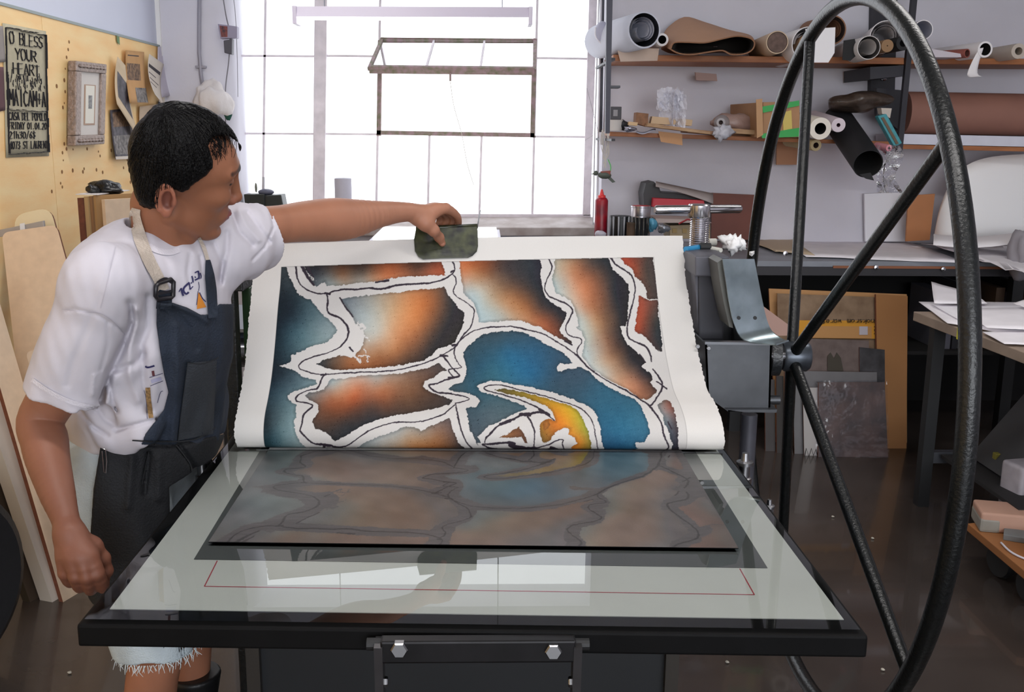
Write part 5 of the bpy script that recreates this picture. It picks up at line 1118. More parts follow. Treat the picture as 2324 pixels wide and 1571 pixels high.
def wall_sheet(name, tl, tr, br_, bl_, mat, parent=None, top=None, curl=(0, 0), off=.004, nu=8, nv=10, sag=0.):
    """paper pinned to the left wall; curl lifts (top, bottom) edges off it"""
    q = [atX(*p, XL) for p in (tl, tr, br_, bl_)]; rows = []
    for j in range(nv):
        t = j/(nv-1); row = []
        for i in range(nu):
            s_ = i/(nu-1); p = (q[0]*(1-s_)+q[1]*s_)*(1-t)+(q[3]*(1-s_)+q[2]*s_)*t
            row.append(p+A((off+curl[0]*(1-t)**2+curl[1]*t*t+sag*math.sin(PI*s_), 0, 0)))
        rows.append(row)
    return MB().sheet(rows, .0008).build(name, mat, parent, top, smooth='all')
po = thing('poster', 'grey hand-cut show poster in black block letters on the plywood wall', 'poster', atX(60, 355, XL)+A((.004, 0, 0)))
wall_sheet('sheet', (4, 52), (103, 71), (110, 354), (12, 358), M('poster_paper', (186, 178, 152), .8, var=.10, vscale=30), po, off=.002)
q = [atX(*p, XL) for p in ((4, 52), (103, 71), (110, 354), (12, 358))]
uy = ln(q[0]-q[3]); ux = ln(q[1]-q[0]-uy*((q[1]-q[0])@uy)); PW = np.linalg.norm(q[1]-q[0]); PH = np.linalg.norm(q[0]-q[3]); p0 = q[3]+A((.003, 0, 0)); nr = A((1., 0, 0))
lino = M('poster_ink', (30, 28, 34), .7); lb = MB(); random.seed(5)
def lerp4(q, s_, t): return (q[0]*(1-s_)+q[1]*s_)*(1-t)+(q[3]*(1-s_)+q[2]*s_)*t
def pmap(u, v): return lerp4(q, u/PW, 1-v/PH)+nr*.0042
def bx(x0, y0, x1, y1, t): lb.beam(pmap(x0*PW, y0*PH), pmap(x1*PW, y1*PH), .0016, t, up=nr)
for k_ in range(14):                                       # rough cut border
    for (x0, y0, x1, y1) in ((.06, .97, .97, .97), (.05, .03, .05, .97), (.97, .03, .97, .97), (.05, .03, .97, .03), (.05, .36, .97, .36)):
        t0 = k_/14; t1 = (k_+1.1)/14; j0 = random.uniform(-.006, .006); bx(x0+(x1-x0)*t0+j0*(x0 == x1), y0+(y1-y0)*t0+j0*(y0 == y1), x0+(x1-x0)*min(t1, 1)+j0*(x0 == x1), y0+(y1-y0)*min(t1, 1)+j0*(y0 == y1), random.uniform(.009, .016))
for t_, x, y, w_, h_, th in (('O BLESS', .12, .86, .78, .085, .0075), ('YOUR', .24, .745, .50, .08, .0075), ('HEART', .18, .635, .62, .08, .007), ('MAICAM+A', .08, .395, .86, .115, .009), ('CASA DEL POPOLO', .07, .285, .88, .055, .0055), ('FRIDAY 01.04.20', .07, .215, .88, .05, .005), ('21h30/6$', .07, .145, .60, .05, .0055), ('4073 ST LAURENT', .07, .065, .90, .055, .005)):
    lettering(lb, t_, p0, ux, uy, x*PW, y*PH, w_*PW, h_*PH, th, nr, MAP=pmap)
for i in range(60):                                        # scratched band
    x = random.uniform(.06, .94); y = random.uniform(.51, .60); bx(x, y, x+random.uniform(-.03, .03), y+random.uniform(.02, .07), .0028)
lb.build('lettering', lino, po)
# framed picture
fr_m = M('silver_frame', (150, 132, 122), .45, .35, var=.3, vscale=60, bump=.5, bscale=90)
fx = XL+.045
fq = [atX(*p, fx) for p in ((174, 138), (243, 146), (238, 327), (172, 331))]
fo_ = thing('framed_picture', 'small picture in a silvery moulded frame hanging on the plywood', 'picture', A(fq[3])*.5+A(fq[2])*.5)
def lerp4(q, s_, t): return (q[0]*(1-s_)+q[1]*s_)*(1-t)+(q[3]*(1-s_)+q[2]*s_)*t
def frame_side(a, b_, c, d, dep=-.04): MB().prism([a, b_, c, d], (dep, 0, 0)).build('frame_rail', fr_m, fo_, bevel=.006)
m_ = (.17, .12)
for u0, v0, u1, v1 in ((0, 0, 1, m_[1]), (0, 1-m_[1], 1, 1), (0, m_[1], m_[0], 1-m_[1]), (1-m_[0], m_[1], 1, 1-m_[1])): frame_side(lerp4(fq, u0, v0), lerp4(fq, u1, v0), lerp4(fq, u1, v1), lerp4(fq, u0, v1))
for v in (.055, .945):
    MB().tube([lerp4(fq, .06+.88*k_/40, v)+A((.002, 0, 0)) for k_ in range(41)], [.004+.005*abs(math.sin(k_*PI/5)) for k_ in range(41)], 8).build('frame_ornament', fr_m, fo_, smooth='all')
sh = A((-.012, 0, 0))
def inset(u0, v0, u1, v1, off): return [lerp4(fq, u, v)+A((off, 0, 0)) for u, v in ((u0, v0), (u1, v0), (u1, v1), (u0, v1))]
MB().prism(inset(.15, .10, .85, .90, -.012), (-.004, 0, 0)).build('mat_board', M('mat_board', (216, 210, 204), .8), fo_)
MB().prism(inset(.33, .27, .70, .76, -.0105), (-.001, 0, 0)).build('bevel_line', M('mat_gold', (160, 120, 88), .5), fo_)
MB().prism(inset(.37, .28, .66, .74, -.0095), (-.001, 0, 0)).build('inner_print', M('inner_print', (232, 228, 216), .8), fo_)
MB().prism(inset(.46, .40, .58, .56, -.0085), (-.001, 0, 0)).build('tiny_image', M('tiny_image', (150, 150, 150), .8, var=.5, vscale=90), fo_)
# scrap at the picture's left edge
sc = wall_sheet('paper_scrap', (-40, 50), (4, 60), (10, 140), (-30, 145), M('grey_paper', (150, 142, 138), .8), None, ('torn grey scrap of paper at the left edge beside the poster', 'paper'), off=.004)
wall_sheet('paper_strip', (-40, 150), (6, 152), (10, 250), (-30, 260), M('plum_paper', (96, 60, 66), .8), None, ('dark plum strip of paper half behind the poster', 'paper'), off=.003)
# pinned cuttings
def cutting(label, quad, mat, curl, imgs=(), off=.01, name='pinned_paper', cat='paper'):
    r_ = thing(name, label, cat, atX(*quad[3], XL), 'papers pinned to the plywood wall')
    wall_sheet('sheet', *quad, mat, r_, curl=curl, off=off)
    q = [atX(*p, XL) for p in quad]
    for nm, (u0, v0, u1, v1), mm in imgs:
        rows = [[lerp4(q, u0+(u1-u0)*i/4, v0+(v1-v0)*j/6)+A((off+.0014+curl[0]*(1-(v0+(v1-v0)*j/6))**2+curl[1]*(v0+(v1-v0)*j/6)**2, 0, 0)) for i in range(5)] for j in range(7)]
        MB().sheet(rows).build(nm, mm, r_, smooth='all')
    return r_
cream = M('cream_paper', (212, 190, 158), .8, var=.06); buff = M('buff_paper', (196, 150, 98), .8, var=.08); newsp = M('newsprint', (214, 204, 192), .85, var=.06); sepia = M('sepia_photo', (150, 116, 84), .7, var=.6, vscale=60, rgb2=(64, 44, 34)); dphoto = M('dark_photo', (96, 90, 98), .6, rgb2=(36, 34, 40), vscale=30); greyph = M('grey_photo', (150, 144, 140), .7, rgb2=(70, 66, 66), vscale=45); inkd = M('dark_ink', (60, 54, 60), .8); redp = M('red_photo', (150, 80, 70), .7, rgb2=(60, 50, 60), vscale=50)
cutting('tall folded leaflet with a dark photo, curling beside the silvery frame', ((252, 128), (270, 148), (300, 320), (246, 236)), cream, (.02, .03), (('photo', (.15, .25, .9, .75), dphoto),), .012)
cutting('buff brochure with a sepia portrait pinned above the plywood cuttings', ((278, 114), (320, 118), (318, 235), (274, 234)), buff, (.0, .03), (('photo', (.05, .24, .75, .56), sepia), ('photo', (.4, .7, .98, .98), greyph), ('text_line', (.1, .08, .7, .10), inkd)), .016)
cutting('white rolled newspaper clipping with a dark headline bar', ((322, 122), (356, 146), (340, 240), (318, 214)), newsp, (.02, .06), (('headline', (.05, .22, .9, .30), inkd), ('text_line', (.05, .42, .6, .44), inkd), ('text_line', (.05, .55, .8, .57), inkd), ('text_line', (.05, .66, .6, .68), inkd)), .02)
cutting('pale lilac sheet of paper pinned in the wall corner', ((354, 106), (372, 104), (379, 214), (350, 222)), M('lilac_paper', (206, 200, 214), .8), (.0, .03), (), .01)
cutting('dark magazine page with a grey landscape hanging lowest on the plywood', ((246, 250), (292, 245), (300, 360), (250, 362)), dphoto, (.0, .02), (('photo', (.1, .05, .9, .35), sepia), ('photo', (.05, .52, .95, .9), greyph), ('margin', (.0, .94, 1, 1), newsp)), .008)
cutting('yellowed newspaper page with a grey photo beside the printer\'s head', ((310, 242), (352, 236), (350, 330), (312, 340)), M('yellow_news', (206, 184, 158), .85, var=.08), (.01, .02), (('photo', (.35, .25, .95, .6), greyph),), .006)
cutting('small dark card with a white edge tucked in the wall corner', ((356, 226), (374, 240), (372, 262), (350, 250)), M('dark_card', (66, 72, 84), .7), (.0, .01), (('margin', (.0, .0, 1, .18), newsp),), .012)
lf = wall_sheet('green_leaf', (262, 80), (268, 84), (269, 102), (263, 96), M('green_tag', (110, 140, 96), .7), None, ('tiny green tag hanging from the top edge of the plywood', 'tag'), off=.006)
# ---------------------------------------------------------------- boards
hb = M('hardboard', (228, 202, 174), .6, var=.06, vscale=30); hbe = M('hardboard_edge', (120, 70, 50), .8, var=.2, vscale=60); white_b = M('white_board', (216, 206, 196), .6, var=.04)
def board(name, pts, thick, lean, mat, label, cat='board', group=None, edge=None, rnd=0, xs=None):
    """a sheet of board given by its face corners (world), thickness away from the viewer"""
    P = [A(p, ) if not isinstance(p, np.ndarray) else p for p in pts]
    n = ln(np.cross(P[1]-P[0], P[3]-P[0])); n = n if n@(CAM-P[0]) > 0 else -n
    if rnd:                                                # rounded top corners
        out = []
        for i, p in enumerate(P):
            if i in (0, 1):
                a, b_ = P[i-1], P[(i+1) % len(P)]; a = p+ln(a-p)*rnd; b_ = p+ln(b_-p)*rnd; out += [a*(1-t)**2+p*2*t*(1-t)+b_*t*t for t in np.linspace(0, 1, 6)]
            else: out.append(p)
        P = out
    m = MB(); nn = len(P); vs = P+[p-n*thick for p in P]; m.add(vs, [tuple(range(nn))]); m.m = 1; m.add(vs, [tuple(range(2*nn-1, nn-1, -1))]+[(i, i+nn, (i+1) % nn+nn, (i+1) % nn) for i in range(nn)])
    return m.build(name, [mat, edge or hbe], None, (label, cat, group))
# leaning stack of hardboards (front to back), bottoms on the floor
G1 = 'hardboards leaning on the left wall'
def leanb(tlx, tly, trx, try_, blx, brx, Yb, Yt, thick, mat, label, rnd=.02, zb=0.0, group=G1, edge=None, cut=None):
    """top corners at depth Yt, bottom corners on the floor at photo columns blx, brx, all along X"""
    tl, tr = W3(tlx, tly, Yt), W3(trx, try_, Yt)
    br_ = W3(brx, 1000, Yb); bl_ = W3(blx, 1000, Yb); br_[2] = bl_[2] = zb
    return board('hardboard', [tl, tr, br_, bl_], thick, 0, mat, label, 'board', group, edge, rnd)
leanb(4, 528, 128, 510, 60, 330, 3.42, 3.90, .012, hb, 'front hardboard with a pink dab near its corner, leaning at the left', .03)
MB().prism([W3(x, y, 3.90) for x, y in ((115, 528), (122, 526), (124, 536), (117, 537))], (0, -.002, 0)).build('pink_dab', M('pink_dab', (214, 110, 110), .7), bpy.data.objects['hardboard'])
leanb(32, 488, 114, 470, 40, 318, 3.50, 4.06, .012, M('hardboard_pale', (230, 214, 178), .6, var=.05), 'pale hardboard with rounded corner standing just behind the front one', .05)
leanb(58, 800, 330, 715, 196, 470, 3.30, 3.52, .010, hb, 'small hardboard leaning low behind the printer\'s arm', .02)
leanb(138, 1000, 330, 930, 268, 470, 3.22, 3.36, .010, white_b, 'low whitish board leaning nearest the printer\'s hip', .03)
# long edge-on boards at the far left, tops out of the picture
def edge_board(top, bot, w_, thick, mat, label, Yt, Yb, edge=None):
    t, b_ = W3(*top, Yt), W3(*bot, Yb); b_[2] = .0
    side = ln(A((.35, 1, 0)))*.10
    m = MB(); n = ln(np.cross(t-b_, side)); P = [t, b_, b_+side, t+side]; vs = P+[p+n*thick for p in P]
    m.add(vs, [(0, 1, 2, 3), (7, 6, 5, 4)]); m.m = 1; m.add(vs, [(i, (i+1) % 4, (i+1) % 4+4, i+4) for i in range(4)])
    return m.build('edge_board', [mat, edge or hbe], None, (label, 'board', 'boards seen edge-on at the left'))
edge_board((-70, 640), (136, 1285), .5, .016, hb, 'hardboard seen on its brown edge left of the printer\'s arm', 3.40, 3.28)
edge_board((-110, 690), (112, 1292), .5, .050, white_b, 'thick white board on edge, left of the printer\'s hand', 3.40, 3.28, M('white_board_edge', (196, 188, 178), .7))
edge_board((-140, 780), (62, 1300), .45, .03, M('dark_board', (70, 56, 44), .7, var=.2), 'dark board on edge at the far left', 3.38, 3.28, M('dark_board_edge', (60, 50, 36), .8, var=.3))
# steel rule lying across the leaning boards
rp = [W3(x, y, 3.93) for x, y in ((-30, 528), (103, 500), (105, 515), (-30, 545))]
rl_ = thing('steel_bar', 'grey metal bar lying across the tops of the leaning boards', 'bar', rp[3]); MB().prism([p+A((0, -.02, 0)) for p in rp], (0, .016, 0)).build('bar', M('grey_bar', (176, 170, 166), .45, .3, var=.08), rl_, bevel=.002)
MB().prism([W3(x, y, 3.905) for x, y in ((45, 508), (56, 506), (57, 522), (46, 524))], (0, -.001, 0)).build('sticker', M('sticker_white', (238, 240, 244), .5), rl_)
# boards standing upright behind him
G2 = 'upright boards stacked behind the printer'
for k_, (x0, x1, y0, mt_, lb_) in enumerate(((172, 186, 450, hbe, 'dark edged board, outermost left of the upright stack'), (187, 198, 447, M('board_tan', (190, 158, 112), .7), 'tan board second from the left of the upright stack'), (199, 207, 446, M('board_brown', (150, 112, 78), .7), 'brown board third from the left of the upright stack'), (208, 216, 444, M('board_ochre', (176, 138, 92), .7), 'ochre board just behind the front upright board'))):
    a, b_ = W3(x0, y0, 4.1), W3(x1, y0, 4.1)
    MB().add([], []); m = MB(); m.prism([(a[0], 4.115, 0), (b_[0]-.003, 4.11, 0), (b_[0]+.257, 4.50, 0), (a[0]+.26, 4.505, 0)], (0, 0, a[2])).build('upright_board', mt_, None, (lb_, 'board', G2))
a, b_ = W3(217, 452, 4.05), W3(318, 420, 4.4)
MB().prism([(a[0]+.004, 4.10, 0), (a[0]+.02, 4.09, 0), (a[0]+.33, 4.50, 0), (a[0]+.312, 4.51, 0)], (0, 0, a[2]-.005)).build('upright_board', [hb], None, ('front pink-tan hardboard of the upright stack behind the shoulder', 'board', G2))
zt_ = a[2]+.012
MB().prism([(W3(172, 446, 4.12)[0], 4.12, zt_), (W3(225, 442, 4.12)[0], 4.10, zt_), (W3(290, 430, 4.4)[0], 4.42, zt_), (W3(240, 430, 4.4)[0], 4.46, zt_)], (0, 0, .003)).build('white_sheet', M('white_sheet', (226, 222, 224), .7), None, ('white sheet of paper lying on top of the upright boards', 'paper'))
cl = thing('black_cloth', 'crumpled black plastic bundle on top of the upright boards', 'cloth', (W3(240, 438, 4.25)[0], 4.25, zt_+.004))
bm_ = M('black_plastic_bag', (16, 16, 18), .3, bump=.4, bscale=60)
MB().blob(W3(243, 428, 4.25), (.062, .05, .028), 22, 14, .35, 6, seed=1).build('lump', bm_, cl, smooth='all')
MB().blob(W3(212, 431, 4.2), (.028, .03, .020), 14, 9, .4, 6, seed=5).build('tail', bm_, cl, smooth='all'); MB().blob(W3(266, 432, 4.3), (.022, .02, .012), 12, 8, .5, 6, seed=8).build('tail', bm_, cl, smooth='all')
# tyre at the far left edge, yellow strip on the floor
tc = W3(-186, 1175, 2.75)
ty = thing('rubber_tyre', 'dark rubber tyre standing at the left edge of the picture', 'tyre', (tc[0], tc[1], 0))
R_ = .30; prof_ = [(R_-.11, -.055), (R_-.03, -.07), (R_-.005, -.055), (R_, 0), (R_-.005, .055), (R_-.03, .07), (R_-.11, .055), (R_-.10, 0)]
MB().lathe((tc[0], 2.75, R_), ln(A((1, -.42, 0))), prof_, 48, closed=True).build('tread', M('tyre_rubber', (26, 26, 29), .55, bump=.2, bscale=50), ty, smooth=True)
MB().lathe((tc[0], 2.75, R_), ln(A((1, -.42, 0))), [(0, -.03), (R_-.10, -.05), (R_-.10, .05), (0, .03)], 32).build('wheel_disc', M('rusty_disc', (110, 70, 50), .6, rgb2=(70, 90, 96), vscale=12), ty, smooth=True)
ys_ = MB().prism([atZ(x, y, .0) for x, y in ((8, 1345), (58, 1296), (62, 1304), (12, 1354))], (0, 0, .002)); ys_.build('floor_tape', M('yellow_tape', (150, 120, 40), .7), None, ('worn yellow tape strip on the floor by the tyre', 'tape'))
# ---------------------------------------------------------------- pier: conduit, cable, boxes, hat
pf_ = YB-.06
cd = M('conduit_grey', (150, 148, 158), .5, .3)
c_ = thing('conduit_pipe', 'grey conduit pipe running down the wall beside the window', 'pipe', W3(462, 215, pf_))
MB().tube([W3(454, -140, pf_-.02), W3(452, 60, pf_-.02), W3(452, 120, pf_-.02), W3(456, 170, pf_-.02), W3(463, 214, pf_-.02)], .011, 12).build('pipe', cd, c_, smooth='all')
MB().box(W3(456, 152, pf_-.014), (.06, .03, .014)).build('clip', cd, c_, bevel=.002)
cb = thing('power_cable', 'thin grey power cable looping from the ceiling down past the window', 'cable', W3(513, 300, pf_-.03))
MB().tube(spline([W3(498, -60, pf_-.03), W3(512, 30, pf_-.03), W3(522, 80, pf_-.03), W3(519, 140, pf_-.02), W3(512, 200, pf_-.02), W3(512, 270, pf_-.02), W3(514, 330, pf_-.02)], 40), .0035, 8).build('cord', M('grey_cord', (120, 118, 124), .6), cb, smooth='all')
MB().tube(spline([W3(520, -60, pf_+.08), W3(533, 20, pf_+.08), W3(538, 120, pf_+.10), W3(540, 220, pf_+.12)], 24), .0022, 6).build('thin_wire', M('grey_cord2', (150, 148, 154), .6), cb)
sw = thing('wall_box', 'grey electrical box with a colour sticker on the pier edge', 'electrical box', W3(517, 90, pf_-.0)); MB().prism([W3(x, y, pf_-.05) for x, y in ((494, 54), (538, 60), (538, 86), (500, 88))], (0, .05, 0)).build('box', M('lilac_box', (150, 144, 164), .5), sw, bevel=.003)
MB().prism([W3(x, y, pf_-.052) for x, y in ((498, 58), (516, 60), (516, 84), (502, 84))], (0, .002, 0)).build('sticker', redp, sw)
ad = MB().prism([W3(x, y, pf_-.05) for x, y in ((507, 92), (527, 88), (526, 124), (509, 120))], (0, .05, 0)).build('plug_adapter', M('dark_grey_plastic', (74, 72, 80), .5), None, ('dark grey plug adapter under the electrical box', 'adapter'), bevel=.004)
cap = thing('cloth_hat', 'crumpled white cloth hat with a round badge hung above the printer\'s head', 'hat', W3(485, 232, pf_-.08))
ca_ = MB().blob(W3(484, 222, pf_-.09), (.10, .08, .085), 26, 16, .45, 4.5, seed=2).build('crown', M('white_hat_cloth', (222, 216, 214), .8, bump=.3, bscale=50), cap, smooth='all')
MB().lathe(W3(491, 222, pf_-.19), (0, -1, .1), [(0, 0), (.006, 0), (.006, .005), (0, .006)], 12).build('badge', blackm, cap)
gr_ = MB().blob(W3(517, 250, pf_-.07), (.028, .02, .060), 18, 12, .15, 4).build('green_pouch', M('green_cloth', (30, 84, 72), .7), None, ('dark green pouch hanging behind the white hat', 'pouch'), smooth='all')
# ---------------------------------------------------------------- things on and below the sill
ro = thing('paper_roll', 'upright roll of white paper towel on the window sill', 'paper roll', W3(780, 478, 6.32)); rr_ = .052
MB().lathe(W3(780, 480, 6.32), (0, 0, 1), [(.018, 0), (rr_, 0), (rr_, .20), (rr_-.004, .203), (.018, .203), (.018, .15)], 32).build('towel', M('paper_towel', (196, 194, 206), .9, bump=.2, bscale=40), ro, smooth=True)
dm = M('dark_machine', (34, 40, 38), .45, var=.2); bm2 = thing('dark_lamp_box', 'dark green desk-lamp like apparatus on the sill behind the printer\'s face', 'apparatus', W3(600, 505, 6.28))
MB().prism([W3(x, y, 6.27) for x, y in ((553, 441), (600, 441), (600, 506), (560, 506))], (0, .12, 0)).build('body', dm, bm2, bevel=.004); MB().prism([W3(x, y, 6.26) for x, y in ((602, 444), (638, 442), (650, 504), (602, 506))], (0, .14, 0)).build('head', dm, bm2, bevel=.006)
MB().tube([W3(598, 440, 6.33), W3(598, 402, 6.33)], .007, 8).build('stem', M('pale_stem', (196, 196, 202), .4), bm2); MB().blob(W3(604, 436, 6.33), (.05, .04, .02), 14, 8).build('knob_cluster', M('slate', (96, 98, 116), .5), bm2, smooth='all'); MB().blob(W3(581, 426, 6.33), (.008, .008, .03), 10, 8).build('feather', M('grey_feather', (120, 122, 110), .6), bm2)
gt = thing('glass_table', 'glass-topped table under the window sill, window reflection put in as glow', 'light table', (W3(1000, 560, 5.75)[0], 5.75, 0)); x0, x1 = W3(860, 520, 5.7)[0], W3(1128, 520, 5.7)[0]; zt2 = W3(1000, 515, 6.0)[2]
MB().span((x0-.02, 5.35, zt2-.10), (x1+.02, 6.02, zt2-.015)).build('case', M('table_case', (186, 182, 196), .5), gt, bevel=.004)
MB().span((x0, 5.37, zt2-.015), (x1, 6.00, zt2)).build('glowing_glass', M('glowing_glass', (255, 255, 255), .2, emit=(250, 250, 255), estr=1.6), gt)  # window reflection on the glass put in as glow; no lamp inside
for x in (x0+.03, x1-.03):
    for y in (5.4, 5.97): MB().span((x-.02, y-.02, 0), (x+.02, y+.02, zt2-.10)).build('leg', grey_steel, gt)
# cord hanging from the vent catch
cdn = spline([W3(1022, 185, 6.12), W3(1030, 240, 6.14), W3(1048, 305, 6.2), W3(1060, 370, 6.25), W3(1075, 420, 6.28)], 60); b_ = MB()
b_.tube(cdn, .0018, 6); tag(b_.build('sash_cord', M('sash_cord_white', (196, 190, 180), .8)), 'thin sash cord hanging from the open vent window', 'cord')
wr2 = MB().tube(spline([W3(1090, 478, 6.3), W3(1086, 500, 6.0), W3(1083, 520, 5.9)], 12), .004, 6); tag(wr2.build('window_chain', M('dark_chain', (70, 66, 70), .5)), 'short dark chain hanging off the window sill', 'chain')
# dark clutter seen between the printer and the print
sh2 = thing('storage_rack', 'dark slotted steel rack standing behind the printer', 'rack', (W3(505, 980, 3.6)[0], 3.6, 0))
for x in (498, 509): a = W3(x, 620, 3.6); MB().span((a[0]-.008, 3.58, 0), (a[0]+.008, 3.62, a[2])).build('upright', blackm, sh2)
for y in (752, 790): a = W3(505, y, 3.6); MB().span((a[0]-.10, 3.58, a[2]), (a[0]+.30, 4.1, a[2]+.012)).build('rack_shelf', M('rack_shelf', (120, 124, 132), .5, .4), sh2)
pk = MB().blob(W3(535, 772, 3.8), (.08, .12, .035), 18, 10, .2, 5).build('plastic_wrap_bundle', M('blue_wrap', (170, 186, 206), .3, var=.2), None, ('bluish plastic wrapped bundle on the rack behind the printer', 'bundle'), smooth='all')
# ================================================================== right side: shelves, rolls, bench
pine = M('shelf_wood', (176, 112, 66), .55, rgb2=(146, 88, 50), vscale=3, stretch=(2, 12, 12), detail=6)
bksteel = M('bracket_black', (30, 28, 38), .5); navy = M('post_blue_black', (38, 36, 56), .45)
YS = 5.80
def ybox(x0, y0, x1, y1, Y, d, name, mat, parent=None, top=None, bevel=.003):
    a = W3(x0, y0, Y); c = W3(x1, y1, Y); return MB().span((a[0], Y, c[2]), (c[0], Y+d, a[2])).build(name, mat, parent, top, bevel)
def shelf(pts, d, label, mat=pine): return plate('wall_shelf', pts, YS, d, mat, None, (label, 'shelf', 'plank shelves on the back wall'), .003)
shelf([(1392, 124), (2052, 131), (2052, 146), (1392, 138)], .42, 'upper wooden plank shelf between the window and the black bracket')
shelf([(2056, 131), (2420, 134), (2420, 147), (2056, 145)], .42, 'upper wooden plank shelf right of the black bracket')
shelf([(1384, 299), (2040, 322), (2040, 331), (1384, 309)], .42, 'middle wooden plank shelf left of the black bracket')
shelf([(2040, 328), (2420, 336), (2420, 346), (2040, 338)], .42, 'lower wooden plank shelf carrying the long brown roll')
plate('shelf_lining', [(2046, 304), (2420, 312), (2420, 335), (2046, 327)], YS-.005, .38, M('white_lining', (214, 214, 226), .5, var=.05, vscale=12), None, ('white board edge lying under the long brown roll', 'board'))
br_t = thing('shelf_bracket', 'black steel shelf bracket with a bolted wall plate, near the right', 'bracket', W3(2000, 300, 6.2), 'black shelf brackets')
plate('wall_plate', [(1982, -120), (2040, -120), (2030, 240), (1975, 236)], 6.2, .05, bksteel, br_t); MB().beam(W3(2085, -120, YS-.01), W3(2040, 345, YS-.01), .03, .03).build('front_post', bksteel, br_t)
plate('cross_arm', [(1975, 152), (2062, 148), (2060, 172), (1975, 180)], YS+.0, .42, bksteel, br_t); plate('cross_arm', [(1990, 200), (2050, 205), (2048, 300), (1990, 260)], YS+.2, .04, bksteel, br_t)
MB().lathe(W3(2005, 178, 6.19), (0, -1, 0), [(0, 0), (.016, 0), (.016, .008), (.006, .012), (0, .012)], 14).build('bolt', bright, br_t)
b2 = thing('shelf_bracket', 'blue-black steel shelf post just right of the window', 'bracket', W3(1378, 305, YS), 'black shelf brackets')
MB().prism(pxY([(1378, -120), (1393, -120), (1384, 303), (1374, 303)], 5.46), (0, .03, 0)).build('front_post', navy, b2); MB().prism(pxY([(1364, -120), (1374, -120), (1367, 300), (1358, 300)], 6.2), (0, .04, 0)).build('rear_post', navy, b2)
for y in (127, 301): a = W3(1384, y, YS); MB().span((a[0]-.03, 5.48, a[2]-.045), (a[0]-.01, 6.24, a[2]-.032)).build('cross_arm', bksteel, b2)
ybox(1384, 194, 1408, 200, YS-.06, .10, 'cross_pin', M('dark_pin', (80, 84, 92), .5), b2)
def roll(label, c, rpx, Y, length, mat, inner=None, d=(0, 1, 0), group='paper rolls on the upper shelf', wall=.12, core=None, turns=0, name='paper_roll', cat='paper roll', flat=1., seg=36):
    """a roll seen on its end: wound wall, dark bore, optional core tube"""
    r_ = rpx/ppm(Y); p = W3(*c, Y); t = thing(name, label, cat, p-A((0, 0, r_)), group); d = ln(A(d)); x, y, z = frame(d)
    sq = lambda q: q
    ri = r_*(1-wall)
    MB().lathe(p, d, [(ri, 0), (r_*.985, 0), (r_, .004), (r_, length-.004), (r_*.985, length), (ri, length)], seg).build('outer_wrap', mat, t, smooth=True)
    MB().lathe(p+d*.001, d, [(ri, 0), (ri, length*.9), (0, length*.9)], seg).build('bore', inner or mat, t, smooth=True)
    if turns:
        m = MB()
        for k_ in range(turns):
            rr = ri*(1-.16*(k_+1)); aa = np.linspace(.6*k_, .6*k_+5.6, 26)
            rows = [[p+d*h_+A(x)*math.cos(a_)*rr*(1-.012*i)+A(y)*math.sin(a_)*rr*(1-.012*i) for i, a_ in enumerate(aa)] for h_ in (.004+.01*k_, length*.8)]
            m.sheet(rows)
        m.build('inner_turn', mat, t, smooth='all')
    if core is not None: MB().lathe(p-d*.004, d, [(ri*.45, 0), (ri*.62, 0), (ri*.62, length), (ri*.45, length)], 20).build('core', core, t, smooth=True)
    return t
wp = M('white_roll_paper', (246, 242, 243), .75, var=.04, vscale=6); wp2 = M('cool_roll_paper', (206, 208, 220), .7, var=.05); kraft = M('kraft_paper', (196, 152, 122), .75, var=.06, vscale=4); kraft2 = M('kraft_dark', (150, 108, 80), .75, var=.1); dkin = M('dark_bore', (40, 40, 50), .8); felt = M('grey_felt', (88, 92, 108), .9); brin = M('brown_bore', (84, 66, 58), .8, var=.2); blk = M('black_roll', (20, 20, 22), .7)
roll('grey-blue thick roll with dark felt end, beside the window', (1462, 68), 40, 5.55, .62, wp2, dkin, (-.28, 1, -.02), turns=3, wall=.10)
roll('small white roll poking out behind the grey-blue felt roll', (1503, 90), 14, 5.72, .4, wp, M('black_bore', (20, 22, 26), .8), wall=.35)
tag(plate('card_sheet', [(1400, 108), (1496, 110), (1492, 138), (1408, 140)], YS-.03, .002, M('card_cream', (206, 184, 168), .7)), 'cream card folded over the shelf edge under the grey-blue roll', 'card')
# large kraft sheet, rolled loose and squashed flat, its mouth open to the viewer
kp = thing('kraft_roll', 'big squashed loose roll of brown paper with a wide dark mouth', 'paper roll', W3(1640, 122, 5.6), 'paper rolls on the upper shelf')
mo = [(1522, 112), (1530, 97), (1560, 96), (1600, 97), (1640, 88), (1672, 82), (1700, 86), (1712, 96), (1708, 112), (1690, 122), (1660, 124), (1640, 115), (1610, 118), (1570, 124), (1540, 121)]
mo_s = [tuple(q) for q in spline(mo+[mo[0]], 57)[:-1]]
bk_ = spline([(1500, 112), (1505, 80), (1520, 58), (1555, 38), (1600, 50), (1650, 66), (1700, 80), (1712, 96), (1712, 112), (1690, 122), (1660, 124), (1640, 119), (1600, 122), (1560, 124), (1520, 121), (1500, 112)], 57)[:-1]
r0 = [W3(x, y, 5.62) for x, y in mo_s]; r2 = [W3(x, y, 6.15) for x, y in bk_]; r1 = [a*.5+b*.5+A((0, 0, .010)) for a, b in zip(r0, r2)]
MB().sheet([r0+[r0[0]], r1+[r1[0]], r2+[r2[0]]]).build('outer_wrap', kraft, kp, smooth='all')
mc = np.mean(mo_s, 0); rin = [[W3(*(mc+(np.array(q)-mc)*k_), Y_) for q in mo_s+[mo_s[0]]] for k_, Y_ in ((.985, 5.62), (.93, 5.64), (.86, 5.95), (.05, 5.97))]
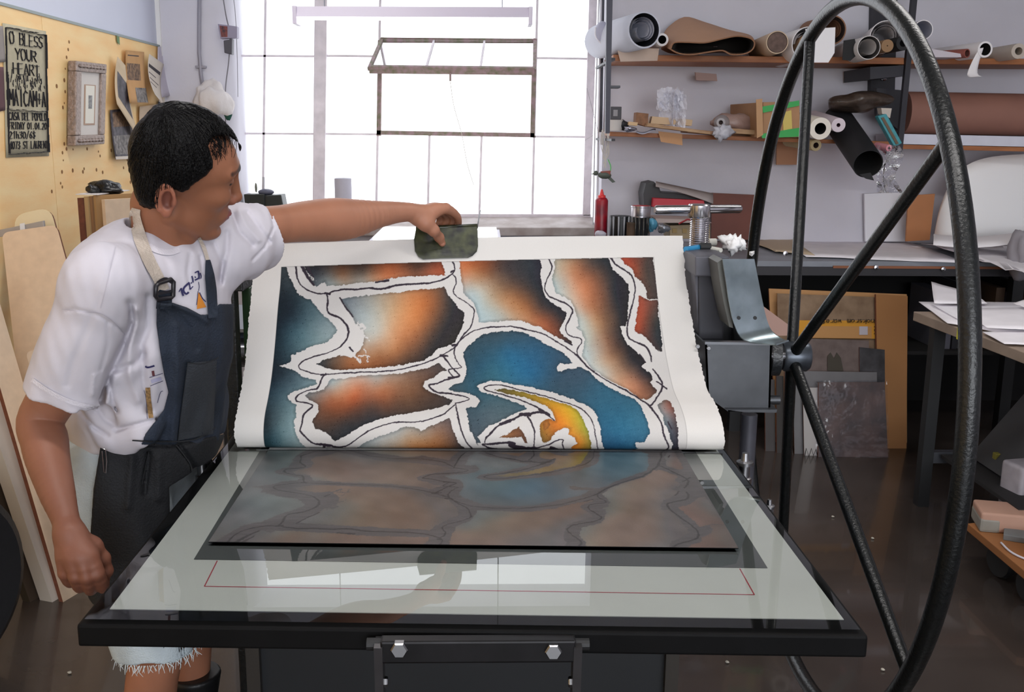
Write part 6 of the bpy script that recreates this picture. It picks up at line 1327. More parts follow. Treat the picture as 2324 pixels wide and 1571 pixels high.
MB().sheet(rin).build('mouth', M('kraft_mouth', (30, 24, 20), .9), kp, smooth='all'); MB().tube(r0, .004, 6, closed=True).build('mouth_rim', kraft2, kp)
roll('white-wrapped cardboard tube with a brown stopper end', (1764, 96), 25, 5.60, .5, M('tube_paper', (200, 176, 150), .7), brin, (.06, 1, 0), wall=.1, core=None)
tag(MB().lathe(W3(1764, 96, 5.605), (.06, 1, 0), [(0, .0), (.052, 0), (.052, .02)], 24).build('tube_stopper', M('brown_stopper', (104, 84, 76), .8, var=.3, vscale=40)), 'brown round stopper closing the cardboard tube end', 'stopper')
roll('loose white paper roll behind the wheel spoke on the upper shelf', (1835, 100), 38, 5.60, .5, wp, wp, (.0, 1, .0), wall=.05, turns=2, core=M('cork_core', (176, 142, 110), .8))
roll('brown paper roll with layered edge above the white one', (1890, 68), 32, 5.85, .3, kraft2, brin, (-.1, 1, 0), wall=.1, turns=3)
fl = plate('paper_flap', [(1828, 66), (1896, 62), (1894, 120), (1880, 142), (1840, 142)], 5.57, .003, M('white_flap', (248, 246, 248), .7), None, ('white paper sheet hanging loose over the upper shelf edge', 'paper'))
tag(plate('black_sheet', [(1915, 92), (1940, 88), (1948, 122), (1930, 138), (1912, 136)], 5.62, .004, blk), 'black paper sheet hanging between two white rolls', 'paper')
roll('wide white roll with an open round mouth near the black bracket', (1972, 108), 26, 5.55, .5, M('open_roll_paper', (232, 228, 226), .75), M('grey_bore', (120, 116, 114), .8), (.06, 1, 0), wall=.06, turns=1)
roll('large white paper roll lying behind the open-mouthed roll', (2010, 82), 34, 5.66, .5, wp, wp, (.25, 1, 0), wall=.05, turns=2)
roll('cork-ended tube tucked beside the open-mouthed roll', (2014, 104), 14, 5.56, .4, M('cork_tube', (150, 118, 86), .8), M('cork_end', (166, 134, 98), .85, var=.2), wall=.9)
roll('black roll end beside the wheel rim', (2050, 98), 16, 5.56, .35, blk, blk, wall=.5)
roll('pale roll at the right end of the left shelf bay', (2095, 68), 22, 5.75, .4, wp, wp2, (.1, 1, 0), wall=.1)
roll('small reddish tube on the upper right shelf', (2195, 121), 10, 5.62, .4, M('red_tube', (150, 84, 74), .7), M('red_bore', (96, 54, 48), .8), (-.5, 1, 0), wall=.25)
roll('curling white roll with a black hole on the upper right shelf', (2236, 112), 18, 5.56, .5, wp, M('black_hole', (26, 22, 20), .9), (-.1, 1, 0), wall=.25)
c_ = spline([(2222, 110), (2206, 140), (2195, 168), (2200, 176)], 10); rows = [[W3(x+w_*(10+2.2*i), y-2*w_, 5.555+.004*i) for w_ in np.linspace(0, 1, 5)] for i, (x, y) in enumerate(c_)]
tag(MB().sheet(rows, .001).build('paper_tongue', wp, smooth='all'), 'loose white paper end curling down from the roll with a black hole', 'paper')
roll('pale tube at the right edge of the upper right shelf', (2312, 116), 17, 5.6, .4, M('pale_tube', (196, 184, 172), .75), M('pale_tube_end', (176, 164, 150), .8), wall=.5)
t_ = MB().prism(pxY([(2110, 110), (2180, 122), (2182, 130), (2112, 130)], 5.6), (0, .3, 0)); tag(t_.build('paper_sheaf', M('sheaf', (206, 198, 206), .75)), 'flat sheaf of white paper behind the wheel on the upper right shelf', 'paper')
# long brown roll on the right
lr = thing('long_kraft_roll', 'very long brown kraft roll lying along the lower right shelf', 'paper roll', W3(2200, 305, 5.9)); a = W3(2050, 256, 5.98); e = W3(2480, 264, 5.98); rr = 47/ppm(5.98)
MB().tube([a, e], rr, 40).build('wrap', M('red_brown_paper', (150, 106, 92), .75, var=.12, vscale=3), lr, smooth=True)
# middle shelf contents
zs = lambda x: 299+(x-1384)*.035
pb = thing('plastic_bag', 'crumpled clear white plastic bag on the middle shelf', 'bag', W3(1520, 288, 5.75))
bagm = M('white_film', (226, 226, 236), .25, trans=.35, bump=.5, bscale=30, spec=.6)
bagf = clear_mat('bag_white_film', 1.5, (214, 214, 224), .18, bump=.8, bscale=22, boost=2.2)
random.seed(12)
for k_ in range(6):
    cx_, cy_ = (1528, 250, ) if k_ < 3 else (1522, 226); an0 = random.uniform(0, PI); rows = []
    for j in range(12):
        row = []
        for i in range(14):
            u_, v_ = i/13-.5, j/11-.5; p = W3(cx_+random.uniform(-1, 1), cy_, 5.76)
            r_ = .12 if k_ < 3 else .075
            row.append(p+A((math.cos(an0)*u_*2*r_, math.sin(an0)*u_*1.1*r_+.04*abs(float(wob(np.array([u_*5+k_, v_*5, k_*2.])))), v_*1.5*r_+.03*abs(float(wob(np.array([u_*6, v_*6+k_*3, 1.]))))-.01)))
        rows.append(row)
    MB().sheet(rows).build('film_fold', M('white_film2', (236, 236, 246), .3, alpha=.55, spec=.6), pb)
def plank(pts, Y, d, mat, label, name='wood_strip', grp='wood strips on the middle shelf'): return plate(name, pts, Y, d, mat, None, (label, 'wood', grp), .002)
tanw = M('tan_wood', (190, 156, 118), .6, rgb2=(150, 112, 78), vscale=5, stretch=(2, 10, 10))
plank([(1470, 279), (1612, 298), (1612, 305), (1468, 287)], 5.70, .12, tanw, 'long tan wood strip lying nearest on the middle shelf'); plank([(1480, 264), (1572, 272), (1570, 286), (1476, 281)], 5.78, .1, M('pale_wood', (206, 176, 140), .6), 'pale wood block under the plastic bag')
plank([(1444, 255), (1472, 258), (1470, 288), (1442, 280)], 5.76, .09, M('red_wood', (136, 92, 60), .6, var=.3, vscale=30), 'carved brown wood block beside the plastic bag'); plank([(1428, 276), (1448, 278), (1446, 286), (1426, 284)], 5.72, .05, M('light_wood', (212, 178, 136), .6), 'small light wood off-cut left of the carved block')
plank([(1560, 292), (1640, 300), (1640, 308), (1560, 301)], 5.72, .2, M('mid_wood', (150, 110, 80), .6), 'dark wood strip running behind the wrapped bottle'); plank([(1650, 290), (1720, 296), (1720, 306), (1650, 302)], 5.74, .16, tanw, 'short tan wood strip in front of the cardboard box')
tag(plate('tan_card', [(1494, 298), (1548, 304), (1549, 330), (1500, 322)], 5.77, .003, M('tan_card', (196, 148, 106), .7)), 'tan card with a green mark hanging off the middle shelf', 'card')
tag(plate('paper_tag', [(1578, 164), (1626, 168), (1628, 184), (1580, 182)], 6.1, .02, M('pink_tag', (176, 148, 140), .7)), 'pinkish folded card hanging below the upper shelf', 'card')
pw = thing('paper_curl', 'bluish-white paper curling off the middle shelf', 'paper', W3(1466, 305, 5.75)); MB().sheet([[W3(1444+x, 300+4*math.sin(x/9)-y*.5, 5.74+.05*y/8) for x in np.linspace(0, 44, 12)] for y in (0, 8)], .002).build('sheet', M('blue_white_paper', (186, 188, 204), .6), pw, smooth='all')
tag(ybox(1386, 242, 1410, 272, 5.9, .05, 'small_frame', M('dark_frame', (56, 54, 60), .5)), 'small dark framed card behind the window-side post', 'frame'); tag(ybox(1392, 249, 1402, 264, 5.895, .004, 'frame_card', M('grey_card', (150, 148, 152), .6)), 'grey card inside the small dark frame', 'card')
cp = thing('white_cup', 'small white pot on the middle shelf beside the post', 'cup', W3(1395, 298, 5.78)); MB().lathe(W3(1396, 297, 5.78), (0, 0, 1), [(0, 0), (.036, 0), (.046, .06), (.043, .06), (.034, .006), (0, .006)], 24).build('pot', M('white_plastic', (206, 200, 196), .5), cp, smooth=True)
MB().blob(W3(1412, 285, 5.78), (.032, .03, .028), 16, 10, .3, 5).build('dark_lump', M('dark_lump', (40, 40, 44), .6), None, ('dark lump of ink rag beside the white pot', 'rag'), smooth='all'); MB().blob(W3(1428, 294, 5.74), (.03, .03, .014), 16, 8, .5, 6).build('foil_scrap', M('foil', (176, 176, 190), .25, .8), None, ('crumpled foil scrap on the middle shelf', 'foil'), smooth='all')
bt = thing('wrapped_bottle', 'bottle wrapped in clear plastic lying on the middle shelf, end on', 'bottle', W3(1636, 305, 5.7)); MB().lathe(W3(1636, 278, 5.7), (.3, 1, 0), [(.012, 0), (.024, 0), (.036, .02), (.042, .06), (.042, .28), (0, .28)], 24).build('glass', M('cloudy_plastic', (190, 184, 186), .25, trans=.3), bt, smooth=True)
MB().blob(W3(1640, 300, 5.69), (.045, .02, .03), 18, 10, .7, 7, seed=3).build('wrap', bagm, bt, smooth='all'); MB().blob(W3(1672, 276, 5.85), (.11, .06, .05), 20, 12, .4, 4, seed=6).build('pink_bag', M('pinkish_film', (176, 146, 136), .4, trans=.2, bump=.4, bscale=40), None, ('pinkish plastic bag lying behind the wrapped bottle', 'bag'), smooth='all')
# cardboard box with green tape
cbx = thing('cardboard_box', 'brown cardboard box with bright green tape and a yellow label', 'box', W3(1760, 310, 5.65)); cbm = M('cardboard', (172, 130, 94), .75, var=.08)
MB().prism([W3(x, y, 5.62) for x, y in ((1732, 232), (1815, 230), (1815, 312), (1732, 312))], (-.06, .5, -.0)).build('carton', cbm, cbx, bevel=.004)
MB().prism([W3(x, y, 5.61) for x, y in ((1716, 226), (1730, 224), (1732, 306), (1718, 314))], (0, .004, 0)).build('flap', M('cardboard_pale', (190, 148, 108), .75), cbx)
gt_ = M('green_tape', (30, 160, 66), .45)
for q in (((1730, 242), (1814, 228), (1814, 240), (1732, 256)), ((1728, 304), (1814, 290), (1814, 310), (1730, 314))): MB().prism([W3(x, y, 5.612) for x, y in q], (0, .006, 0)).build('tape', gt_, cbx)
MB().prism([W3(x, y, 5.614) for x, y in ((1776, 256), (1796, 250), (1798, 292), (1778, 296))], (0, .004, 0)).build('label', M('yellow_label', (206, 184, 96), .6), cbx)
tag(plate('hanging_panel', [(1764, 312), (1812, 312), (1808, 374), (1762, 374)], 6.15, .01, M('brown_panel', (176, 128, 96), .7)), 'brown panel hanging below the middle shelf behind the spoke', 'card')  # a thin brown panel below the shelf
G3 = 'rolls on the middle shelf'
roll('white roll with a dark bore hanging over the middle shelf edge', (1862, 292), 25, 5.50, .5, M('creamy_roll', (236, 228, 216), .7), M('black_bore2', (24, 20, 22), .9), (.02, 1, .08), group=G3, wall=.48)
roll('pinkish-white thin roll beside the dark-bored white roll', (1903, 284), 16, 5.52, .5, M('pinkish_roll', (222, 208, 216), .7), M('plum_bore', (110, 76, 96), .8), (.05, 1, .1), group=G3, wall=.72)
roll('yellowish roll under the dark-bored white roll', (1852, 330), 13, 5.62, .4, M('yellowish_roll', (176, 158, 120), .7), brin, (-.1, 1, .05), group=G3, wall=.5)
# big black roll tipping out of the shelf
p0_, p1_ = W3(1970, 372, 5.35), W3(1900, 270, 5.95); d_ = ln(p1_-p0_); L_ = np.linalg.norm(p1_-p0_); br_ = thing('black_roll', 'wide black paper roll tipping out over the shelf edge', 'paper roll', p0_); rb = 34/ppm(5.35)
MB().lathe(p0_, d_, [(rb*.94, 0), (rb, 0), (rb*1.02, .2), (rb*1.05, L_), (0, L_)], 40).build('wrap', M('black_paper', (26, 26, 30), .65), br_, smooth=True); MB().lathe(p0_, d_, [(rb*.94, 0), (rb*.9, L_*.9), (0, L_*.9)], 40).build('bore', M('pitch_black', (10, 10, 11), .9), br_, smooth=True)
MB().prism([W3(x, y, 5.34) for x, y in ((1950, 396), (1976, 392), (1984, 410), (1966, 406))], (0, .004, 0)).build('torn_edge', M('black_paper2', (22, 22, 25), .65), br_)
dp = thing('wrapped_package', 'dark brown plastic wrapped package on top of the black roll', 'package', W3(1950, 265, 5.7)); MB().blob(W3(1945, 232, 5.80), (.15, .16, .055), 30, 16, .35, 4, seed=7).build('wrapping', M('brown_film', (74, 62, 54), .28, var=.4, vscale=20, bump=.4, bscale=40), dp, smooth='all'); MB().prism([W3(x, y, 5.6) for x, y in ((2000, 245), (2024, 246), (2020, 268), (2002, 258))], (0, .06, 0)).build('paper_end', M('paper_end', (196, 186, 176), .7), dp)
tw = thing('blue_brush', 'turquoise striped flat bundle hanging beside the black roll', 'brush', W3(2030, 330, 5.5)); MB().prism([W3(x, y, 5.5) for x, y in ((1992, 264), (2012, 258), (2048, 325), (2030, 334))], (0, .05, 0)).build('block', M('turquoise', (70, 150, 160), .6, var=.2, vscale=30), tw, bevel=.006); MB().prism([W3(x, y, 5.495) for x, y in ((2000, 268), (2006, 266), (2040, 326), (2034, 328))], (0, .004, 0)).build('stripe', M('brown_stripe', (104, 84, 64), .6), tw)
hb_ = thing('hanging_bag', 'clear plastic bag with a pink roll end hanging under the shelf', 'bag', W3(2010, 440, 5.5)); rows = [[W3(1990+22*math.sin(i*.7)*.3+x*(28+6*math.sin(j*.6)), 330+j*9, 5.5+.02*math.sin(3*x+j)+.015*math.sin(5*x-j*1.3)) for x, i in zip(np.linspace(0, 1.6, 12), range(12))] for j in range(13)]
MB().sheet(rows).build('film', clear_mat('bag_film', 1.5, (236, 236, 242), .15, bump=1.2, bscale=40, boost=1.6), hb_, smooth='all'); MB().lathe(W3(2018, 336, 5.48), (-.2, 1, .1), [(.008, 0), (.018, 0), (.018, .12), (.008, .12)], 18).build('pink_roll', M('pink_roll', (226, 150, 160), .6), hb_, smooth=True)
# hanging by the window edge: strings, tags, the little carved bird
hs = thing('string_bundle', 'bundle of white strings and tags hanging from the window-side post', 'string', W3(1372, 380, 5.76)); random.seed(9); m = MB()
for k_ in range(9): x = random.uniform(1364, 1382); m.tube(spline([W3(x, random.uniform(292, 306), 5.76), W3(x+random.uniform(-5, 6), 325, 5.75), W3(x+random.uniform(-5, 6), 350, 5.76), W3(1374+random.uniform(-5, 5), random.uniform(360, 384), 5.76)], 10), .002, 5)
m.build('strings', M('string_white', (206, 200, 192), .8), hs); MB().tube(spline([W3(1380, 362, 5.75), W3(1386, 378, 5.75), W3(1384, 392, 5.75)], 8), .003, 6).build('green_string', M('green_string', (90, 190, 100), .6), hs); MB().prism([W3(x, y, 5.76) for x, y in ((1361, 300), (1372, 300), (1371, 330), (1362, 328))], (0, .01, 0)).build('tag', M('white_tag', (220, 216, 222), .6), hs)
ox = thing('hanging_bird', 'small green and red carved bird ornament hanging beside the window', 'ornament', W3(1372, 414, 5.72)); MB().blob(W3(1372, 398, 5.72), (.038, .025, .02), 18, 12, .1, 4).build('body', M('carved_green', (84, 92, 84), .6), ox, smooth='all'); MB().blob(W3(1352, 393, 5.72), .014, 12, 8).build('head', MATS['carved_green'], ox, smooth='all'); MB().lathe(W3(1349, 394, 5.72), (-1, 0, -.2), [(.006, 0), (0, .02)], 8).build('beak', MATS['carved_green'], ox); MB().prism([W3(x, y, 5.715) for x, y in ((1362, 389), (1386, 387), (1384, 398), (1372, 401))], (0, -.012, 0)).build('wing', M('carved_red', (140, 72, 62), .6), ox, bevel=.003); MB().prism([W3(x, y, 5.72) for x, y in ((1376, 402), (1384, 400), (1397, 413), (1390, 415))], (0, .012, 0)).build('tail', MATS['carved_green'], ox)
ns = M('window_cord', (206, 204, 210), .7); cr_ = thing('window_cords', 'pale cords running down the wall at the window edge', 'cord', W3(1352, 520, 6.2)); MB().tube([W3(1362, -100, 6.2), W3(1350, 300, 6.2), W3(1346, 510, 6.2)], .004, 6).build('cord', ns, cr_); MB().tube([W3(1366, -100, 6.19), W3(1358, 300, 6.19), W3(1355, 500, 6.19)], .006, 6).build('pipe', M('white_pipe', (222, 220, 228), .5), cr_); MB().tube([W3(1332, 200, 6.3), W3(1358, 300, 6.18), W3(1328, 318, 6.35)], .0016, 5).build('thin_wire', M('thin_wire', (176, 172, 176), .6), cr_)  # window cords with a pipe and a thin wire
sp = thing('spot_lamp', 'round white spot lamp beside the post at the window', 'lamp', W3(1372, 95, 5.9)); MB().blob(W3(1366, 74, 5.92), (.042, .05, .062), 20, 14).build('shade', M('lamp_lilac', (186, 186, 206), .5), sp, smooth='all'); MB().tube(spline([W3(1352, 62, 5.9), W3(1352, 82, 5.9), W3(1366, 100, 5.9), W3(1376, 108, 5.9)], 14), .005, 8).build('ring', M('white_enamel', (236, 234, 240), .4), sp)
# ---------------------------------------------------------------- long bench under the shelves
ZB2 = .95
bn = thing('work_bench', 'long dark work bench under the shelves along the back wall', 'bench', (2.2, 5.75, 0)); Yf = 5.28
bx0, bx1 = W3(1330, 560, 5.6)[0], 4.55
MB().span((bx0, Yf, ZB2-.03), (bx1, 6.24, ZB2)).build('bench_top', M('bench_top', (132, 136, 144), .4, var=.15, vscale=6), bn, bevel=.003); MB().span((bx0, Yf-.005, ZB2-.075), (bx1, Yf+.03, ZB2-.03)).build('front_rail', M('bench_rail', (40, 38, 42), .5), bn)
MB().span((W3(1890, 600, Yf)[0], Yf-.012, ZB2-.035), (bx1, Yf-.004, ZB2-.022)).build('orange_edge', M('orange_edge', (140, 86, 56), .6), bn)
MB().span((bx0, 6.0, .0), (bx1, 6.02, ZB2-.08)).build('back_panel', M('bench_back', (16, 15, 16), .8), bn)
for x in (bx0+.05, 1.4, 2.9, 4.4): MB().span((x-.03, Yf+.05, 0), (x+.03, Yf+.11, ZB2-.075)).build('leg', blackm, bn)
MB().span((bx0+.02, Yf+.12, .42), (bx1, 5.98, .44)).build('under_shelf', M('bench_under', (26, 24, 24), .8), bn)
for x, y in ((1782, 572), (1988, 604), (2140, 608)): MB().lathe(W3(x, y+3, Yf-.02), (0, -1, 0), [(0, 0), (.012, 0), (.012, .008), (0, .010)], 10).build('clip', bright, bn)
# things under the bench: folders standing on the lower shelf
fd = [M('folder_%s' % n_, c, .7) for n_, c in (('grey', (92, 92, 102)), ('dark', (40, 40, 46)), ('pale', (140, 138, 146)), ('brown', (86, 66, 50)))]
k_ = 0; random.seed(21)
for x0, x1 in ((2128, 2160), (2164, 2176), (2180, 2190), (2252, 2272), (2276, 2282), (2286, 2300), (2303, 2312), (2316, 2330)):
    a, c = W3(x0, 650, 5.5), W3(x1, 650, 5.5); h_ = random.uniform(.30, .40); MB().span((a[0], 5.45, .4415), (c[0], 5.85, .4415+h_)).build('folder', fd[k_ % 4], None, (['grey wide', 'dark thin', 'pale slim', 'dull brown', 'thin grey', 'dark narrow', 'slim pale', 'plain brown'][k_]+' folder standing under the bench at the far right', 'folder', 'folders under the bench'), bevel=.002); k_ += 1
# on the bench
def sheet_on(pts, z, mat, label, name='bench_paper', wv=.004, sd=0, th=.0015):
    q = [atZ(x, y, z) for x, y in pts]; rows = [[lerp4(q, i/9, j/5)+A((0, 0, wv*float(wob(np.array([i*.5+sd, j*.6, sd])))+abs(wv)*.6)) for i in range(10)] for j in range(6)]
    return MB().sheet(rows, th).build(name, mat, None, (label, 'paper', 'papers on the long bench'), smooth='all')
wpp = M('bench_white_paper', (244, 240, 244), .75, var=.05)
sheet_on([(1770, 545), (2060, 548), (2200, 598), (1830, 585)], ZB2+.003, wpp, 'large white paper sheet spread on the bench behind the wheel', sd=1)
sheet_on([(1690, 545), (1790, 540), (1850, 580), (1760, 572)], ZB2+.009, M('tan_sheet', (196, 176, 150), .75), 'tan-edged paper sheet on the bench beside the spoke', sd=4); sheet_on([(1600, 548), (1720, 545), (1700, 565), (1600, 565)], ZB2+.004, M('mauve_sheet', (150, 132, 132), .75), 'mauve paper sheet lying in front of the brown panel', sd=7)
sheet_on([(2090, 560), (2400, 560), (2400, 640), (2230, 600)], ZB2+.010, wpp, 'white paper sheet bulging over the bench edge at the right', wv=.02, sd=9)
rows = [[W3(x, y, 5.55)+A((0, .0, 0)) for x in np.linspace(2100, 2420, 12)] for y in (530, 545)]
fr2 = MB(); fr2.sheet([[W3(2118+i*26, 536+6*math.sin(i*.5)+j*5, 5.75-.12*j)+A((0, 0, .03*math.sin(j*.8))) for i in range(13)] for j in range(5)], .003); tag(fr2.build('felt_blanket', M('white_felt', (246, 242, 244), .9), smooth='all'), 'thick white felt blanket folded on the bench at the right', 'blanket')
# big curved white sheet standing at the right
cs = spline([(2120, 538), (2134, 470), (2160, 410), (2190, 378), (2240, 358), (2324, 350), (2420, 350)], 24); rows = []
for j in range(7):
    t = j/6; rows.append([W3(x+(2480-x)*0, y*(1-t)+545*t, 5.98-.18*math.sin(PI*i/23)*(.4+.6*t)) for i, (x, y) in enumerate(cs)])
tag(MB().sheet(rows, .002).build('curved_sheet', M('bright_white_sheet', (252, 252, 255), .55), smooth='all'), 'large bright white sheet bowed upright against the wall at the right', 'sheet')
tag(plate('brown_board', [(2062, 444), (2122, 440), (2110, 545), (2056, 548)], 6.0, .015, M('orange_brown', (176, 116, 72), .6, var=.05)), 'orange-brown board standing behind the diagonal spoke', 'board'); tag(plate('red_brown_board', [(1616, 438), (1722, 443), (1722, 545), (1614, 542)], 6.18, .02, M('red_brown', (112, 58, 44), .55, var=.12)), 'red-brown board leaning on the wall behind the press screw', 'board')
tag(plate('leaning_panel', [(1962, 440), (2058, 436), (2054, 548), (1964, 548)], 6.2, .02, M('white_panel', (236, 236, 242), .6)), 'white panel leaning on the wall left of the orange-brown board', 'board')  # a stiff white panel
# ink cans and bottles
zt3 = ZB2
def stand(x, Y): p = W3(x, 540, Y); p[2] = ZB2; return p
def can(x, ytop, w_, Y, mats, label, lid=None, drips=None, name='ink_can', h=None):
    r_ = w_/2/ppm(Y); top = W3(x, ytop, Y)[2]; p = W3(x, ytop, Y); p[2] = ZB2; h_ = max(top-ZB2, .05); t = thing(name, label, 'can', p, 'ink cans on the bench')
    MB().lathe(p, (0, 0, 1), [(0, 0), (r_*.97, 0), (r_, .004), (r_, h_*.96), (r_*1.04, h_*.97), (r_*1.04, h_), (r_*.94, h_), (r_*.94, h_-.012), (0, h_-.012)], 28).build('tin', mats, t, smooth=True)
    if lid: MB().lathe(p+A((0, 0, h_-.011)), (0, 0, 1), [(r_*.92, 0), (r_*.92, .012), (0, .013)], 24).build('lid', lid, t, smooth=True)
    if drips:
        m = MB()
        for a_ in np.linspace(3.4, 6.0, 6): m.tube([p+A((math.cos(a_)*r_*1.02, math.sin(a_)*r_*1.02, h_)), p+A((math.cos(a_)*r_*1.02, math.sin(a_)*r_*1.02, h_*random.uniform(.3, .7)))], [.006, .003], 6)
        m.build('ink_drip', drips, t, smooth='all')
    return t
bkc = M('black_tin', (26, 27, 30), .3, var=.4, vscale=30); tin_ = M('bare_tin', (190, 186, 190), .25, .9)
can(1455, 467, 45, 5.72, tin_, 'tin ink can with a red lid behind the black cans', M('red_lid', (190, 36, 44), .35)); can(1408, 490, 48, 5.55, bkc, 'black ink-smeared can nearest the red bottle', blackm, M('drip_grey', (150, 152, 158), .35)); can(1454, 493, 36, 5.50, bkc, 'black glossy can in the middle of the group', M('can_knob', (120, 120, 126), .2, .8), M('drip_dark', (60, 58, 54), .3)); can(1432, 505, 20, 5.48, M('rusty_tin', (96, 76, 60), .5, var=.4), 'slim rusty can between the two black cans')
rb_ = thing('red_bottle', 'red squeeze bottle with a pointed nozzle by the window', 'bottle', stand(1363, 5.6)); pz = stand(1363, 5.6); s_ = ppm(5.6)
h_ = W3(1363, 450, 5.6)[2]-ZB2; MB().lathe(pz, (0, 0, 1), [(0, 0), (14/s_, 0), (15/s_, .006), (15/s_, h_*.96), (12/s_, h_), (9/s_, h_+.004)], 24).build('bottle', M('red_plastic', (176, 24, 40), .35, rgb2=(90, 18, 40), vscale=12, trans=.1), rb_, smooth=True); MB().lathe(pz+A((0, 0, h_+.003)), (0, 0, 1), [(9/s_, 0), (9/s_, .012), (5/s_, .016), (2/s_, .045), (0, .045)], 18).build('nozzle', M('red_cap', (226, 60, 60), .4), rb_, smooth=True)
tag(MB().blob(W3(1362, 532, 5.42), (.03, .03, .02), 14, 8, .2).build('ink_lid', M('white_ink_lid', (190, 186, 198), .4), smooth='all'), 'whitish ink-stained jar top in front of the red bottle', 'jar'); tag(MB().blob(W3(1480, 512, 5.5), (.022, .03, .035), 16, 10, .4, 6).build('blue_rag', M('blue_foil', (90, 160, 190), .3, var=.3, vscale=30), smooth='all'), 'crumpled light blue wrapper beside the black can', 'wrapper'); tag(MB().blob(W3(1505, 520, 5.45), (.03, .03, .022), 16, 10, .4, 6).build('foil_wrap', M('silver_foil', (150, 154, 162), .25, .6, var=.3, vscale=30), smooth='all'), 'crumpled silver foil tube in front of the wooden box', 'foil')  # the first blob is an ink lid
rl3 = thing('leather_roll', 'grey rolled leather bundle with an open flap behind the cans', 'roll', stand(1540, 6.0)); MB().prism([W3(x, y, 5.95) for x, y in ((1460, 440), (1466, 416), (1484, 412), (1496, 424), (1500, 437), (1612, 444), (1614, 470), (1462, 470))], (0, .2, 0)).build('body', M('dark_leather', (52, 52, 54), .55, var=.2), rl3, bevel=.004); MB().sheet([[W3(1488+(1618-1488)*i/9, 413+i*3.0+j*11*(.5+.06*i)-4*math.sin(PI*i/9)*j*.4, 5.93-.03*j) for i in range(10)] for j in range(3)], .004).build('flap', M('grey_flap', (164, 154, 152), .6), rl3, smooth='all')
rbx = thing('red_box', 'bright red flat box behind the press handle', 'box', stand(1520, 5.9)); MB().prism([W3(x, y, 5.88) for x, y in ((1484, 450), (1598, 455), (1600, 468), (1482, 470))], (0, .12, 0)).build('box', M('red_box', (186, 26, 46), .45), rbx, bevel=.003)
wb = thing('wooden_box', 'pale wooden box with small brass fittings behind the pressure screw', 'box', stand(1560, 5.7)); MB().prism([W3(x, y, 5.65) for x, y in ((1520, 512), (1612, 508), (1612, 542), (1520, 542))], (0, .2, 0)).build('box', M('box_wood', (160, 140, 108), .6, var=.1), wb, bevel=.003)
for x in (1531, 1554): MB().prism([W3(x+a, y, 5.645) for a, y in ((-5, 519), (5, 519), (5, 529), (-5, 529))], (0, .004, 0)).build('fitting', M('brass', (110, 90, 56), .4, .7), wb)
tag(plate('paper_pile', [(1488, 496), (1600, 500), (1616, 506), (1490, 506)], 5.6, .25, M('pile_paper', (176, 160, 154), .7)), 'pile of pinkish papers lying on the wooden box', 'paper')
MB().tube([W3(1540, 508, 5.6), W3(1560, 498, 5.6), W3(1580, 500, 5.6)], .005, 6).build('red_handle_tool', M('red_tool', (150, 40, 46), .5), None, ('small red handled tool on the paper pile', 'tool'))
# on top of the press head: tissue, cork, blue marker
zc = atY(1620, 586, YF+.02)[2]+.0
def onp(x, y): return atZ(x, y, zc)
tag(MB().tube([onp(1556, 574)+A((0, 0, .009)), onp(1588, 570)+A((0, 0, .009))], [.008, .009], 12).build('blue_marker', M('blue_plastic', (50, 140, 190), .4), smooth=True), 'blue marker pen lying on the press head', 'marker')
tag(MB().tube([onp(1588, 571)+A((0, 0, .012)), onp(1612, 571)+A((0, 0, .012))], [.012, .011], 14).build('black_bristle', blackm, smooth=True), 'short black cylinder lying beside the blue marker', 'cap'); tag(MB().tube([onp(1612, 571)+A((0, 0, .008)), onp(1636, 575)+A((0, 0, .008))], [.007, .006], 10).build('white_stick', M('wax_white', (222, 222, 212), .5), smooth=True), 'short white wax stick on the press head', 'stick'); tag(MB().lathe(onp(1611, 560)+A((0, .02, .010)), (1, .2, 0), [(0, 0), (.011, 0), (.011, .022), (0, .022)], 14).build('white_cork', M('wax_white2', (228, 226, 216), .5), smooth=True), 'small white cork standing behind the wax stick', 'cork')
tis = thing('crumpled_tissue', 'crumpled white tissue on top of the press head', 'tissue', onp(1664, 572)); tm_ = M('tissue', (250, 250, 252), .8)
for (x, y), sd, s_ in (((1655, 566), 1, .022), ((1672, 565), 2, .020), ((1664, 571), 3, .018)): MB().blob(onp(x, y)+A((0, 0, .015)), (s_, s_, s_*.8), 14, 10, .7, 7, seed=sd).build('fold', tm_, tis, smooth='all')
tag(MB().prism([onp(x, y)+A((0, 0, .002)) for x, y in ((1700, 580), (1712, 578), (1706, 584))], (0, 0, .008)).build('paper_chip', tm_), 'tiny white paper chip at the edge of the press head', 'chip')
# ---------------------------------------------------------------- leaning against the bench: boards, frames, wrapped prints
G4 = 'boards and prints leaning under the bench'
def lean2(pts, Y, mat, label, th=.012, name='leaning_board', dy=.18, edge=None, cat='board'):
    """pts tl tr br bl in the photo; bottom edge on the floor, top leaning back"""
    zb_ = 0.; br_ = atZ(*pts[2], 0.); bl_ = atZ(*pts[3], 0.); Yb = (br_[1]+bl_[1])/2 if Y is None else Y
    br_ = A((W3(pts[2][0], pts[2][1], Yb)[0], Yb, 0.)); bl_ = A((W3(pts[3][0], pts[3][1], Yb)[0], Yb, 0.))
    z1 = W3(*pts[0], Yb)[2]; dy = .20*z1
    return board(name, [W3(*pts[0], Yb+dy), W3(*pts[1], Yb+dy), br_, bl_], th, 0, mat, label, cat, G4, edge)
card = M('old_cardboard', (146, 122, 98), .8, rgb2=(118, 94, 72), vscale=12); ob = M('orange_board', (182, 136, 88), .75, var=.06)
lean2([(1745, 655), (2058, 668), (2056, 1030), (1760, 1030)], 5.12, ob, 'orange-tan board standing at the back of the leaning group', .015)
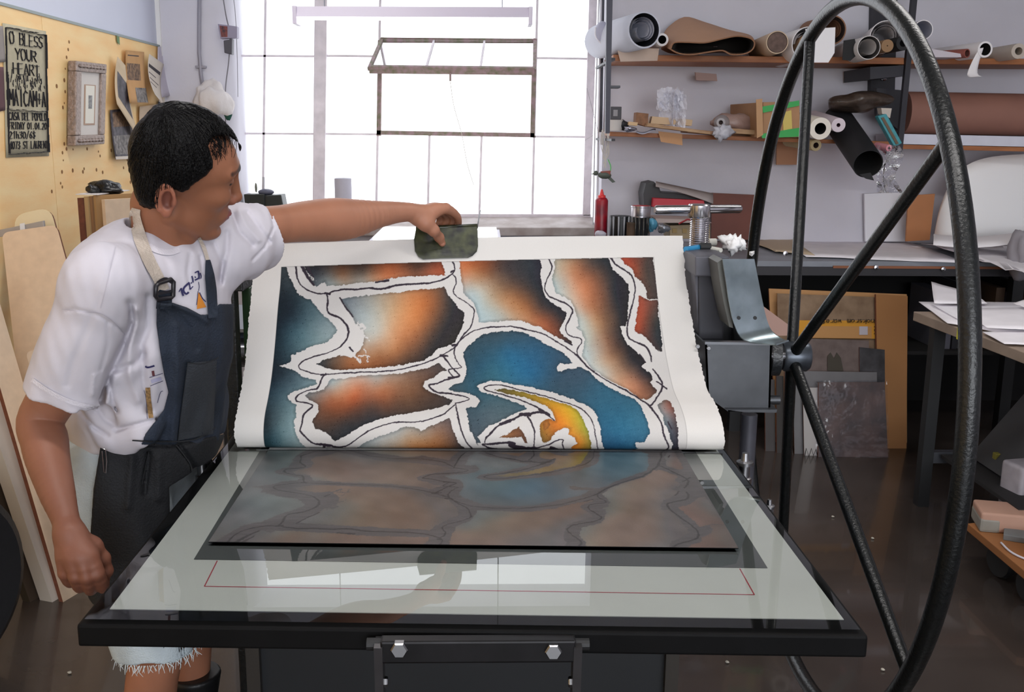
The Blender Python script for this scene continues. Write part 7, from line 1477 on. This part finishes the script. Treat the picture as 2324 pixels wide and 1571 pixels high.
c2 = lean2([(1764, 666), (2032, 676), (2034, 1034), (1766, 1034)], 5.06, card, 'worn cardboard sheet with a yellow printed band', .006)
CY_ = lambda p: 5.06+.20*W3(p[0], p[1], 5.1)[2]-.002
yb = MB(); ppl = [W3(*p, CY_(p)-.002) for p in ((1806, 727), (2003, 728), (2005, 769), (1808, 767))]; yb.prism(ppl, (0, -.003, 0)); yb.build('yellow_band', M('yellow_print', (206, 146, 44), .75), c2)
MB().prism([W3(*p, CY_(p)-.006) for p in ((1830, 740), (1978, 741), (1978, 768), (1830, 767))], (0, -.002, 0)).build('tan_field', M('tan_print', (186, 138, 84), .75), c2); MB().prism([W3(*p, CY_(p)-.009) for p in ((1950, 741), (1969, 741), (1969, 760), (1950, 760))], (0, -.002, 0)).build('white_square', M('lilac_label', (186, 180, 188), .75), c2)
LET.update({'K': [[(0, 0), (0, 6)], [(4, 6), (0, 3), (4, 0)]], 'W': [[(0, 6), (1, 0), (2, 4), (3, 0), (4, 6)]], 'n': [[(0, 0), (0, 4)], [(0, 3), (2, 4), (3.4, 3), (3.4, 0)]], 'o': [[(2, 0), (.2, 1), (.2, 3), (2, 4), (3.8, 3), (3.8, 1), (2, 0)]], 'k': [[(0, 0), (0, 6)], [(3, 4), (0, 2), (3.4, 0)]], 's': [[(3.4, 3.6), (1, 4), (.4, 2.8), (3.2, 1.4), (2.6, 0), (.2, .4)]], 'e': [[(.2, 2), (3.6, 2), (3, 3.8), (1, 4), (.2, 2), (1, .2), (3.4, .4)]], 'r': [[(0, 0), (0, 4)], [(0, 2.6), (1.6, 4), (3, 3.6)]], 't': [[(1.6, 6), (1.6, .4), (3, 0)], [(0, 4), (3.2, 4)]], 'm': [[(0, 0), (0, 4)], [(0, 3), (1.2, 4), (2, 3), (2, 0)], [(2, 3), (3.2, 4), (4, 3), (4, 0)]], 'w': [[(0, 4), (1, 0), (2, 3), (3, 0), (4, 4)]], 'a': [[(3.4, 4), (1, 4), (.2, 2), (1, 0), (3.2, .8), (3.4, 4), (3.6, 0)]], 'f': [[(3.4, 5.6), (2, 6), (1.4, 4.6), (1.4, 0)], [(0, 3.6), (3, 3.6)]], '8': [[(2, 3.2), (.4, 4.6), (2, 6), (3.6, 4.6), (2, 3.2), (.2, 1.6), (2, 0), (3.8, 1.6), (2, 3.2)]], '-': [[(.6, 2.6), (3.2, 2.6)]]})
lb2 = MB(); pr0 = W3(2002, 727, CY_((1950, 727))-.011); lettering(lb2, '-Bnoksrom', pr0, A((-1., 0, 0)), A((0, 0, -1.)), .0, -.004, W3(2002, 727, CY_((1950, 727))-.011)[0]-W3(1922, 727, CY_((1950, 727))-.011)[0], .022, .005, A((0, -1., 0))); lettering(lb2, 'waref', W3(1910, 727, CY_((1950, 727))-.011), A((-1., 0, 0)), A((0, 0, -1.)), .0, -.004, W3(1910, 727, CY_((1950, 727))-.011)[0]-W3(1865, 727, CY_((1950, 727))-.011)[0], .022, .005, A((0, -1., 0))); lettering(lb2, '8oo', W3(1990, 738, CY_((1990, 738))-.011), A((0, 0, -1.)), A((1., 0, 0)), .0, -.012, .055, .026, .006, A((0, -1., 0)))
lb2.build('printed_lettering', M('print_black', (40, 34, 30), .8), c2)
lean2([(1988, 668), (2060, 672), (2056, 1032), (1992, 1034)], 5.02, M('orange_strip', (160, 112, 66), .75), 'narrow orange board standing at the right of the leaning group', .02)
c3 = lean2([(1800, 768), (1972, 773), (1974, 1040), (1802, 1040)], 4.98, M('grey_brown_print', (112, 98, 94), .7, rgb2=(92, 78, 74), vscale=16), 'brownish print of a pointed dark shape leaning in the middle', .006, cat='print'); MB().prism([W3(*p, 4.98+.20*W3(p[0], p[1], 5.05)[2]-.004) for p in ((1878, 842), (1878, 808), (1885, 800), (1893, 814), (1899, 800), (1908, 812), (1914, 842))], (0, -.002, 0)).build('dark_shape', M('dark_shape', (62, 56, 46), .7), c3)
lean2([(1950, 788), (2008, 794), (2008, 1042), (1952, 1042)], 4.97, M('slate_print', (64, 62, 66), .6, rgb2=(30, 28, 30), vscale=14), 'dark slate sheet beside the pointed-shape print', .006, cat='print')
lean2([(1800, 842), (1990, 845), (1992, 1046), (1802, 1046)], 4.93, M('grey_wrap', (104, 102, 104), .45, var=.1), 'grey plastic covered board in the leaning group', .01)
g5 = lean2([(1858, 868), (2008, 868), (2014, 1052), (1856, 1052)], 4.88, M('brown_slab', (104, 84, 78), .5, rgb2=(70, 62, 62), vscale=9), 'mottled brown print wrapped in clear film in front', .012, cat='print')
q = [W3(*p, Y_) for p, Y_ in (((1852, 864), 4.955), ((2012, 862), 4.955), ((2018, 1046), 4.865), ((1850, 1050), 4.865))]; rows = [[lerp4(q, i/13, j/15)+A((0, -.004-.004*abs(float(wob(np.array([i*.7, j*.5, 2.])))), 0)) for i in range(14)] for j in range(16)]
MB().sheet(rows).build('film', clear_mat('film_wrap', 1.5, (246, 246, 250), .1, bump=.5, bscale=16, boost=1.2), g5, smooth='all')
mw = lean2([(1822, 880), (1860, 880), (1858, 1052), (1824, 1052)], 4.90, M('white_card_w', (176, 172, 170), .7), 'white strip of card with a scribble at its foot', .006); MB().tube([W3(x, y, 4.895) for x, y in ((1826, 1038), (1830, 1018), (1836, 1036), (1842, 1018), (1846, 1034), (1852, 1020), (1856, 1036))], .0025, 5).build('scribble', blackm, mw)
lean2([(1728, 690), (1800, 748), (1800, 768), (1742, 768)], 4.9, M('pink_board', (186, 150, 134), .7), 'pink-tan board corner behind the hub', .01) if False else tag(MB().prism([W3(x, y, 4.95) for x, y in ((1728, 692), (1800, 745), (1800, 762), (1740, 762))], (0, .01, 0)).build('pink_board', M('pink_board', (196, 160, 148), .7)), 'pink-tan board corner showing beside the zinc guard', 'board')
roll('brown paper roll standing at the left of the leaning boards', (1752, 672), 14, 5.02, .25, ob, brin, (0, 1, 0), group=G4, wall=.3) if False else None
for k_, (x0, x1, c) in enumerate(((1758, 1780, (70, 66, 66)), (1784, 1800, (52, 48, 46)), (1803, 1820, (84, 80, 78)))):
    lean2([(x0-22, 860-8*k_), (x1-22, 862-8*k_), (x1-22, 1046), (x0-22, 1046)], 4.975-.03*k_, M('dark_board_%s' % 'abc'[k_], c, .7, var=.15), ('grey', 'blackish', 'ashen')[k_]+' board standing upright behind the press leg', .012, name='dark_board')
# ---------------------------------------------------------------- second table at the right
tb = thing('side_table', 'plywood table on black legs at the right, piled with white paper', 'table', (2.4, 3.8, 0)); ZT = .85
tq = [atZ(x, y, ZT) for x, y in ((2066, 704), (2500, 716), (2560, 880), (2330, 806))]; xl_ = tq[0][0]
pl2 = MB().prism([(xl_, 4.32, ZT), (3.3, 4.32, ZT), (3.3, 3.1, ZT), (xl_+.06, 3.1, ZT)], (0, 0, -.04)).build('table_top', [M('table_ply', (150, 132, 116), .7, var=.2, vscale=6)], tb, bevel=.003)
for x, y in ((xl_+.06, 4.20), (3.2, 4.20), (3.2, 3.2)): MB().span((x-.025, y-.025, 0), (x+.025, y+.025, ZT-.04)).build('leg', blackm, tb)
MB().span((xl_+.06, 4.18, .20), (3.2, 4.22, .25)).build('stretcher', M('stretcher_grey', (62, 64, 70), .5), tb)
yt = M('yellow_tape2', (206, 200, 60), .5)
for y in (3.92, 3.42): MB().span((xl_-.003+.06*(4.32-y)/1.2, y-.02, ZT-.045), (xl_+.05+.06*(4.32-y)/1.2, y+.02, ZT+.0015)).build('tape', yt, tb)
def tsheet(pts, z, mat, label, sd, wv=.004, th=.002, up=None):
    q = [atZ(x, y, z) for x, y in pts]; rows = [[lerp4(q, i/9, j/6)+A((0, 0, wv*abs(float(wob(np.array([i*.5+sd, j*.5, sd]))))+(up(i/9, j/6) if up else 0))) for i in range(10)] for j in range(7)]
    return MB().sheet(rows, th).build('table_paper', mat, None, (label, 'paper', 'papers on the right-hand table'), smooth='all')
tsheet([(2085, 686), (2420, 690), (2460, 790), (2150, 735)], ZT+.006, wpp, 'bottom white sheet on the right-hand table, sticking out left', 1); tsheet([(2110, 690), (2480, 694), (2520, 770), (2190, 734)], ZT+.014, M('lilac_white', (246, 244, 252), .7), 'second white sheet on the right-hand table', 2)
tsheet([(2180, 700), (2520, 700), (2560, 760), (2240, 745)], ZT+.024, wpp, 'top white sheet of the pile on the right-hand table', 3); tsheet([(2112, 655), (2210, 668), (2240, 690), (2120, 690)], ZT+.03, wpp, 'white sheet with a lifted edge at the back of the table', 5, up=lambda u, v: .03*(1-v)*(1-u)); tsheet([(2230, 755), (2460, 752), (2520, 790), (2280, 782)], ZT+.008, wpp, 'front white sheet on the right-hand table near the yellow tape', 7)
tsheet([(2300, 690), (2480, 660), (2500, 690), (2330, 700)], ZT+.04, wpp, 'white sheet rising at the right edge of the table', 8, up=lambda u, v: .05*u*(1-v))
gb_ = thing('grey_bundle', 'grey crumpled cloth bundle at the right edge on the bench', 'bundle', W3(2318, 640, 5.1)); MB().blob(W3(2326, 580, 5.15), (.085, .1, .13), 24, 16, .4, 4.5, seed=12).build('cloth', M('grey_cloth', (150, 146, 152), .8), gb_, smooth='all')
# dark boards stored under that table, leaning
G6 = 'dark boards stored under the right-hand table'
for k_, (x, c, l) in enumerate(((2.10, (44, 44, 46), 'near-black board slanting under the right-hand table, leftmost'), (2.24, (82, 84, 88), 'grey board slanting under the right-hand table'), (2.38, (40, 38, 36), 'brown-black board slanting under the right-hand table'), (2.50, (66, 62, 60), 'dull grey-brown board slanting deeper under the table'), (2.62, (52, 52, 56), 'charcoal board slanting at the right under the table'))):
    MB().prism([(x, 3.6, .26), (x+.02, 3.6, .25), (x+.40, 3.6, .76), (x+.38, 3.6, .77)], (0, .5, 0)).build('stored_board', M('stored_%s' % 'abcde'[k_], c, .6, var=.15), None, (l, 'board', G6), bevel=.002)
tag(MB().span((2.0, 3.5, .235), (3.15, 4.15, .25)).build('storage_shelf', M('storage_shelf', (30, 29, 30), .7)), 'low black shelf board under the right-hand table', 'shelf')
tag(MB().box(atY(2268, 1036, 3.95), (.045, .03, .03)).build('yellow_block', M('yellow_block', (120, 112, 40), .7), bevel=.004), 'small yellow block under the right-hand table', 'block')
# ---------------------------------------------------------------- dolly with packages at the lower right
dl = thing('wooden_dolly', 'low wooden dolly on dark wheels at the lower right edge', 'dolly', (2.1, 3.3, 0)); ZD = .17
dq = [atZ(x, y, ZD) for x, y in ((2196, 1188), (2340, 1150), (2440, 1330), (2330, 1300))]
MB().prism([dq[0], dq[1]+A((.5, 0, 0)), dq[2]+A((.4, -.1, 0)), dq[3]], (0, 0, -.03)).build('deck', M('dolly_wood', (156, 102, 58), .6, var=.15, vscale=5), dl, bevel=.003)
for t in (.25, .75): p = dq[0]*(1-t)+dq[3]*t+A((.09, 0, 0)); MB().lathe(A((p[0], p[1], .068)), (1, .2, 0), [(0, -.02), (.06, -.02), (.066, 0), (.06, .02), (0, .02)], 22).build('wheel', blackm, dl, smooth=True); MB().span((p[0]-.03, p[1]-.03, .10), (p[0]+.03, p[1]+.03, .14)).build('caster_fork', grey_steel, dl)
def pack(label, c, size, rz, mat, mat2=None, nm='wrapped_parcel'):
    t = thing(nm, label, 'parcel', c, 'parcels on the dolly'); ca, sa = math.cos(rz), math.sin(rz)
    MB().box(A(c)+A((0, 0, size[2]/2)), size, (Vector((ca, sa, 0)), Vector((-sa, ca, 0)), Vector((0, 0, 1)))).build('wrap', mat, t, bevel=min(size)*.14, smooth=True, bseg=3)
    if mat2: MB().box(A(c)+A((-size[0]*.32*ca, -size[0]*.32*sa, size[2]*.35)), (size[0]*.38, size[1]*1.02, size[2]*.72), (Vector((ca, sa, 0)), Vector((-sa, ca, 0)), Vector((0, 0, 1)))).build('bag_corner', mat2, t, bevel=.01)
pk_m = M('parcel_paper', (186, 146, 126), .7, var=.06); pk_g = M('parcel_grey', (150, 146, 136), .6, var=.2)
c = atZ(2275, 1195, ZD+.001); pack('pink-brown paper parcel at the back corner of the dolly', (c[0], c[1], ZD), (.19, .15, .075), -.25, pk_m, pk_g); c = atZ(2345, 1180, ZD); pack('grey-white bag standing behind the pink-brown parcel', (c[0]+.02, c[1]+.12, ZD), (.14, .12, .19), .2, M('grey_white_bag', (166, 160, 166), .6, var=.2, vscale=14)); c = atZ(2295, 1222, ZD); pack('flat grey cloth pad in the middle of the dolly', (c[0]+.05, c[1]-.02, ZD), (.16, .08, .022), -.5, M('grey_pad', (120, 122, 122), .8, var=.15)); c = atZ(2330, 1262, ZD); pack('small salmon parcel at the near end of the dolly', (c[0]+.06, c[1]-.01, ZD), (.12, .10, .055), -.4, M('salmon_paper', (190, 140, 122), .7))
rp_ = spline([atZ(2272, 1232, ZD+.006), atZ(2290, 1250, ZD+.006), atZ(2310, 1262, ZD+.006), atZ(2335, 1272, ZD+.006)], 14); tag(MB().tube(rp_, .004, 6).build('white_rope', M('rope', (206, 202, 210), .8), smooth='all'), 'thin white rope lying over the dolly deck', 'rope')
# crumbs of paper on the floor
random.seed(4); crumb = M('floor_crumb', (190, 184, 170), .8)
for x, y, l in ((1980, 1224, 'curled pale wood chip on the floor between the spokes'), (1890, 1175, 'tiny white crumb on the floor left of the wheel'), (1650, 1506, 'tiny pale crumb on the floor under the bed corner'), (2003, 1523, 'small pale crumb on the floor by the wheel foot'), (158, 1530, 'tiny white crumb on the floor at the lower left')):
    p = atZ(x, y, .0); MB().blob(p+A((0, 0, .004)), (.007, .006, .004), 8, 6, .4).build('floor_crumb', crumb, None, (l, 'crumb', 'crumbs on the floor'), smooth='all')
